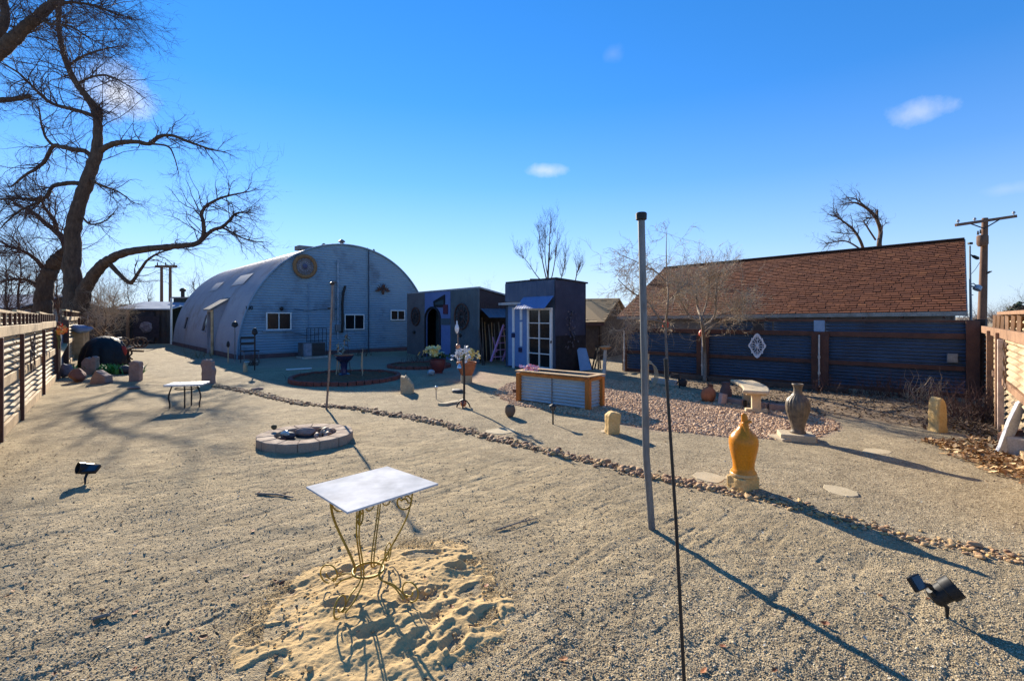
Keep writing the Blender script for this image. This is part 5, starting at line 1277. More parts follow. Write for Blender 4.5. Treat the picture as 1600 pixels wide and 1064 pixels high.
# path slabs
for (px, py, w_, d_, rz, lab) in ((1108,746,.28,.30,.3,'pale square paver left of the gourd sculpture'),(1160,752,.22,.3,.5,'narrow pale paver tucked behind the sandstone block under the gourd'),(1370,706,.32,.24,.15,'pale paver beyond the long shadow of the urn'),(783,671,.42,.34,.4,'large pale paver in front of the egg shaped stone'),(1315,768,.22,.3,.2,'half buried pale paver in the open gravel beyond the gourd shadow'),(960-10,674,.22,.2,.2,'small paver beside the yellow sandstone stump')):
    p = GG(px, py); mb = MB(); rd = random.Random(px); n = 9
    mb.prism([p+Matrix.Rotation(rz,3,'Z') @ V3((w_*math.cos(2*math.pi*i/n+.3)*.58*rd.uniform(.85,1.15), .58*d_*math.sin(2*math.pi*i/n+.3)*rd.uniform(.85,1.15), -.03)) for i in range(n)], V3((0,0,.036)))
    solo('paver', mb, M('pale buff paver', (.45,.365,.235), (.37,.30,.19), 6, .95, bump=.4), lab, 'paver', bevel=.006)
solo('paver', MB().prism([GG(697,634)+UPZ*-.01, GG(716,630)+UPZ*-.01, GG(716,627)+UPZ*-.01, GG(684,634)+UPZ*-.01], V3((0,0,.05))), M('pale buff paver', (.56,.48,.34)), 'pale stone strip lying beside the amber lantern stand', 'paver', bevel=.005)
# covered grill, plough and green plants
p = GG(163, 573); k = p.y/FPX; gr = thing('covered_grill', p, 'domed barbecue under a wrinkled black cover behind green plants', 'barbecue')
def fold(a, v): return 1+(.05*math.sin(a*9+2)*(1-v)+.03*math.sin(a*17+5)*(1-v)+.02*math.sin(a*3+v*7))
part('cover', MB().lathe(p, [(.70,0),(.69,.2),(.66,.45),(.60,.68),(.50,.86),(.36,.99),(.2,1.06),(.03,1.09)], 64, fold), M('black vinyl cover', (.009,.009,.010), (.014,.014,.015), 5, .55, bump=.6, fine=7, bdist=.05), gr, smooth=180)
part('hem_cord', ring(lambda s, d, z: V3((p.x+s, p.y+z, p.z+.1+d)), 0, 0, 0, .715, .012, 40, 5), BLACK, gr, smooth=180)
p = GG(207, 558); pl = thing('old_cultivator', p, 'old rusty horse drawn cultivator with red seat and small wheels', 'farm tool')
RS = M('rusty iron', (.15,.075,.045), (.09,.055,.04), 8, .8, .4, bump=.3)
mb = MB().beam(PD(187,547,16.8), PD(224,549,17.6), .06, .06).beam(PD(190,549,16.8), PD(214,541,17.4), .05, .05); part('beam', mb, RS, pl)
for px in (199, 204, 191): part('tine', MB().tube(smoothpath([PD(px,546,17.2), PD(px+2,552,17.2), PD(px-2,557,17.1), PD(px+3,561.5,17.1)], 3), .03, 6), RS, pl)
for px in (193, 216, 222): part('wheel', ring(lambda s, d, z: V3((0,0,0)), 0,0,0,.1,.03,4,4) if False else ring(frame(PD(px,553,17.3), V3((.9,.4,0))), 0, PD(px,553,17.3).z, 0, .16, .03, 18, 5), RS, pl, smooth=180)
part('seat', MB().rock(PD(193,549,16.9), (.2,.2,.42), 4, 2), M('red enamel', (.42,.035,.02), (.30,.03,.02), 6, .5), pl, smooth=180)
p = GG(187, 545); sg = thing('white_post', p, 'short white ribbed post behind the covered grill', 'post')
part('shaft', MB().lathe(p, [(.13,0),(.13,.3),(.16,.32),(.13,.34),(.13,.5),(.2,.53),(.2,.6),(.1,.62)], 10), WHITEP, sg, smooth=40)
mb = MB(); rd = random.Random(3); gpc = GG(166, 583)
for i in range(420):
    c = gpc+V3((rd.gauss(0,.42), rd.gauss(0,.22), 0)); a = rd.uniform(0,6.28); h = rd.uniform(.08,.30); w_ = .022; d = V3((math.cos(a), math.sin(a), 0)); s_ = V3((-d.y,d.x,0))*w_
    mb.add([c-s_, c+s_, c+d*.05+s_*1.4+UPZ*h*.6, c+d*.05-s_*1.4+UPZ*h*.6, c+d*.15+UPZ*h], [(0,1,2,3),(3,2,4)])
solo('green_plants', mb, GREEN, 'low clump of bright green leafy plants among pink stones', 'plants', kind='stuff')
# round brick bed, bird bath, second bed
def brickbed(px, py, rx, ry, n, label, h=.12):
    c = GG(px, py); t = thing('garden_bed', c, label, 'garden bed')
    for i in range(n):
        a = 2*math.pi*i/n; L = 2*math.pi*max(rx,ry)/n*.93
        p = c+V3((rx*math.cos(a), ry*math.sin(a), h/2-.01+random.uniform(-.01,.01))); ta = math.atan2(ry*math.cos(a), -rx*math.sin(a))
        part('edging_brick', MB().box(p, (L*math.hypot(rx*math.sin(a), ry*math.cos(a))/max(rx,ry), .11, h), ta), BRICKR, t, bevel=.01)
    def so(u, v):
        r = u; a = 2*math.pi*v; x = rx*r*math.cos(a)*.97; y = ry*r*math.sin(a)*.97
        return c+V3((x, y, .05+.05*(1-r*r)+.03*math.sin(x*9)*math.cos(y*11)))
    part('soil', MB().sheet(so, 14, 40), SOIL, t, smooth=180); return c
c1 = brickbed(541, 592.5, 1.43, 1.45, 44, 'round flower bed edged with dark red bricks around a bird bath')
c2 = brickbed(655, 573, 1.05, .95, 30, 'smaller brick edged bed full of dead plants by the arched door')
p = GG(537.5, 590.5)+UPZ*.05
bb = thing('bird_bath', p, 'dark blue glazed pedestal bird bath in the round brick bed', 'bird bath')
BG = M('dark blue glaze', (.03,.035,.09), (.02,.025,.06), 6, .25, bump=.05)
part('pedestal', MB().lathe(p, [(.17,0),(.17,.05),(.10,.09),(.085,.22),(.10,.36),(.14,.42)], 20), BG, bb, smooth=40)
part('bowl', MB().lathe(p, [(.10,.40),(.20,.46),(.26,.56),(.27,.60),(.25,.60),(.20,.53),(.05,.5)], 24), BG, bb, smooth=40)
part('rim', MB().lathe(p, [(.265,.585),(.285,.60),(.265,.615),(.24,.60)], 24), TERRA, bb, smooth=60)
def stalk(px, py, toppx, toppy, lab, r=.012, leaves=0, mat=None, y=None):
    b_ = GG(px, py); y = y or b_.y; tp = PD(toppx, toppy, y)
    t = thing('dead_stalk', b_, lab, 'plant'); m_ = b_.lerp(tp,.5)+V3((random.uniform(-.05,.05),0,0))
    part('stem', MB().tube([b_, m_, tp], [r, r*.9, r*.6], 6), mat or TWIGP, t, smooth=60)
    if leaves:
        mb = MB(); rd = random.Random(px)
        for i in range(leaves):
            c = b_.lerp(tp, rd.uniform(.5,1.03)); a = rd.uniform(0,6.28); d = V3((math.cos(a), math.sin(a), rd.uniform(-.9,.1)))*rd.uniform(.10,.22); s_ = V3((-math.sin(a), math.cos(a), 0))*.05
            mb.add([c, c+d*.5+s_, c+d, c+d*.5-s_], [(0,1,2,3)])
        part('leaves', mb, islands('grey green dry leaves', [(0,(.10,.10,.07)),(.6,(.26,.26,.20)),(1,(.42,.40,.34))], .8, 0), t)
stalk(525,591,529,535,'dead sunflower stalk with hanging grey leaves in the round bed',.02,26)
stalk(528,588,541,523,'taller bent sunflower stalk with withered leaves by the bird bath',.018,34)
stalk(566,592,567,545,'thin bare brown stalk right of the bird bath',.013)
stalk(548,588,542,515,'thin dark stalk rising beside the blue bird bath',.01,0,TWIG)
stalk(568,590,566,550,'short wooden stake behind the bare brown stalk in the bed',.02,0,PALEWOOD)
# pots with flowers
def flowers(mb, c, n, spread, h, size, rd):
    for i in range(n):
        p = c+V3((rd.gauss(0,spread), rd.gauss(0,spread), rd.uniform(0,h))); nrm = V3((rd.gauss(0,.6), -abs(rd.gauss(.5,.5)), rd.gauss(.5,.5))).normalized()
        x = nrm.orthogonal().normalized(); y = nrm.cross(x)
        for k in range(5):
            a = 2*math.pi*k/5+rd.random(); d = x*math.cos(a)+y*math.sin(a); s_ = nrm.cross(d)
            mb.add([p, p+d*size*.6+s_*size*.35+nrm*size*.15, p+d*size+nrm*size*.1, p+d*size*.6-s_*size*.35+nrm*size*.15], [(0,1,2,3)])
    return mb
rd = random.Random(11)
p = GG(729, 598); pp_ = thing('potted_flowers', p, 'terracotta pot on a tan pedestal overflowing with white and yellow flowers', 'flower pot')
part('pedestal', MB().lathe(p, [(.15,0),(.15,.2)], 16), SAND, pp_, smooth=40)
k = p.y/FPX
part('pot', MB().lathe(p, [(.14,.2),(.17,.24),(.23,.40),(.245,.50),(.265,.505),(.265,.55),(.23,.55),(.22,.47)], 24), TERRA, pp_, smooth=40)
part('soil', MB().lathe(p, [(.215,.5),(.1,.52),(.02,.53)], 16), SOIL, pp_)
part('yellow_blossoms', flowers(MB(), p+V3((.10,-.05,.62)), 44, .09, .24, .075, rd), YELLOWF, pp_)
part('white_blossoms', flowers(MB(), p+V3((-.10,-.08,.60)), 50, .10, .30, .055, rd), WHITEF, pp_)
mb = MB()
for i in range(26): a = rd.uniform(0,6.28); mb.tube([p+UPZ*.52, p+V3((.12*math.cos(a),.12*math.sin(a),.72)), p+V3((.25*math.cos(a),.25*math.sin(a),.72+rd.uniform(-.15,.2)))], .006, 4)
part('stems', mb, M('dull green stems', (.12,.13,.05)), pp_)
p = GG(684, 583); pq = thing('potted_flowers', p, 'dark red urn of pale yellow flowers in front of the arched door', 'flower pot')
part('pot', MB().lathe(p, [(.16,0),(.15,.04),(.22,.16),(.26,.32),(.24,.42),(.28,.45),(.26,.46),(.2,.4)], 20), M('dark red glaze', (.16,.035,.03), (.11,.03,.03), 6, .4), pq, smooth=40)
part('blossoms', flowers(MB(), p+V3((-.12,-.06,.56)), 44, .14, .24, .09, rd), YELLOWF, pq)
mb = MB()
for i in range(60): c = p+V3((rd.gauss(.05,.17), rd.gauss(0,.12), .47+abs(rd.gauss(0,.08)))); mb.disc(c, (rd.gauss(0,1),rd.gauss(0,1),1), .05, 5)
part('foliage', mb, islands('dark green leaves', [(0,(.02,.045,.02)),(1,(.05,.09,.03))], .6, 0), pq)
solo('stone_cube', MB().rock(GG(673,587)+UPZ*.09, (.26,.2,.2), 41, 1, .2), M('pale blue stone', (.36,.44,.50)), 'pale blue block on the ground below the dark red flower urn', 'block', bevel=.01)
p = GG(686, 566); solo('blue_cone', MB().lathe(p, [(.13,0),(.12,.25),(.05,.55),(.01,.7)], 14), M('turquoise paint', (.12,.30,.40)), 'slim turquoise cone behind the dark red flower urn', 'cone', smooth=60)
# amber lantern stand with glass finial
p = GG(724, 636); ln = thing('flower_stand', p, 'black iron stand with amber glass ball in its foot and white orchids', 'plant stand'); yy = p.y
def LPx(px, py): return PD(px, py, yy)
part('shaft', MB().tube([LPx(725,625), LPx(725.5,590), LPx(724,560)], .022, 8), BLACKM, ln, smooth=60)
mb = MB()
for sg in (-1, 1):
    mb.tube(smoothpath([p+V3((sg*.13,0,.0)), p+V3((sg*.11,0,.06)), p+V3((sg*.06,0,.12)), p+V3((0,0,.15))], 4), .014, 6)
    mb.tube(smoothpath([p+V3((0,sg*.13,.0)), p+V3((0,sg*.11,.06)), p+V3((0,sg*.06,.12)), p+V3((0,0,.15))], 4), .014, 6)
part('foot', mb, BLACKM, ln, smooth=60)
AMB = M('amber glass', (.62,.16,.04), (.50,.11,.03), 5, .12, bump=0, spec=.7)
part('amber_ball', MB().lathe(p+UPZ*.075, [(.062*math.cos(a), .062*math.sin(a)) for a in [-1.5+.25*i for i in range(13)]], 18), AMB, ln, smooth=180)
part('rod', MB().tube([LPx(716,560), LPx(715.5,522)], .012, 6), M('brown rod', (.20,.13,.10)), ln, smooth=60)
part('glass_finial', MB().lathe(LPx(714,521), [(.012,0),(.035,.04),(.045,.10),(.03,.15),(.012,.19),(.016,.22),(.004,.25)], 12), M('clear pale glass', (.62,.62,.64), (.5,.5,.52), 9, .1, bump=0, spec=.8), ln, smooth=60)
part('copper_ball', MB().lathe(LPx(715.5,541), [(.045*math.cos(a), .045*math.sin(a)) for a in [-1.5+.3*i for i in range(11)]], 14), M('copper glass', (.55,.24,.13), None, 6, .15), ln, smooth=180)
mb = MB()
for i in range(7): mb.tube(smoothpath([LPx(724,575), LPx(721+i,560-i), LPx(713+3.5*i,548+3*abs(i-3)/2)], 4), .007, 5)
part('stems', mb, M('dull green stems', (.12,.13,.05)), ln)
mb = MB()
for i in range(20): flowers(mb, LPx(712+rd.uniform(0,20), 541+rd.uniform(0,24)), 1, .02, .02, .062, rd)
part('orchids', mb, WHITEF, ln)
part('bell', MB().lathe(LPx(718,575), [(.05,0),(.045,.03),(.02,.07),(.005,.09)], 12), M('polished silver', (.7,.7,.7), None, 5, .2, .8), ln, smooth=50)
solo('flat_stone', MB().rock(GG(716,613)+UPZ*.03, (.36,.24,.10), 5, 2, .2), M('dark flat rock', (.17,.15,.13)), 'dark flat stone at the edge of the building shadow behind the amber stand', 'stone', smooth=60)
# path lights
p = GG(681.5, 624); t = thing('path_light', p, 'slender chrome path light standing between tan sandstone and amber stand', 'path light')
part('stake', MB().tube([p, p+UPZ*.2], .009, 6), GALV, t, smooth=60); part('head', MB().lathe(p+UPZ*.18, [(.012,0),(.028,.03),(.03,.075),(.036,.08),(.03,.09),(.005,.1)], 12), M('polished chrome', (.75,.75,.75), None, 5, .2, .9), t, smooth=40)
p = GG(864, 662); t = thing('path_light', p, 'black lantern path light with a flared hood in front of the zinc trough', 'path light')
part('stake', MB().tube([p, p+UPZ*.22], .013, 8), BLACK, t, smooth=60)
part('cage', MB().lathe(p+UPZ*.21, [(.018,0),(.022,.02),(.044,.085)], 6), M('smoked glass', (.10,.10,.10), None, 5, .1), t)
mb = MB()
for i in range(6): a = 2*math.pi*i/6; mb.tube([p+V3((.024*math.cos(a),.024*math.sin(a),.23)), p+V3((.048*math.cos(a),.048*math.sin(a),.298))], .005, 4)
part('ribs', mb, BLACK, t); part('hood', MB().lathe(p+UPZ*.295, [(.065,0),(.06,.014),(.02,.035),(.004,.045)], 14), BLACK, t, smooth=40)
p = GG(215.5,586); t = thing('path_light', p, 'tiny pale path light beside the squared pink stone post', 'path light'); p=GG(222.5,585)
part('stake', MB().tube([GG(222.5,585), GG(222.5,585)+UPZ*.2], .012, 6), GALV, t); part('head', MB().lathe(GG(222.5,585)+UPZ*.18, [(.02,0),(.035,.03),(.04,.06),(.01,.08)], 8), WHITEP, t)
# zinc planter trough
P0, P1, P2 = G(811,626), G(919,641), G(947,637.5)
kz = gz(P1); tz_ = .615
tr = thing('planter_trough', (P0+P1)/2, 'raised zinc planter trough framed in orange stained timber', 'planter')
pf = frame(P0, P1-P0); pw = (P1-P0).length; sfx = frame(P1, P2-P1); pd_ = .52
bk = -pf.en
pf2 = frame(P1, bk)
part('front_panel', MB().corr(pf, .05, pw-.05, .02, tz_-.05, d=-.02, pitch=.062, amp=.010), TROUGH, tr, smooth=180)
part('end_panel', MB().corr(pf2, .05, pd_-.05, .02, tz_-.05, d=-.02, pitch=.062, amp=.010), TROUGH, tr, smooth=180)
mb = MB().prism([P0+bk*(pd_-.03), P1+bk*(pd_-.03), P1+bk*(pd_-.03)+UPZ*(tz_-.05), P0+bk*(pd_-.03)+UPZ*(tz_-.05)], bk*.02)
mb.prism([P0+pf.ex*.02, P0+pf.ex*.02+bk*pd_, P0+pf.ex*.02+bk*pd_+UPZ*(tz_-.05), P0+pf.ex*.02+UPZ*(tz_-.05)], pf.ex*.02); part('back_panel', mb, TROUGH, tr)
for a, b in ((0,0),(1,0),(0,1),(1,1)):
    p = P0+pf.ex*(pw*a)+bk*(pd_*b); part('corner_post', MB().box(p+V3((0,0,tz_/2-.03)), (.095,.095,tz_-.0), math.atan2(pf.ex.y, pf.ex.x)), CEDAR, tr, bevel=.005)
for z in (tz_-.045,):
    part('top_rail', MB().fbox(pf, .05, pw-.05, -.045, .04, z-.03, z+.03), CEDAR, tr, bevel=.005); part('top_rail', MB().fbox(pf2, .05, pd_-.05, -.045, .04, z-.03, z+.03), CEDAR, tr, bevel=.005)
part('cap_board', MB().fbox(pf, -.06, pw+.06, -.06, .06, tz_, tz_+.022), PALEWOOD, tr, bevel=.004)
part('cap_board', MB().fbox(pf, -.06, pw+.06, -pd_-.06, -pd_+.06, tz_, tz_+.022), PALEWOOD, tr, bevel=.004)
part('cap_board', MB().fbox(pf2, .065, pd_-.065, -.06, .06, tz_, tz_+.021), PALEWOOD, tr, bevel=.004)
part('cap_board', MB().prism([P0+bk*.065+UPZ*tz_-pf.ex*.06, P0+bk*.065+UPZ*tz_+pf.ex*.06, P0+bk*(pd_-.065)+UPZ*tz_+pf.ex*.06, P0+bk*(pd_-.065)+UPZ*tz_-pf.ex*.06], UPZ*.021), PALEWOOD, tr, bevel=.004)
part('soil', MB().prism([P0+UPZ*.52+bk*.03+pf.ex*.04, P1+UPZ*.52+bk*.03-pf.ex*.03, P1+UPZ*.52+bk*(pd_-.04)-pf.ex*.03, P0+UPZ*.52+bk*(pd_-.04)+pf.ex*.04], UPZ*.02), SOIL, tr)
s = onwall(862, 610, P0, pf.ex)[0]; part('seam_strip', MB().fbox(pf, s-.012, s+.012, -.01, .0, .02, tz_-.08), GALV, tr)
part('side_handle', MB().box(P0-pf.ex*.08+V3((0,0,.2)), (.12,.08,.07), math.atan2(pf.ex.y, pf.ex.x)), RUST, tr, bevel=.006)
p = P0+pf.ex*.12+bk*.2+UPZ*.60; t = thing('pink_flowers', p-UPZ*.05, 'small bunch of pink and white flowers at the end of the zinc trough', 'flowers')
part('blossoms', flowers(MB(), p, 60, .075, .12, .05, rd), PINKF, t); part('stems', MB().tube([p-UPZ*.07, p+UPZ*.05], [.03,.05], 6), M('dull green stems', (.12,.13,.05)), t)
# mushroom post, blue board, saw horses
p = GG(943.5, 592); t = thing('mushroom_post', p, 'orange mushroom cap ornament on a tall pale stem behind the trough', 'garden ornament')
tp = PD(946, 544, p.y)
part('stem', MB().tube([p, tp], [.055,.045], 10), M('pale stem', (.50,.47,.42)), t, smooth=60)
part('cap', MB().lathe(tp+UPZ*-.03, [(.05,-.015),(.10,-.005),(.165,.05),(.17,.065),(.12,.085),(.02,.10)], 18), M('orange clay', (.55,.24,.08), (.45,.19,.06), 7, .6), t, smooth=50)
p = GG(914, 580); t = thing('folding_table', p, 'folded blue plastic table leaning beside the plum tower wall', 'folding table')
c4 = [PD(906,580,p.y-.1), PD(924.5,578,p.y), PD(916,545,p.y+.35), PD(901,543.5,p.y+.3)]
part('table_top', MB().prism(c4, V3((.01,.05,.02))), M('pale blue plastic', (.20,.31,.45), (.17,.27,.40), 3, .5), t, bevel=.02)
part('leg', MB().tube([PD(925,577,p.y+.2), PD(917,550,p.y+.45)], .02, 6), BLACKM, t)
for a, b, lab in (((934,540),(928,577),''),): pass
p = GG(931, 577); t = thing('saw_horse', p, 'dark folding saw horse between the blue table and the fence', 'saw horse')
for (x0,y0,x1,y1,dd) in ((933,541,925,578,0),(934,541,935,577,.2),(937,543,929,577,.35),(936,542,938,576,.4)): part('leg', MB().beam(PD(x0,y0,p.y+dd), PD(x1,y1,p.y+dd-.1), .045, .03), BLACKM, t)
part('top_bar', MB().beam(PD(931,541,p.y), PD(939,542,p.y+.45), .07, .07), BLACKM, t)
# gourd sculpture
b_ = G(1168.5, 768); b_.z = gz(b_); gy = b_.y+.1; k = gy/FPX
t = thing('sandstone_block', V3((b_.x, gy, b_.z)), 'yellow sandstone block carrying the orange gourd sculpture', 'stone block')
roughen_b = part('block', MB().box(V3((b_.x, gy, .055)), (.24,.20,.145), .42), SANDY, t, bevel=.014); roughen(roughen_b, .016)
gb = V3((b_.x+.005, gy, .126)); ht = 99*k
prof_px = [(748.5,17),(746,18.5),(741,18.6),(738,16),(734,15.4),(726,16),(716,18),(706,20.2),(696,21.4),(689,21.0),(684,19),(679,15.5),(675,11.5),(671,8.0),(667,6.4)]
g_ = thing('gourd_sculpture', gb, 'orange yellow glazed gourd shaped sculpture with a pointed curved neck', 'sculpture')
part('body', MB().lathe(gb, [(w_*k, (748.5-y)*k*.97) for y, w_ in prof_px], 40), GLAZE, g_, smooth=180)
z_ = lambda y: (748.5-y)*k*.97
nk = [V3((gb.x+.005,gy,gb.z+z_(669))), V3((gb.x+.012,gy,gb.z+z_(664))), V3((gb.x+.012,gy,gb.z+z_(659))), V3((gb.x+.008,gy,gb.z+z_(654))), V3((gb.x+.004,gy,gb.z+z_(650))), V3((gb.x+.003,gy,gb.z+z_(647.5)))]
part('neck', MB().tube(smoothpath(nk,4), [.042,.041,.040,.039,.038,.037,.036,.035,.034,.033,.032,.031,.030,.029,.028,.027,.025,.023,.020,.015,.007], 16).tube(smoothpath([V3((gb.x+.005,gy-.02,gb.z+z_(662))), V3((gb.x+.004,gy-.042,gb.z+z_(671))), V3((gb.x+.002,gy-.088,gb.z+z_(680))), V3((gb.x,gy-.122,gb.z+z_(688)))],4), [.034,.034,.033,.032,.031,.030,.028,.026,.024,.021,.017,.012,.005], 12), GLAZE, g_, smooth=180)
part('beak', MB().tube([V3((gb.x+.02,gy-.015,gb.z+z_(661))), V3((gb.x+.065,gy-.03,gb.z+z_(660.5))), V3((gb.x+.072,gy-.03,gb.z+z_(663)))], [.024,.012,.003], 8), GLAZE, g_, smooth=60)
part('lower_ring', MB().lathe(gb, [(17*k,0),(19.6*k,.008),(19.8*k,.03),(17.4*k,.045)], 32), M('pale glaze edge', (.58,.37,.16), (.50,.26,.08), 6, .35), g_, smooth=60)
# vase on slab
b_ = GG(1247, 689); ub = thing('stone_plinth', b_, 'flat buff stone slab under the tall fluted urn', 'plinth')
part('slab', MB().box(b_+V3((.03,.10,.045)), (.44,.34,.10), -.35), M('buff stone slab', (.50,.40,.27), (.42,.33,.21), 7, .9, bump=.5), ub, bevel=.012)
part('lower_slab', MB().box(b_+V3((-.13,.12,.015)), (.30,.30,.05), .2), M('buff stone slab', (.50,.40,.27)), ub, bevel=.01)
vy = b_.y+.10; k = vy/FPX; vb = V3(((1246.5-800)/750*vy, vy, b_.z+.095)); 
vp = [(680,11),(678,11.5),(676,9),(671,9.5),(664,11),(655,13.5),(646,15.8),(638,16.6),(632,16),(627,14),(622,9),(618,6.2),(612,5.8),(608,6.4),(605,8.2),(603.5,8.2),(603.5,6.6),(608,4.8)]
ur = thing('urn', vb, 'tall mottled taupe urn with a fluted shoulder and narrow neck', 'urn')
part('body', MB().lathe(vb, [(w_*k, (680-y)*k) for y, w_ in vp], 64, lambda a, v: 1+(.055*math.cos(a*20) if .25 < v < .66 else 0)), URNM, ur, smooth=180)
part('handle', MB().tube(arc(vb+V3((14.5*k,-.02,(680-640)*k)), V3((1,0,0)), UPZ, .03, -1.5, 1.5, 8), .012, 6), URNM, ur, smooth=60)
# stone bench
ba, bbk = V3((4.40,8.55,0)), V3((4.86,10.05,0)); dd = (bbk-ba).normalized(); nn_ = V3((dd.y,-dd.x,0))
bn = thing('stone_bench', (ba+bbk)/2, 'pale cast stone garden bench in front of the blue fence', 'bench')
L = (bbk-ba).length; bfm = frame(ba, dd)
mb = MB()
def bseat(u, v): return None
segs = 8; top = []; 
for i in range(segs+1):
    s = L*i/segs; bow = .10*math.sin(math.pi*i/segs)
    top.append((ba+dd*s+nn_*(bow-.05)-nn_*.22, ba+dd*s+nn_*(bow-.05)+nn_*.22))
poly = [a for a, b in top]+[b for a, b in reversed(top)]
part('seat', MB().prism([p+UPZ*.365 for p in poly], UPZ*.065), M('cast stone', (.56,.44,.28), (.47,.36,.22), 5, .9, bump=.4), bn, bevel=.02)
for s in (.28, L-.28):
    c = ba+dd*s; mb = MB(); rz = math.atan2(nn_.y, nn_.x)
    mb.box(c+UPZ*.03, (.36,.14,.07), rz).box(c+UPZ*.19, (.15,.11,.26), rz).box(c+UPZ*.335, (.34,.13,.045), rz); part('leg', mb, M('cast stone', (.56,.44,.28)), bn, bevel=.012)
# jug, bricks, curb, drain peg
p = GG(1106, 627); t = thing('terracotta_jug', p, 'leaning terracotta jug with a dark open mouth near the stone bench', 'jug')
Q = Matrix.Rotation(.22,3,'Y')
part('body', MB().lathe(p+V3((-.02,0,.01)), [(.09,0),(.135,.06),(.15,.15),(.125,.24),(.07,.29),(.055,.31)], 24, M=Q), TERRA, t, smooth=60)
part('neck', MB().lathe(p+V3((.048,0,.312)), [(.05,0),(.052,.035),(.062,.045),(.058,.05),(.04,.045),(.03,.01)], 20, M=Q), M('smoked clay', (.12,.06,.04)), t, smooth=40)
solo('brick', MB().box(GG(1129,631)+V3((0,0,.10)), (.13,.10,.23), .3, M=Matrix.Rotation(.3,3,'Z') @ Matrix.Rotation(.2,3,'Y')), M('pinkish brick', (.46,.32,.27), (.38,.26,.22), 8, .9, bump=.4), 'pinkish brick leaning beside the terracotta jug', 'brick', bevel=.01)
solo('pot_shard', MB().lathe(GG(1134,618), [(.13,0),(.12,.12),(.08,.24),(.09,.30),(.05,.31)], 16), M('brown clay shard', (.19,.10,.08)), 'brown broken pot standing behind the pinkish brick', 'pot', smooth=40)
for (x0, x1, y0, y1, lab) in ((1138,1163,629,634,'low pinkish curb stone running from brick toward the bench leg'),(1175,1200,635,639,'low pinkish curb stone just right of the bench leg'),(1202,1232,639,642,'low pinkish curb stone ending behind the urn')):
    solo('curb_stone', MB().beam(GG(x0,y0)+UPZ*.05, GG(x1,y1)+UPZ*.05, .14, .13), PINKST, lab, 'curb', bevel=.015)
p = GG(1164, 637); solo('drain_peg', MB().lathe(p, [(.032,0),(.032,.14),(.02,.15)], 10), BLACK, 'short black pipe peg in front of the bench', 'pipe', smooth=40)
solo('curb_stone', MB().beam(GG(1020,597)+UPZ*.05, GG(1056,602)+UPZ*.05, .16, .15), CONCR, 'pale weathered log of concrete behind the hose stake', 'curb', bevel=.02)
# hose hung on a stake
p = GG(1012, 606); t = thing('hose_hanger', p, 'coiled pale garden hose hung on a stake beside the steel pole', 'hose')
part('stake', MB().tube([p, PD(1013,553,p.y)], .025, 7), PALEWOOD, t, smooth=60)
mb = MB(); cc_ = PD(1012,584,p.y-.06)
for i in range(4):
    mb.tube([cc_+V3(((.17+.012*i)*math.cos(a)+.01*i, -.02*i, (.33-.015*i)*math.sin(a)-.01*i)) for a in [2*math.pi*j/26 for j in range(27)]], .012, 6)
part('coil', mb, M('pale tan hose', (.40,.33,.22), (.34,.28,.18), 8, .5), t, smooth=60)
# dark disc lamp on a short stake
p = GG(1062, 606); t = thing('solar_disc_lamp', p, 'round black solar lamp facing the yard beside the thin black stake', 'spotlight')
part('stake', MB().tube([p, PD(1060,590,p.y)], .015, 6), BLACK, t)
part('disc', MB().lathe(PD(1067,598,p.y-.05), [(.02,-.03),(.095,-.025),(.10,.01),(.085,.02),(.02,.02)], 18, M=Matrix.Rotation(1.45,3,'X')), BLACK, t, smooth=40)
part('arm', MB().tube([PD(1050,589,p.y), PD(1060,586,p.y), PD(1062,594,p.y), PD(1057,600,p.y)], .016, 6), BLACKM, t)
# leaning slab and clay pipe at the near fence
b0, b1, tp = GG(1556,712), GG(1566,712), PD(1603,635,6.15)
t = thing('leaning_slab', GG(1562,712), 'pale grey stone slab leaning on the sunlit fence', 'slab')
SL = [V3((0,0,0)),V3((.10,-.02,0)),V3((.16,0,.10)),V3((.30,.02,.32)),V3((.42,.05,.58)),V3((.44,.05,.70)),V3((.34,.05,.66)),V3((.20,.03,.42)),V3((.06,0,.12))]
part('slab_stone', MB().prism([b0+p for p in SL], V3((.05,.09,.0))), M('grey white stone', (.50,.50,.52), (.40,.40,.42), 6, .85, bump=.5), t, bevel=.01)
p = GG(1590, 708); solo('clay_pipe', MB().lathe(p+V3((-.14,.02,.13)), [(.14,0),(.15,.04),(.145,.3),(.10,.3),(.09,.04)], 20, M=Matrix.Rotation(1.3,3,'Y') @ Matrix.Rotation(.3,3,'X')), M('brown clay pipe', (.19,.10,.07), (.14,.075,.055), 7, .7), 'brown clay pipe lying behind the leaning slab', 'pipe', smooth=40)
solo('concrete_block', MB().box(GG(1612,715)+V3((0,0,.12)), (.3,.4,.26), .5), CONCR, 'broken concrete block at the foot of the sunlit fence', 'block', bevel=.02)
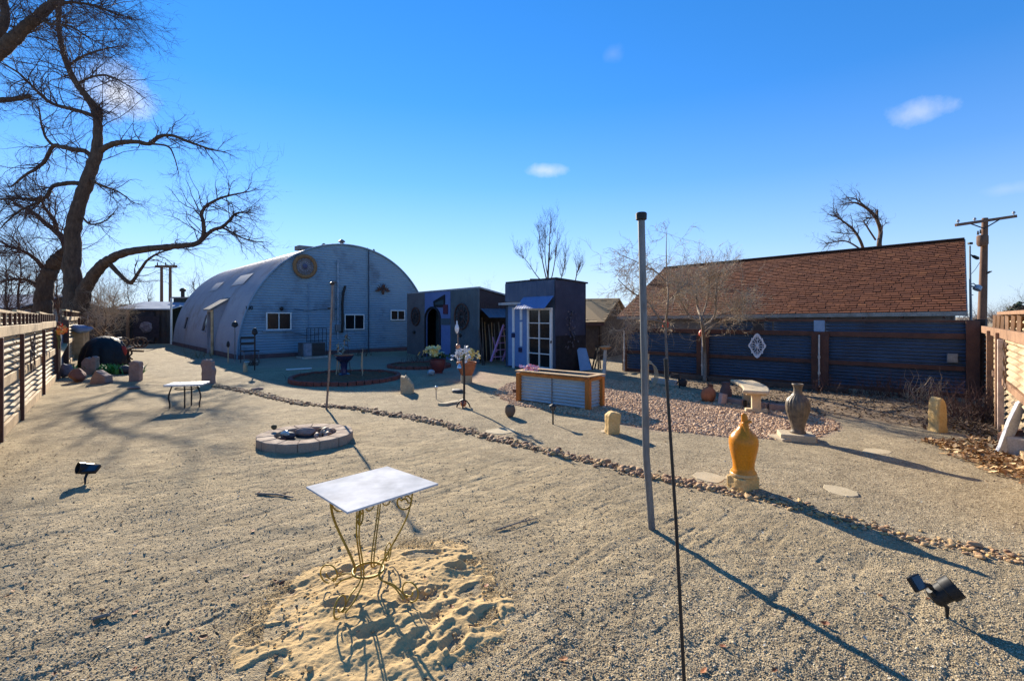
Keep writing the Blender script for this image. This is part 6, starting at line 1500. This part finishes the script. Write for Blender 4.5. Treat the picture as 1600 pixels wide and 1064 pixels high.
# things along the shaded hut wall
p = GG(489, 560); t = thing('air_conditioner', p, 'boxy outdoor air conditioner against the hut wall', 'air conditioner')
acf = frame(p-QB*.42, QB)
part('case', MB().fbox(acf, 0, .95, -.55, 0, .1, .66), M('grey brown ac case', (.13,.12,.12), (.09,.085,.085), 4, .6, .2), t, bevel=.015)
part('pale_panel', MB().fbox(acf, .03, .36, 0, .015, .1, .64), M('pale grey panel', (.30,.31,.36)), t)
mb = MB()
for i in range(10): mb.fbox(acf, .40, .93, .0, .014, .13+.05*i, .155+.05*i)
part('grille', mb, BLACKM, t); part('base', MB().fbox(acf, -.05, 1.02, -.6, .08, 0, .08), CONCR, t)
t = thing('metal_trellis', p+QB*.35-QA*-.1, 'thin metal lattice frame rising behind the air conditioner', 'trellis')
mb = MB()
for i in range(6): mb.tube([acf(.35+.17*i,-.5,.0), acf(.35+.17*i,-.5,1.25)], .012, 5)
for z in (.7, 1.25): mb.tube([acf(.35,-.5,z), acf(1.2,-.5,z)], .012, 5)
part('bars', mb, BLACKM, t); part('foot_rail', MB().tube([acf(.35,-.5,.03), acf(1.2,-.5,.03)], .02, 5), BLACKM, t)
def torch(px, py, ty, lab, head=.07, mat=None):
    b_ = GG(px, py); tp = PD(px, ty, b_.y); t = thing('garden_torch', b_, lab, 'garden torch')
    part('pole', MB().tube([b_, tp], .02, 6), mat or BLACKM, t, smooth=60)
    part('head', MB().lathe(tp-UPZ*.02, [(.02,0),(head,.06),(head*.9,.16),(head*.5,.22),(.02,.24)], 10), BLACKM, t, smooth=40); return t
torch(367,565,511,'tall garden torch with a white topped head at the hut corner',.12,GALV)
torch(398,579,523,'black garden torch beside the metal chair by the hut window',.09)
torch(356.5,567,542,'short pale garden torch beside the side doorway',.06,PALEWOOD)
p = GG(393, 568); t = thing('metal_chair', p, 'simple metal frame chair in shade below the hut window', 'chair')
cf = frame(p-QB*.25, QB)
for s, d in ((0,0),(.5,0),(0,-.45),(.5,-.45)): part('leg', MB().tube([cf(s,d,0), cf(s,d,.45 if d == 0 else .95)], .016, 6), GALV if d == 0 else BLACKM, t)
part('seat', MB().fbox(cf, -.02, .52, -.46, .02, .43, .47), BLACKM, t, bevel=.008)
for z in (.68, .90): part('back_rail', MB().fbox(cf, .0, .5, -.465, -.435, z, z+.08), BLACKM, t)
part('stretcher', MB().tube([cf(0,0,.06), cf(.5,0,.06)], .018, 6), WHITEP, t)
solo('white_board', MB().beam(GG(447,579)+UPZ*.03, GG(487,577)+UPZ*.03, .14, .035), WHITEP, 'white board lying on shaded ground before the round bed', 'board', bevel=.004)
mb = MB(); solo('stepping_stone', MB().rock(GG(402,609)+UPZ*.02, (.3,.2,.07), 9, 2), PINKST, 'flat stone at the shadow edge by the border stones', 'stone', smooth=60)
# ------------------------------------------------------------------ bare trees
def rot_about(d, ax, a): return Matrix.Rotation(a, 3, ax) @ d
def grow(mb, p, d, L, r, rd, lvl, maxl, gn=.35, up=.12, kids=(4,7), ratio=.55, spread=(.5,1.1), seg=6, bias=None, sides=None):
    n = max(3, seg-lvl); pts = [p]; dirs = []; cur = V3(d).normalized()
    for i in range(n):
        cur = (cur+V3((rd.gauss(0,gn), rd.gauss(0,gn), rd.gauss(0,gn)))*.5+UPZ*up*.5+(bias*.18 if bias else V3())).normalized()
        pts.append(pts[-1]+cur*(L/n)); dirs.append(cur)
    rr = [r*(1-.72*i/n) for i in range(n+1)]
    mb.tube(pts, rr, sides or (5 if lvl == 0 else 4 if r > .012 else 3), cap=False)
    if lvl >= maxl: return
    for k in range(rd.randint(*kids)):
        i = rd.randint(1, n); q_ = pts[i-1].lerp(pts[i], rd.random()) if i < n or k else pts[n]
        dd = dirs[min(i, n)-1]; ax = dd.orthogonal().normalized(); ax = rot_about(ax, dd, rd.uniform(0,6.28))
        nd_ = rot_about(dd, ax, rd.uniform(*spread))
        grow(mb, q_, nd_, L*ratio*rd.uniform(.6,1.25), max(.004, rr[min(i,n)]*.62), rd, lvl+1, maxl, gn, up, kids, ratio, spread, seg, bias, sides)
def traced(pts, ys, w, n=8):
    """limb traced in elevation; ys is a depth per point, w its width in photo pixels per point"""
    P_ = [PD(px, py, y) for (px, py), y in zip(pts, ys)]
    sp_ = smoothpath(P_, n); m = len(P_)
    rads = [w_*.46*y/FPX for w_, y in zip(w, ys)]
    out = []
    for i in range(len(sp_)):
        t_ = i/n; k = min(int(t_), m-2); out.append(rads[k]+(rads[k+1]-rads[k])*(t_-k))
    return sp_, out
def knobby(path, rads, rd, a=.055):
    return [p+V3((rd.gauss(0,a), rd.gauss(0,a), rd.gauss(0,a)))*r for p, r in zip(path, rads)], [r*rd.uniform(1-a*.6,1+a*.6) for r in rads]
def barktube(mb, path, rads, n=14, a=.09):
    b = len(mb.v); mb.tube(path, rads, n)
    m = len(path); vs = np.array(mb.v[b:b+m*n]).reshape(m, n, 3); ctr = np.array([tuple(p) for p in path])[:, None, :]
    jj, kk = np.meshgrid(np.arange(m), np.arange(n), indexing='ij'); ang = kk*2*np.pi/n; ln = jj*.22
    f = 1+a*(1.6*fbm(np.cos(ang)*1.6+ln, np.sin(ang)*1.6-ln*.4, 3, 7)+.8*vnoise(np.cos(ang)*5+ln*2.1, np.sin(ang)*5, 9))
    vs = ctr+(vs-ctr)*f[:, :, None]
    mb.v[b:b+m*n] = [tuple(p) for p in vs.reshape(-1, 3)]
def along_sprouts(mb, path, rads, n, L, rd, lo=.15, maxl=2, gn=.4, up=.1, kids=(3,6), bias=None, ratio=.58, r0=.03):
    for i in range(n):
        f_ = lo+(1-lo)*rd.random()**.8; k = min(int(f_*(len(path)-1)), len(path)-2)
        d = (path[k+1]-path[k]).normalized(); ax = rot_about(d.orthogonal().normalized(), d, rd.uniform(0,6.28))
        nd_ = rot_about(d, ax, rd.uniform(.5,1.35))
        grow(mb, path[k], nd_, L*rd.uniform(.5,1.3), min(r0, rads[k]*.5), rd, 0, maxl, gn, up, kids, ratio, bias=bias)
rd = random.Random(21)
D = 26.0
def yl(*d): return [D+x*.6 for x in d]
LIMBS = [  # outline points, depth offsets, widths, twig count, twig length
 ([(112,575),(116,500),(114,450),(113,400),(118,340),(138,278),(151,238),(153,200),(148,172),(136,152),(118,128),(104,100),(94,62),(92,25),(99,-40)], [0,0,0,0,0,0,.1,.2,.2,.1,0,-.1,-.3,-.5,-.8], [42,36,27,23,22,19,17,13,11,10,9,8,7,6,4], 46, 1.9),
 ([(118,500),(132,455),(150,425),(168,408),(195,395),(240,388),(280,384.5),(306,381),(317,370),(318,350),(315,335),(321,323),(333,315),(350,308),(372,303),(392,299)], [0,-.2,-.6,-.9,-1.3,-1.9,-2.4,-2.7,-2.8,-2.8,-2.7,-2.7,-2.8,-2.9,-3,-3.1], [27,22,18,15.5,13,10.5,9,8,6.5,6,5.5,4.5,4,3.5,2.6,1.4], 26, 1.1),
 ([(314,376),(330,361),(347,355),(358,345),(366,336),(378,332),(395,333)], [-2.7,-2.8,-2.9,-3,-3,-3.1,-3.2], [7,6,5.5,4.5,4,3,1.5], 12, .8),
 ([(345,355),(362,363),(376,371),(395,377),(412,378)], [-2.9,-3,-3,-3.1,-3.2], [3.5,3,2.5,2,1], 10, .7),
 ([(172,413),(190,432),(201,441),(207,440),(217,425),(231,406),(250,395),(268,390)], [-.9,-1,-1.2,-1.3,-1.5,-1.8,-2,-2.2], [8,7,7,6,5,4,3,2], 10, .8),
 ([(153,238),(172,227),(190,223),(214,222),(234,225),(248,214),(268,212),(290,220),(312,228),(331,234),(352,238)], [.1,-.1,-.3,-.6,-.8,-.9,-1.1,-1.3,-1.5,-1.7,-1.9], [10,9,8,7,6.5,6,5,4.5,3.5,2.5,1.3], 22, .9),
 ([(234,225),(262,229),(272,245),(279,270)], [-.8,-1,-1.1,-1.2], [3.5,3,2,1], 5, .6),
 ([(144,246),(132,236),(115,234),(96,230),(83,229),(70,252),(56,264),(38,275),(18,292)], [.1,.3,.5,.8,1,1.2,1.4,1.7,2], [8,7.5,7,7,6,6,5,4,2], 20, 1.2),
 ([(86,230),(72,216),(65,196),(62,176)], [1,1.1,1.2,1.3], [5,4,3,2], 9, 1.1),
 ([(133,288),(115,286),(97,288),(82,292),(72,308),(52,312),(30,310),(0,312)], [.2,0,-.2,-.4,-.6,-.9,-1.2,-1.5], [8,7.5,7,6,6,5,4,3], 18, 1.3),
 ([(72,308),(52,320),(30,330),(5,352)], [-.6,-.9,-1.2,-1.4], [5,4,3,2], 9, 1.2),
 ([(146,182),(128,175),(108,170),(86,164),(72,156),(55,140),(30,115),(0,98)], [.1,0,-.3,-.5,-.7,-1,-1.3,-1.6], [7,6.5,6,5.5,5,4,3,2.5], 22, 1.3),
 ([(120,132),(140,122),(165,118),(190,128),(220,148)], [0,-.4,-.8,-1.2,-1.6], [4,3.5,3,2,1], 16, 1.0),
 ([(104,105),(130,88),(160,78),(190,72)], [-.1,-.5,-.9,-1.3], [4,3.5,2.5,1], 18, 1.0),
 ([(138,150),(150,165),(158,172)], [.1,0,0], [5,4,2], 8, .8),
 ([(152,198),(158,185),(157,172)], [.2,.1,0], [7,6,5], 6, .5),
 ([(134,275),(158,290),(185,300),(210,318)], [0,-.5,-1,-1.5], [5,4,2.5,1.2], 16, .9),
 ([(122,330),(140,350),(165,345),(180,330)], [0,-.3,-.6,-.9], [4,3,2,1], 10, .8),
]
bz = V3((PD(113,575,D).x, D, 0))
t = thing('cottonwood_tree', bz, 'great leaning bare cottonwood with a long low branch reaching over the yard', 'tree')
mt, mc = MB(), MB()
for pts, dy, w, nt_, tl in LIMBS:
    pa, ra = traced(pts, yl(*dy), w); pa, ra = knobby(pa, ra, rd)
    barktube(mt, pa, ra, 20 if w[0] > 15 else 10)
    along_sprouts(mc, pa, ra, int(nt_*1.3), tl*1.75, rd, .12 if w[0] < 20 else .36, 2, .42, .03, (4,7), V3((.28,0,-.10)), .52, .026)
    grow(mc, pa[-1], pa[-1]-pa[-3], tl*.8, ra[-1]*.8, rd, 1, 2, .4, .05)
part('trunk', mt, BARK, t, smooth=180); part('crown', mc, TWIG, t)
# second trunk leaning beside it
rd = random.Random(5); D2 = 28.0
t = thing('leaning_tree', V3((PD(66,560,D2).x, D2, 0)), 'thick crooked bare trunk just behind the fence beside the great cottonwood', 'tree')
mt, mc = MB(), MB()
for pts, dy, w, n_, tl in [([(64,580),(66,500),(69,455),(76,428),(90,405),(104,391),(100,375),(88,362),(70,348),(48,330),(20,318)],[0,0,0,0,0,0,.1,.3,.5,.8,1.1],[30,27,24,22,20,16,11,9,7,5,3],30,1.5),
                        ([(88,362),(85,345),(70,325),(62,305)],[.3,.2,.1,0],[7,6,4,2],14,1.2), ([(76,430),(55,405),(35,392),(8,385)],[0,-.3,-.6,-1],[8,6,4,2],20,1.4), ([(70,452),(48,440),(25,436),(0,440)],[0,-.2,-.5,-.8],[7,5,4,2],18,1.2)]:
    pa, ra = traced(pts, [D2+x for x in dy], w); pa, ra = knobby(pa, ra, rd); barktube(mt, pa, ra, 14); along_sprouts(mc, pa, ra, int(n_*1.6), tl*1.7, rd, .2, 2, .42, .06, (4,7), V3((-.2,0,.05)), .52, .026)
part('trunk', mt, BARK, t, smooth=180); part('crown', mc, TWIGR, t)
# nearer tree whose limbs enter at the corner of the view
rd = random.Random(8); D3 = 15.5
t = thing('overhanging_tree', PD(-190,600,D3)*1, 'near bare tree whose thick grey limbs hang in at the upper corner of the sky', 'tree')
mt, mc = MB(), MB()
for pts, dy, w, n_, tl in [([(-190,640),(-175,400),(-150,220),(-90,130),(-30,98),(0,78),(22,60),(42,42),(58,28),(75,12),(95,-5),(120,-30)],[0,0,0,0,0,0,0,0,0,0,.1,.2],[90,70,60,46,38,32,28,24,22,20,17,12],26,1.3),
                        ([(-60,112),(-20,70),(2,45),(8,20),(0,-20)],[0,0,.2,.3,.4],[26,22,19,17,15],12,1.2),
                        ([(-120,190),(-60,160),(-10,158),(22,155),(48,150)],[0,.2,.3,.4,.5],[18,14,12,11,8],10,.7),
                        ([(58,28),(80,38),(110,42),(140,60),(170,75)],[0,-.2,-.4,-.5,-.6],[7,6,4,3,1.5],20,1.1),
                        ([(78,10),(110,4),(150,10),(180,22),(206,28)],[0,.1,.2,.3,.4],[8,6,5,3,1.5],24,1.1)]:
    pa, ra = traced(pts, [D3+x for x in dy], [k_*.72 for k_ in w]); pa, ra = knobby(pa, ra, rd, .06); barktube(mt, pa, ra, 16); along_sprouts(mc, pa, ra, int(n_*1.7), tl*1.25, rd, .35 if w[0] > 25 else .15, 2, .42, .0, (4,7), V3((.28,0,-.10)), .52, .016)
part('trunk', mt, BARK, t, smooth=180); part('crown', mc, TWIG, t)
def bare_tree(name, px, y, base_py, top_py, label, lean=0, seed=0, w=8, n=9, tl=1.2, mat=TWIG, up=.35, bias=None, fork=None, gn=.3, maxl=2, kids=(3,6), group=None, lo=.35, r0=.03, trunk_mat=None):
    rd = random.Random(seed); b_ = PD(px, base_py, y); b_.z = 0
    top = PD(px+lean, top_py, y); t = thing(name, b_, label, 'tree', group)
    mt, mc = MB(), MB(); m = 7
    path = [b_.lerp(top, i/m)+V3((rd.gauss(0,.05)*y/20, rd.gauss(0,.05), 0)) for i in range(m+1)]
    pa = smoothpath(path, 3); r = w*.5*y/FPX; ra = [r*(1-.85*i/(len(pa)-1)) for i in range(len(pa))]
    mt.tube(pa, ra, 8); 
    along_sprouts(mc, pa, ra, n, tl, rd, lo, maxl, gn, up, kids, bias, .6, r0)
    part('trunk', mt, trunk_mat or BARK, t, smooth=180); part('crown', mc, mat, t); return t
# upright tree behind the tower
rd = random.Random(31); y = 27; b_ = PD(856,520,y); b_.z = 0
t = thing('poplar_tree', b_, 'bare upright tree with fanning thin branches behind the blue tower shed', 'tree')
mt, mc = MB(), MB()
for pts, w in [([(856,540),(856,440),(858,400),(859,370),(861,338)],[5,3.6,2.4,1.5,.7]),([(856,445),(849,415),(844,385),(842,352)],[2.4,1.8,1.2,.6]),([(856,450),(838,430),(826,412),(814,398)],[2.2,1.6,1.1,.6]),([(858,450),(865,420),(869,390),(872,358)],[2.2,1.6,1.2,.6]),([(870,450),(880,425),(884,395)],[2,1.3,.7]),([(857,440),(852,405),(852,365)],[2,1.3,.7]),([(897,450),(902,425),(908,410)],[2,1.5,1])]:
    pa, ra = traced(pts, [y+rd.uniform(-.5,.5) for _ in pts], w); mt.tube(pa, ra, 6); along_sprouts(mc, pa, ra, 13, .8, rd, .35, 2, .22, .75, (3,5), None, .6, .022)
part('trunk', mt, BARK, t, smooth=180); part('crown', mc, TWIG, t)
# wind bent tree beyond the long roof
rd = random.Random(41); y = 30; b_ = PD(1372,480,y); b_.z = 0
t = thing('wind_bent_tree', b_, 'bare tree swept sideways by wind beyond the ridge of the house roof', 'tree')
mt, mc = MB(), MB()
for pts, w, n_ in [([(1372,520),(1374,400),(1374,380),(1376,362),(1371,345),(1362,332),(1350,323),(1336,317),(1325,318),(1316,320)],[9,8,7.5,6.5,5.5,5,4,3,2,1],22),([(1371,345),(1371,328)],[3.5,2.5],3),([(1352,400),(1345,378),(1334,360),(1320,348),(1305,338),(1292,335)],[5,4.5,4,3,2,1],22),([(1352,395),(1325,378),(1305,378),(1290,382)],[3,2.5,2,1],14),([(1368,375),(1355,355),(1350,345),(1362,340)],[3,2.5,2,1],12),([(1340,365),(1318,365),(1298,362)],[2,1.5,1],10),([(1355,325),(1338,312),(1322,308)],[2.5,2,1],12)]:
    pa, ra = traced(pts, [y+rd.uniform(-.4,.4) for _ in pts], w); mt.tube(pa, ra, 7); along_sprouts(mc, pa, ra, n_, .9, rd, .3, 2, .45, .0, (3,5), V3((-.6,0,.12)), .55, .03)
part('trunk', mt, BARK, t, smooth=180); part('crown', mc, TWIG, t)
# two small garden trees in front of the blue fence
def orchard(px, base_py, limbs, label, seed, n, tl, mat, up, bias, ydelta=0):
    rd = random.Random(seed); b_ = GG(px, base_py); y = b_.y; t = thing('garden_tree', b_, label, 'tree'); mt, mc = MB(), MB()
    for pts, w in limbs:
        pa, ra = traced(pts, [y]+[y+rd.uniform(-.7,.7) for _ in pts[1:]], w); mt.tube(pa, ra, 7); along_sprouts(mc, pa, ra, n, tl, rd, .3, 2, .5, up, (3,6), bias, .6, .010)
    part('trunk', mt, M('grey tan bark', (.24,.185,.135), (.16,.12,.09), 8, .9, bump=.5), t, smooth=180); part('crown', mc, mat, t); return t
orchard(1043, 600, [([(1043,600),(1042,560),(1040,510),(1044,470),(1042,430),(1041,390),(1042,360)],[6,5,4.2,3.2,2.2,1.5,.7]),([(1040,512),(1025,490),(1010,470),(985,455),(965,436)],[4,3.5,3,2,1]),([(1042,475),(1060,455),(1075,440)],[3,2.5,1]),([(1040,505),(1015,500),(990,505),(965,520)],[3.5,3,2,1]),([(1041,440),(1025,425),(1005,415),(975,400)],[3,2.5,1.5,1])],
        'bare garden tree with drooping pale twigs just beyond the steel pole', 51, 22, .70, TWIGP, .0, V3((-.2,0,-.3)))
orchard(1101, 596, [([(1101,596),(1101,550),(1097,505),(1090,480),(1088,450),(1090,425)],[7,6,5,4,2.5,1]),([(1099,510),(1116,495),(1119,465),(1122,435),(1135,415)],[4.5,4,3,2,1]),([(1098,508),(1075,490),(1062,465),(1058,440)],[4,3,2,1]),([(1116,495),(1140,487),(1155,480),(1165,470)],[3,2.5,2,1]),([(1100,520),(1120,505),(1150,500),(1160,505)],[2.5,2,1.5,1]),([(1095,500),(1105,470),(1108,440),(1104,420)],[3.5,3,2,1])],
        'wide bare garden tree with a dense tan twig crown against the shingle roof', 52, 26, .66, TWIGP, .22, None)
for px, py, yy, lab in ((1040,506,12.6,'red hanging feeder in the tree beyond the steel pole'),(1097,520,13.2,'red orange hanging feeder in the wide tan twigged tree')):
    p = PD(px,py,yy); t = thing('hanging_feeder', p-UPZ*.1, lab, 'bird feeder')
    part('body', MB().lathe(p-UPZ*.11, [(.03,0),(.085,.03),(.09,.12),(.05,.18),(.02,.2)], 12), M('red plastic', (.55,.06,.02), (.45,.05,.02), 6, .4), t, smooth=50); part('cord', MB().tube([p+UPZ*.08, p+UPZ*.3], .005, 4), BLACK, t)
# scrub trees beyond the boundary: each its own crown
SCR = [(12,26,395,'reddish leafless scrub tree at the edge of view behind the fence',TWIGR),(30,30,375,'tall thin scrub tree left of the crooked trunk',TWIG),(50,33,400,'bushy leafless scrub behind the crooked trunk',TWIGR),(92,36,420,'low brown scrub between the two trunks',TWIGR),(150,27,455,'pale brown brush just right of the cottonwood trunk',TWIGP),(175,30,450,'tangled tan brush above the dark shed corner',TWIGP),(205,44,430,'grey distant tree behind the dark shed roof',TWIG),(232,48,445,'low far tree left of the paired utility poles',TWIG),(300,52,425,'slim far tree beside the green annex',TWIG),(318,56,430,'second slim far tree touching the hut roof line',TWIG)]
for i, (px, y, ty, lab, mt_) in enumerate(SCR):
    bare_tree('scrub_tree', px, y, 560, ty+8, lab, lean=(i%3-1)*6, seed=60+i, w=5 if y < 40 else 3, n=30 if px < 200 else 16, tl=1.5 if px < 200 else 1.3, mat=mt_, up=.3, gn=.45, kids=(4,7), lo=.25, r0=.025, group='scrub trees beyond the boundary')
bare_tree('scrub_tree', 165, 24, 560, 478, 'straggling tan brush drooping over the dark shed wall', seed=90, w=4, n=34, tl=1.4, mat=TWIGP, up=-.05, gn=.5, kids=(4,7), lo=.3, r0=.02, bias=V3((.35,0,-.2)), group='scrub trees beyond the boundary')
rd = random.Random(71)
for px, y, ty, lab in ((1552,60,492,'hazy leafless tree beyond the fence corner right of the pole'),(1570,75,494,'low far tree crown above the sunlit fence'),(1528,80,496,'low grey tree between lamp mast and utility pole'),(1612,58,470,'far bare branches showing high above the sunlit fence end'),(1500+85,90,495,'smallest far tree on the skyline above the sunlit fence'),(760,60,470,'faint far twigs above the shed roof')):
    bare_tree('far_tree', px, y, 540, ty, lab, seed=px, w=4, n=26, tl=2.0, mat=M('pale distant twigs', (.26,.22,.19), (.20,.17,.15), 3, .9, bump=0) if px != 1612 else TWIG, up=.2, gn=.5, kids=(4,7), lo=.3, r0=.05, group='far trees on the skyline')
b_ = PD(1590,510,70); b_.z = 0; t = thing('evergreen_tree', b_, 'small dark evergreen on the skyline above the sunlit fence', 'tree')
part('trunk', MB().tube([b_, PD(1590,485,70)], [.3,.1], 6), BARK, t); mb = MB()
for i in range(700):
    a = rd.uniform(0,6.28); h = rd.random(); r = 2.1*(1-h)**.6*rd.random()**.5
    c = V3((b_.x+r*math.cos(a), 70+r*math.sin(a), 1.3+2.1*h+.2*rd.gauss(0,1))); mb.disc(c, (rd.gauss(0,1),rd.gauss(0,1),rd.gauss(0,1)), rd.uniform(.12,.3), 5)
part('crown', mb, islands('dark evergreen', [(0,(.015,.035,.02)),(1,(.04,.07,.035))], .8, 0), t)
mb = MB(); rd = random.Random(99)
for i in range(130):
    x = rd.uniform(45, 230); c = V3((x, 120+rd.uniform(-15,25)-.15*(x-45), -.2)); h = rd.uniform(1.2, 3.2)
    for k in range(3): grow(mb, c+V3((rd.gauss(0,1),rd.gauss(0,1),0)), V3((rd.gauss(0,.35),rd.gauss(0,.35),1)), h, .10, rd, 0, 2, .45, .2, (3,6), .6, sides=3)
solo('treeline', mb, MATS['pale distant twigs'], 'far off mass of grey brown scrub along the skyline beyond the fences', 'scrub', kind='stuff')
# ------------------------------------------------------------------ dead shrubs
def shrub(px, py, n, h, sp, label, mat, seed, name='dead_shrub', lean=V3((0,0,0)), up=.25):
    rd = random.Random(seed); b_ = GG(px, py); t = thing(name, b_, label, 'shrub'); mb = MB()
    for i in range(n):
        a = rd.uniform(0,6.28); d = V3((math.cos(a)*rd.uniform(.1,.8), math.sin(a)*rd.uniform(.1,.8), 1))+lean
        grow(mb, b_+V3((rd.gauss(0,sp), rd.gauss(0,sp*.6), -.02)), d, h*rd.uniform(.6,1.2), .008, rd, 0, 1, .45, up, (2,5), .45)
    part('stems', mb, mat, t); return t
shrub(1508,652,60,.62,.26,'tangled reddish dead shrub filling the corner by the sunlit fence',TWIGR,1)
shrub(1535,660,34,.55,.20,'dark dead shrub pressed against the sunlit fence',TWIG,2)
shrub(1420,622,34,.50,.22,'dead straw topped plants below the junction box',TWIGR,3)
shrub(1375,618,28,.48,.22,'dark dead perennials in the middle of the fence bed',TWIG,4)
shrub(1440,626,26,.50,.20,'dead perennials beside the tall sandstone obelisk',TWIGP,5)
shrub(1284,612,26,.36,.16,'small dead clump at the foot of the fence standpipe behind the urn',TWIGR,6)
shrub(1268,608,14,.30,.12,'low dead clump between urn and fence ornament',TWIG,7)
shrub(1330,616,16,.30,.22,'low dark stems between the fence posts right of the urn',TWIG,8)
shrub(572,556,20,.5,.22,'dark leafless shrub against the hut wall below the middle window',TWIG,9)
shrub(660,565,46,.30,.42,'mound of dead brown plants in the smaller brick bed',TWIGR,10)
shrub(640,572,26,.26,.34,'low dead tangle at the edge of the smaller brick bed',TWIG,11)
shrub(500,590,16,.20,.38,'dry sprigs in the round brick bed before the bird bath',TWIG,12)
shrub(590,591,14,.20,.30,'dry sprigs in the round brick bed right of the bird bath',TWIGR,13)
shrub(394,571,26,.42,.13,'dark spiky plant growing under the metal chair',TWIG,14)
shrub(312,560,16,.4,.2,'olive dry weeds at the hut side below the small windows',M('olive twigs',(.16,.14,.05)),15)
# ------------------------------------------------------------------ neighbouring roofs on the skyline
p = PD(4,520,40); t = thing('neighbour_house', V3((p.x-6,44,0)), 'grey blue roof of a neighbouring house behind scrub trees', 'house')
mb = MB().hexa([V3((p.x-14,40,0)),V3((p.x+1.2,40,0)),V3((p.x+1.2,48,0)),V3((p.x-14,48,0)),V3((p.x-14,40,2.4)),V3((p.x+1.2,40,2.4)),V3((p.x+1.2,48,2.4)),V3((p.x-14,48,2.4))]); part('wall', mb, FASCIA, t)
part('roof', MB().prism([V3((p.x-14.5,39.5,2.4)), V3((p.x+1.7,39.5,2.4)), V3((p.x+1.7,44,3.7)), V3((p.x-14.5,44,3.7))], UPZ*.1).prism([V3((p.x-14.5,48.5,2.4)), V3((p.x+1.7,48.5,2.4)), V3((p.x+1.7,44,3.7)), V3((p.x-14.5,44,3.7))], UPZ*.1), M('grey blue roofing', (.20,.24,.30)), t)
# ------------------------------------------------------------------ sky, sun, camera
EL, AZ = 22.3, math.atan2(-.452, .892)
w = bpy.data.worlds.new('World'); scene.world = w; w.use_nodes = True
n = w.node_tree.nodes; l = w.node_tree.links; bg = n['Background']
sky = n.new('ShaderNodeTexSky'); sky.sky_type = 'NISHITA'; sky.sun_disc = False; sky.sun_elevation = R(EL); sky.sun_rotation = AZ
sky.altitude = 1500; sky.air_density = 1.0; sky.dust_density = SKY_DUST; sky.ozone_density = SKY_OZONE
tc = n.new('ShaderNodeTexCoord'); co = tc.outputs['Generated']
hsv = n.new('ShaderNodeHueSaturation'); hsv.inputs['Saturation'].default_value = SKY_SAT; hsv.inputs['Hue'].default_value = SKY_HUE; gm = n.new('ShaderNodeGamma'); gm.inputs[1].default_value = .74; l.new(sky.outputs[0], gm.inputs[0])
tn = mixc(n, l, 1.0, gm.outputs[0], (.94, 1.05, 1.31), 'MULTIPLY'); l.new(tn, hsv.inputs['Color'])
sz_ = n.new('ShaderNodeSeparateXYZ'); l.new(co, sz_.inputs[0])
hz = ramp(n, l, sz_.outputs['Z'], [(0, .78), (.06, .66), (.14, .36), (.26, .10), (.40, 0.0)])
col = mixc(n, l, hz, hsv.outputs[0], (2.45, 3.0, 3.7))
def cloud(px, py, rx, ry, amt, sc):
    """small puff of cloud seen in one direction of the sky"""
    d = V3(((px-CX)/FPX, 1, -(py-HOR)/FPX)).normalized(); x = d.cross(UPZ).normalized(); y = x.cross(d)
    def dot(v):
        k = n.new('ShaderNodeVectorMath'); k.operation = 'DOT_PRODUCT'; l.new(co, k.inputs[0]); k.inputs[1].default_value = v; return k.outputs['Value']
    def mth(op, a, b=None, c=None):
        k = n.new('ShaderNodeMath'); k.operation = op
        for i, q_ in enumerate((a, b, c)):
            if q_ is None: continue
            if hasattr(q_, 'is_output'): l.new(q_, k.inputs[i])
            else: k.inputs[i].default_value = q_
        return k.outputs[0]
    dx, dy, dz = dot(x), dot(y), dot(d)
    nz = n.new('ShaderNodeTexNoise'); nz.inputs['Scale'].default_value = sc; nz.inputs['Detail'].default_value = 6; nz.inputs['Roughness'].default_value = .6; l.new(co, nz.inputs['Vector'])
    r2 = mth('SQRT', mth('ADD', mth('POWER', mth('DIVIDE', mth('ABSOLUTE', dx), rx/FPX), 2.0), mth('POWER', mth('DIVIDE', mth('ABSOLUTE', dy), ry/FPX), 2.0)))
    v = mth('SUBTRACT', mth('ADD', 1.0, mth('MULTIPLY', mth('SUBTRACT', nz.outputs['Fac'], .5), 1.25)), r2)
    v = mth('MULTIPLY', mth('SMOOTH_MIN', mth('MAXIMUM', mth('MULTIPLY', v, 1.15), 0.0), 1.0, .2), amt)
    return mth('MULTIPLY', v, mth('GREATER_THAN', dz, 0.0))
for c_ in ((184,144,42,32,.85,18),(852,266,36,11,.5,30),(1437,175,32,16,.38,34),(958,85,16,13,.10,24),(1572,296,26,8,.14,24)):
    col = mixc(n, l, cloud(*c_), col, CLOUDC)
l.new(col, bg.inputs['Color']); bg.inputs['Strength'].default_value = SKY_STR
sd = bpy.data.lights.new('sun', 'SUN'); sd.energy = SUN_E; sd.angle = R(.53); sd.color = (1.0, .90, .74)
so = bpy.data.objects.new('sun', sd); COL.objects.link(so)
sv = V3((math.sin(AZ)*math.cos(R(EL)), math.cos(AZ)*math.cos(R(EL)), math.sin(R(EL))))
so.rotation_euler = sv.to_track_quat('Z','Y').to_euler(); so.location = sv*60
cam = bpy.data.cameras.new('camera'); co_ = bpy.data.objects.new('camera', cam); COL.objects.link(co_); scene.camera = co_
co_.location = (0,0,CAMH); co_.rotation_euler = (R(90),0,0)
cam.sensor_width = 36; cam.lens = FPX/1600*36; cam.shift_y = -(532-HOR)/1600; cam.clip_start = .05; cam.clip_end = 6000
scene.view_settings.view_transform = 'Standard'; scene.view_settings.look = 'None'; scene.view_settings.exposure = EXPO; scene.view_settings.gamma = 1
scene.cycles.max_bounces = 6; scene.cycles.use_denoising = True
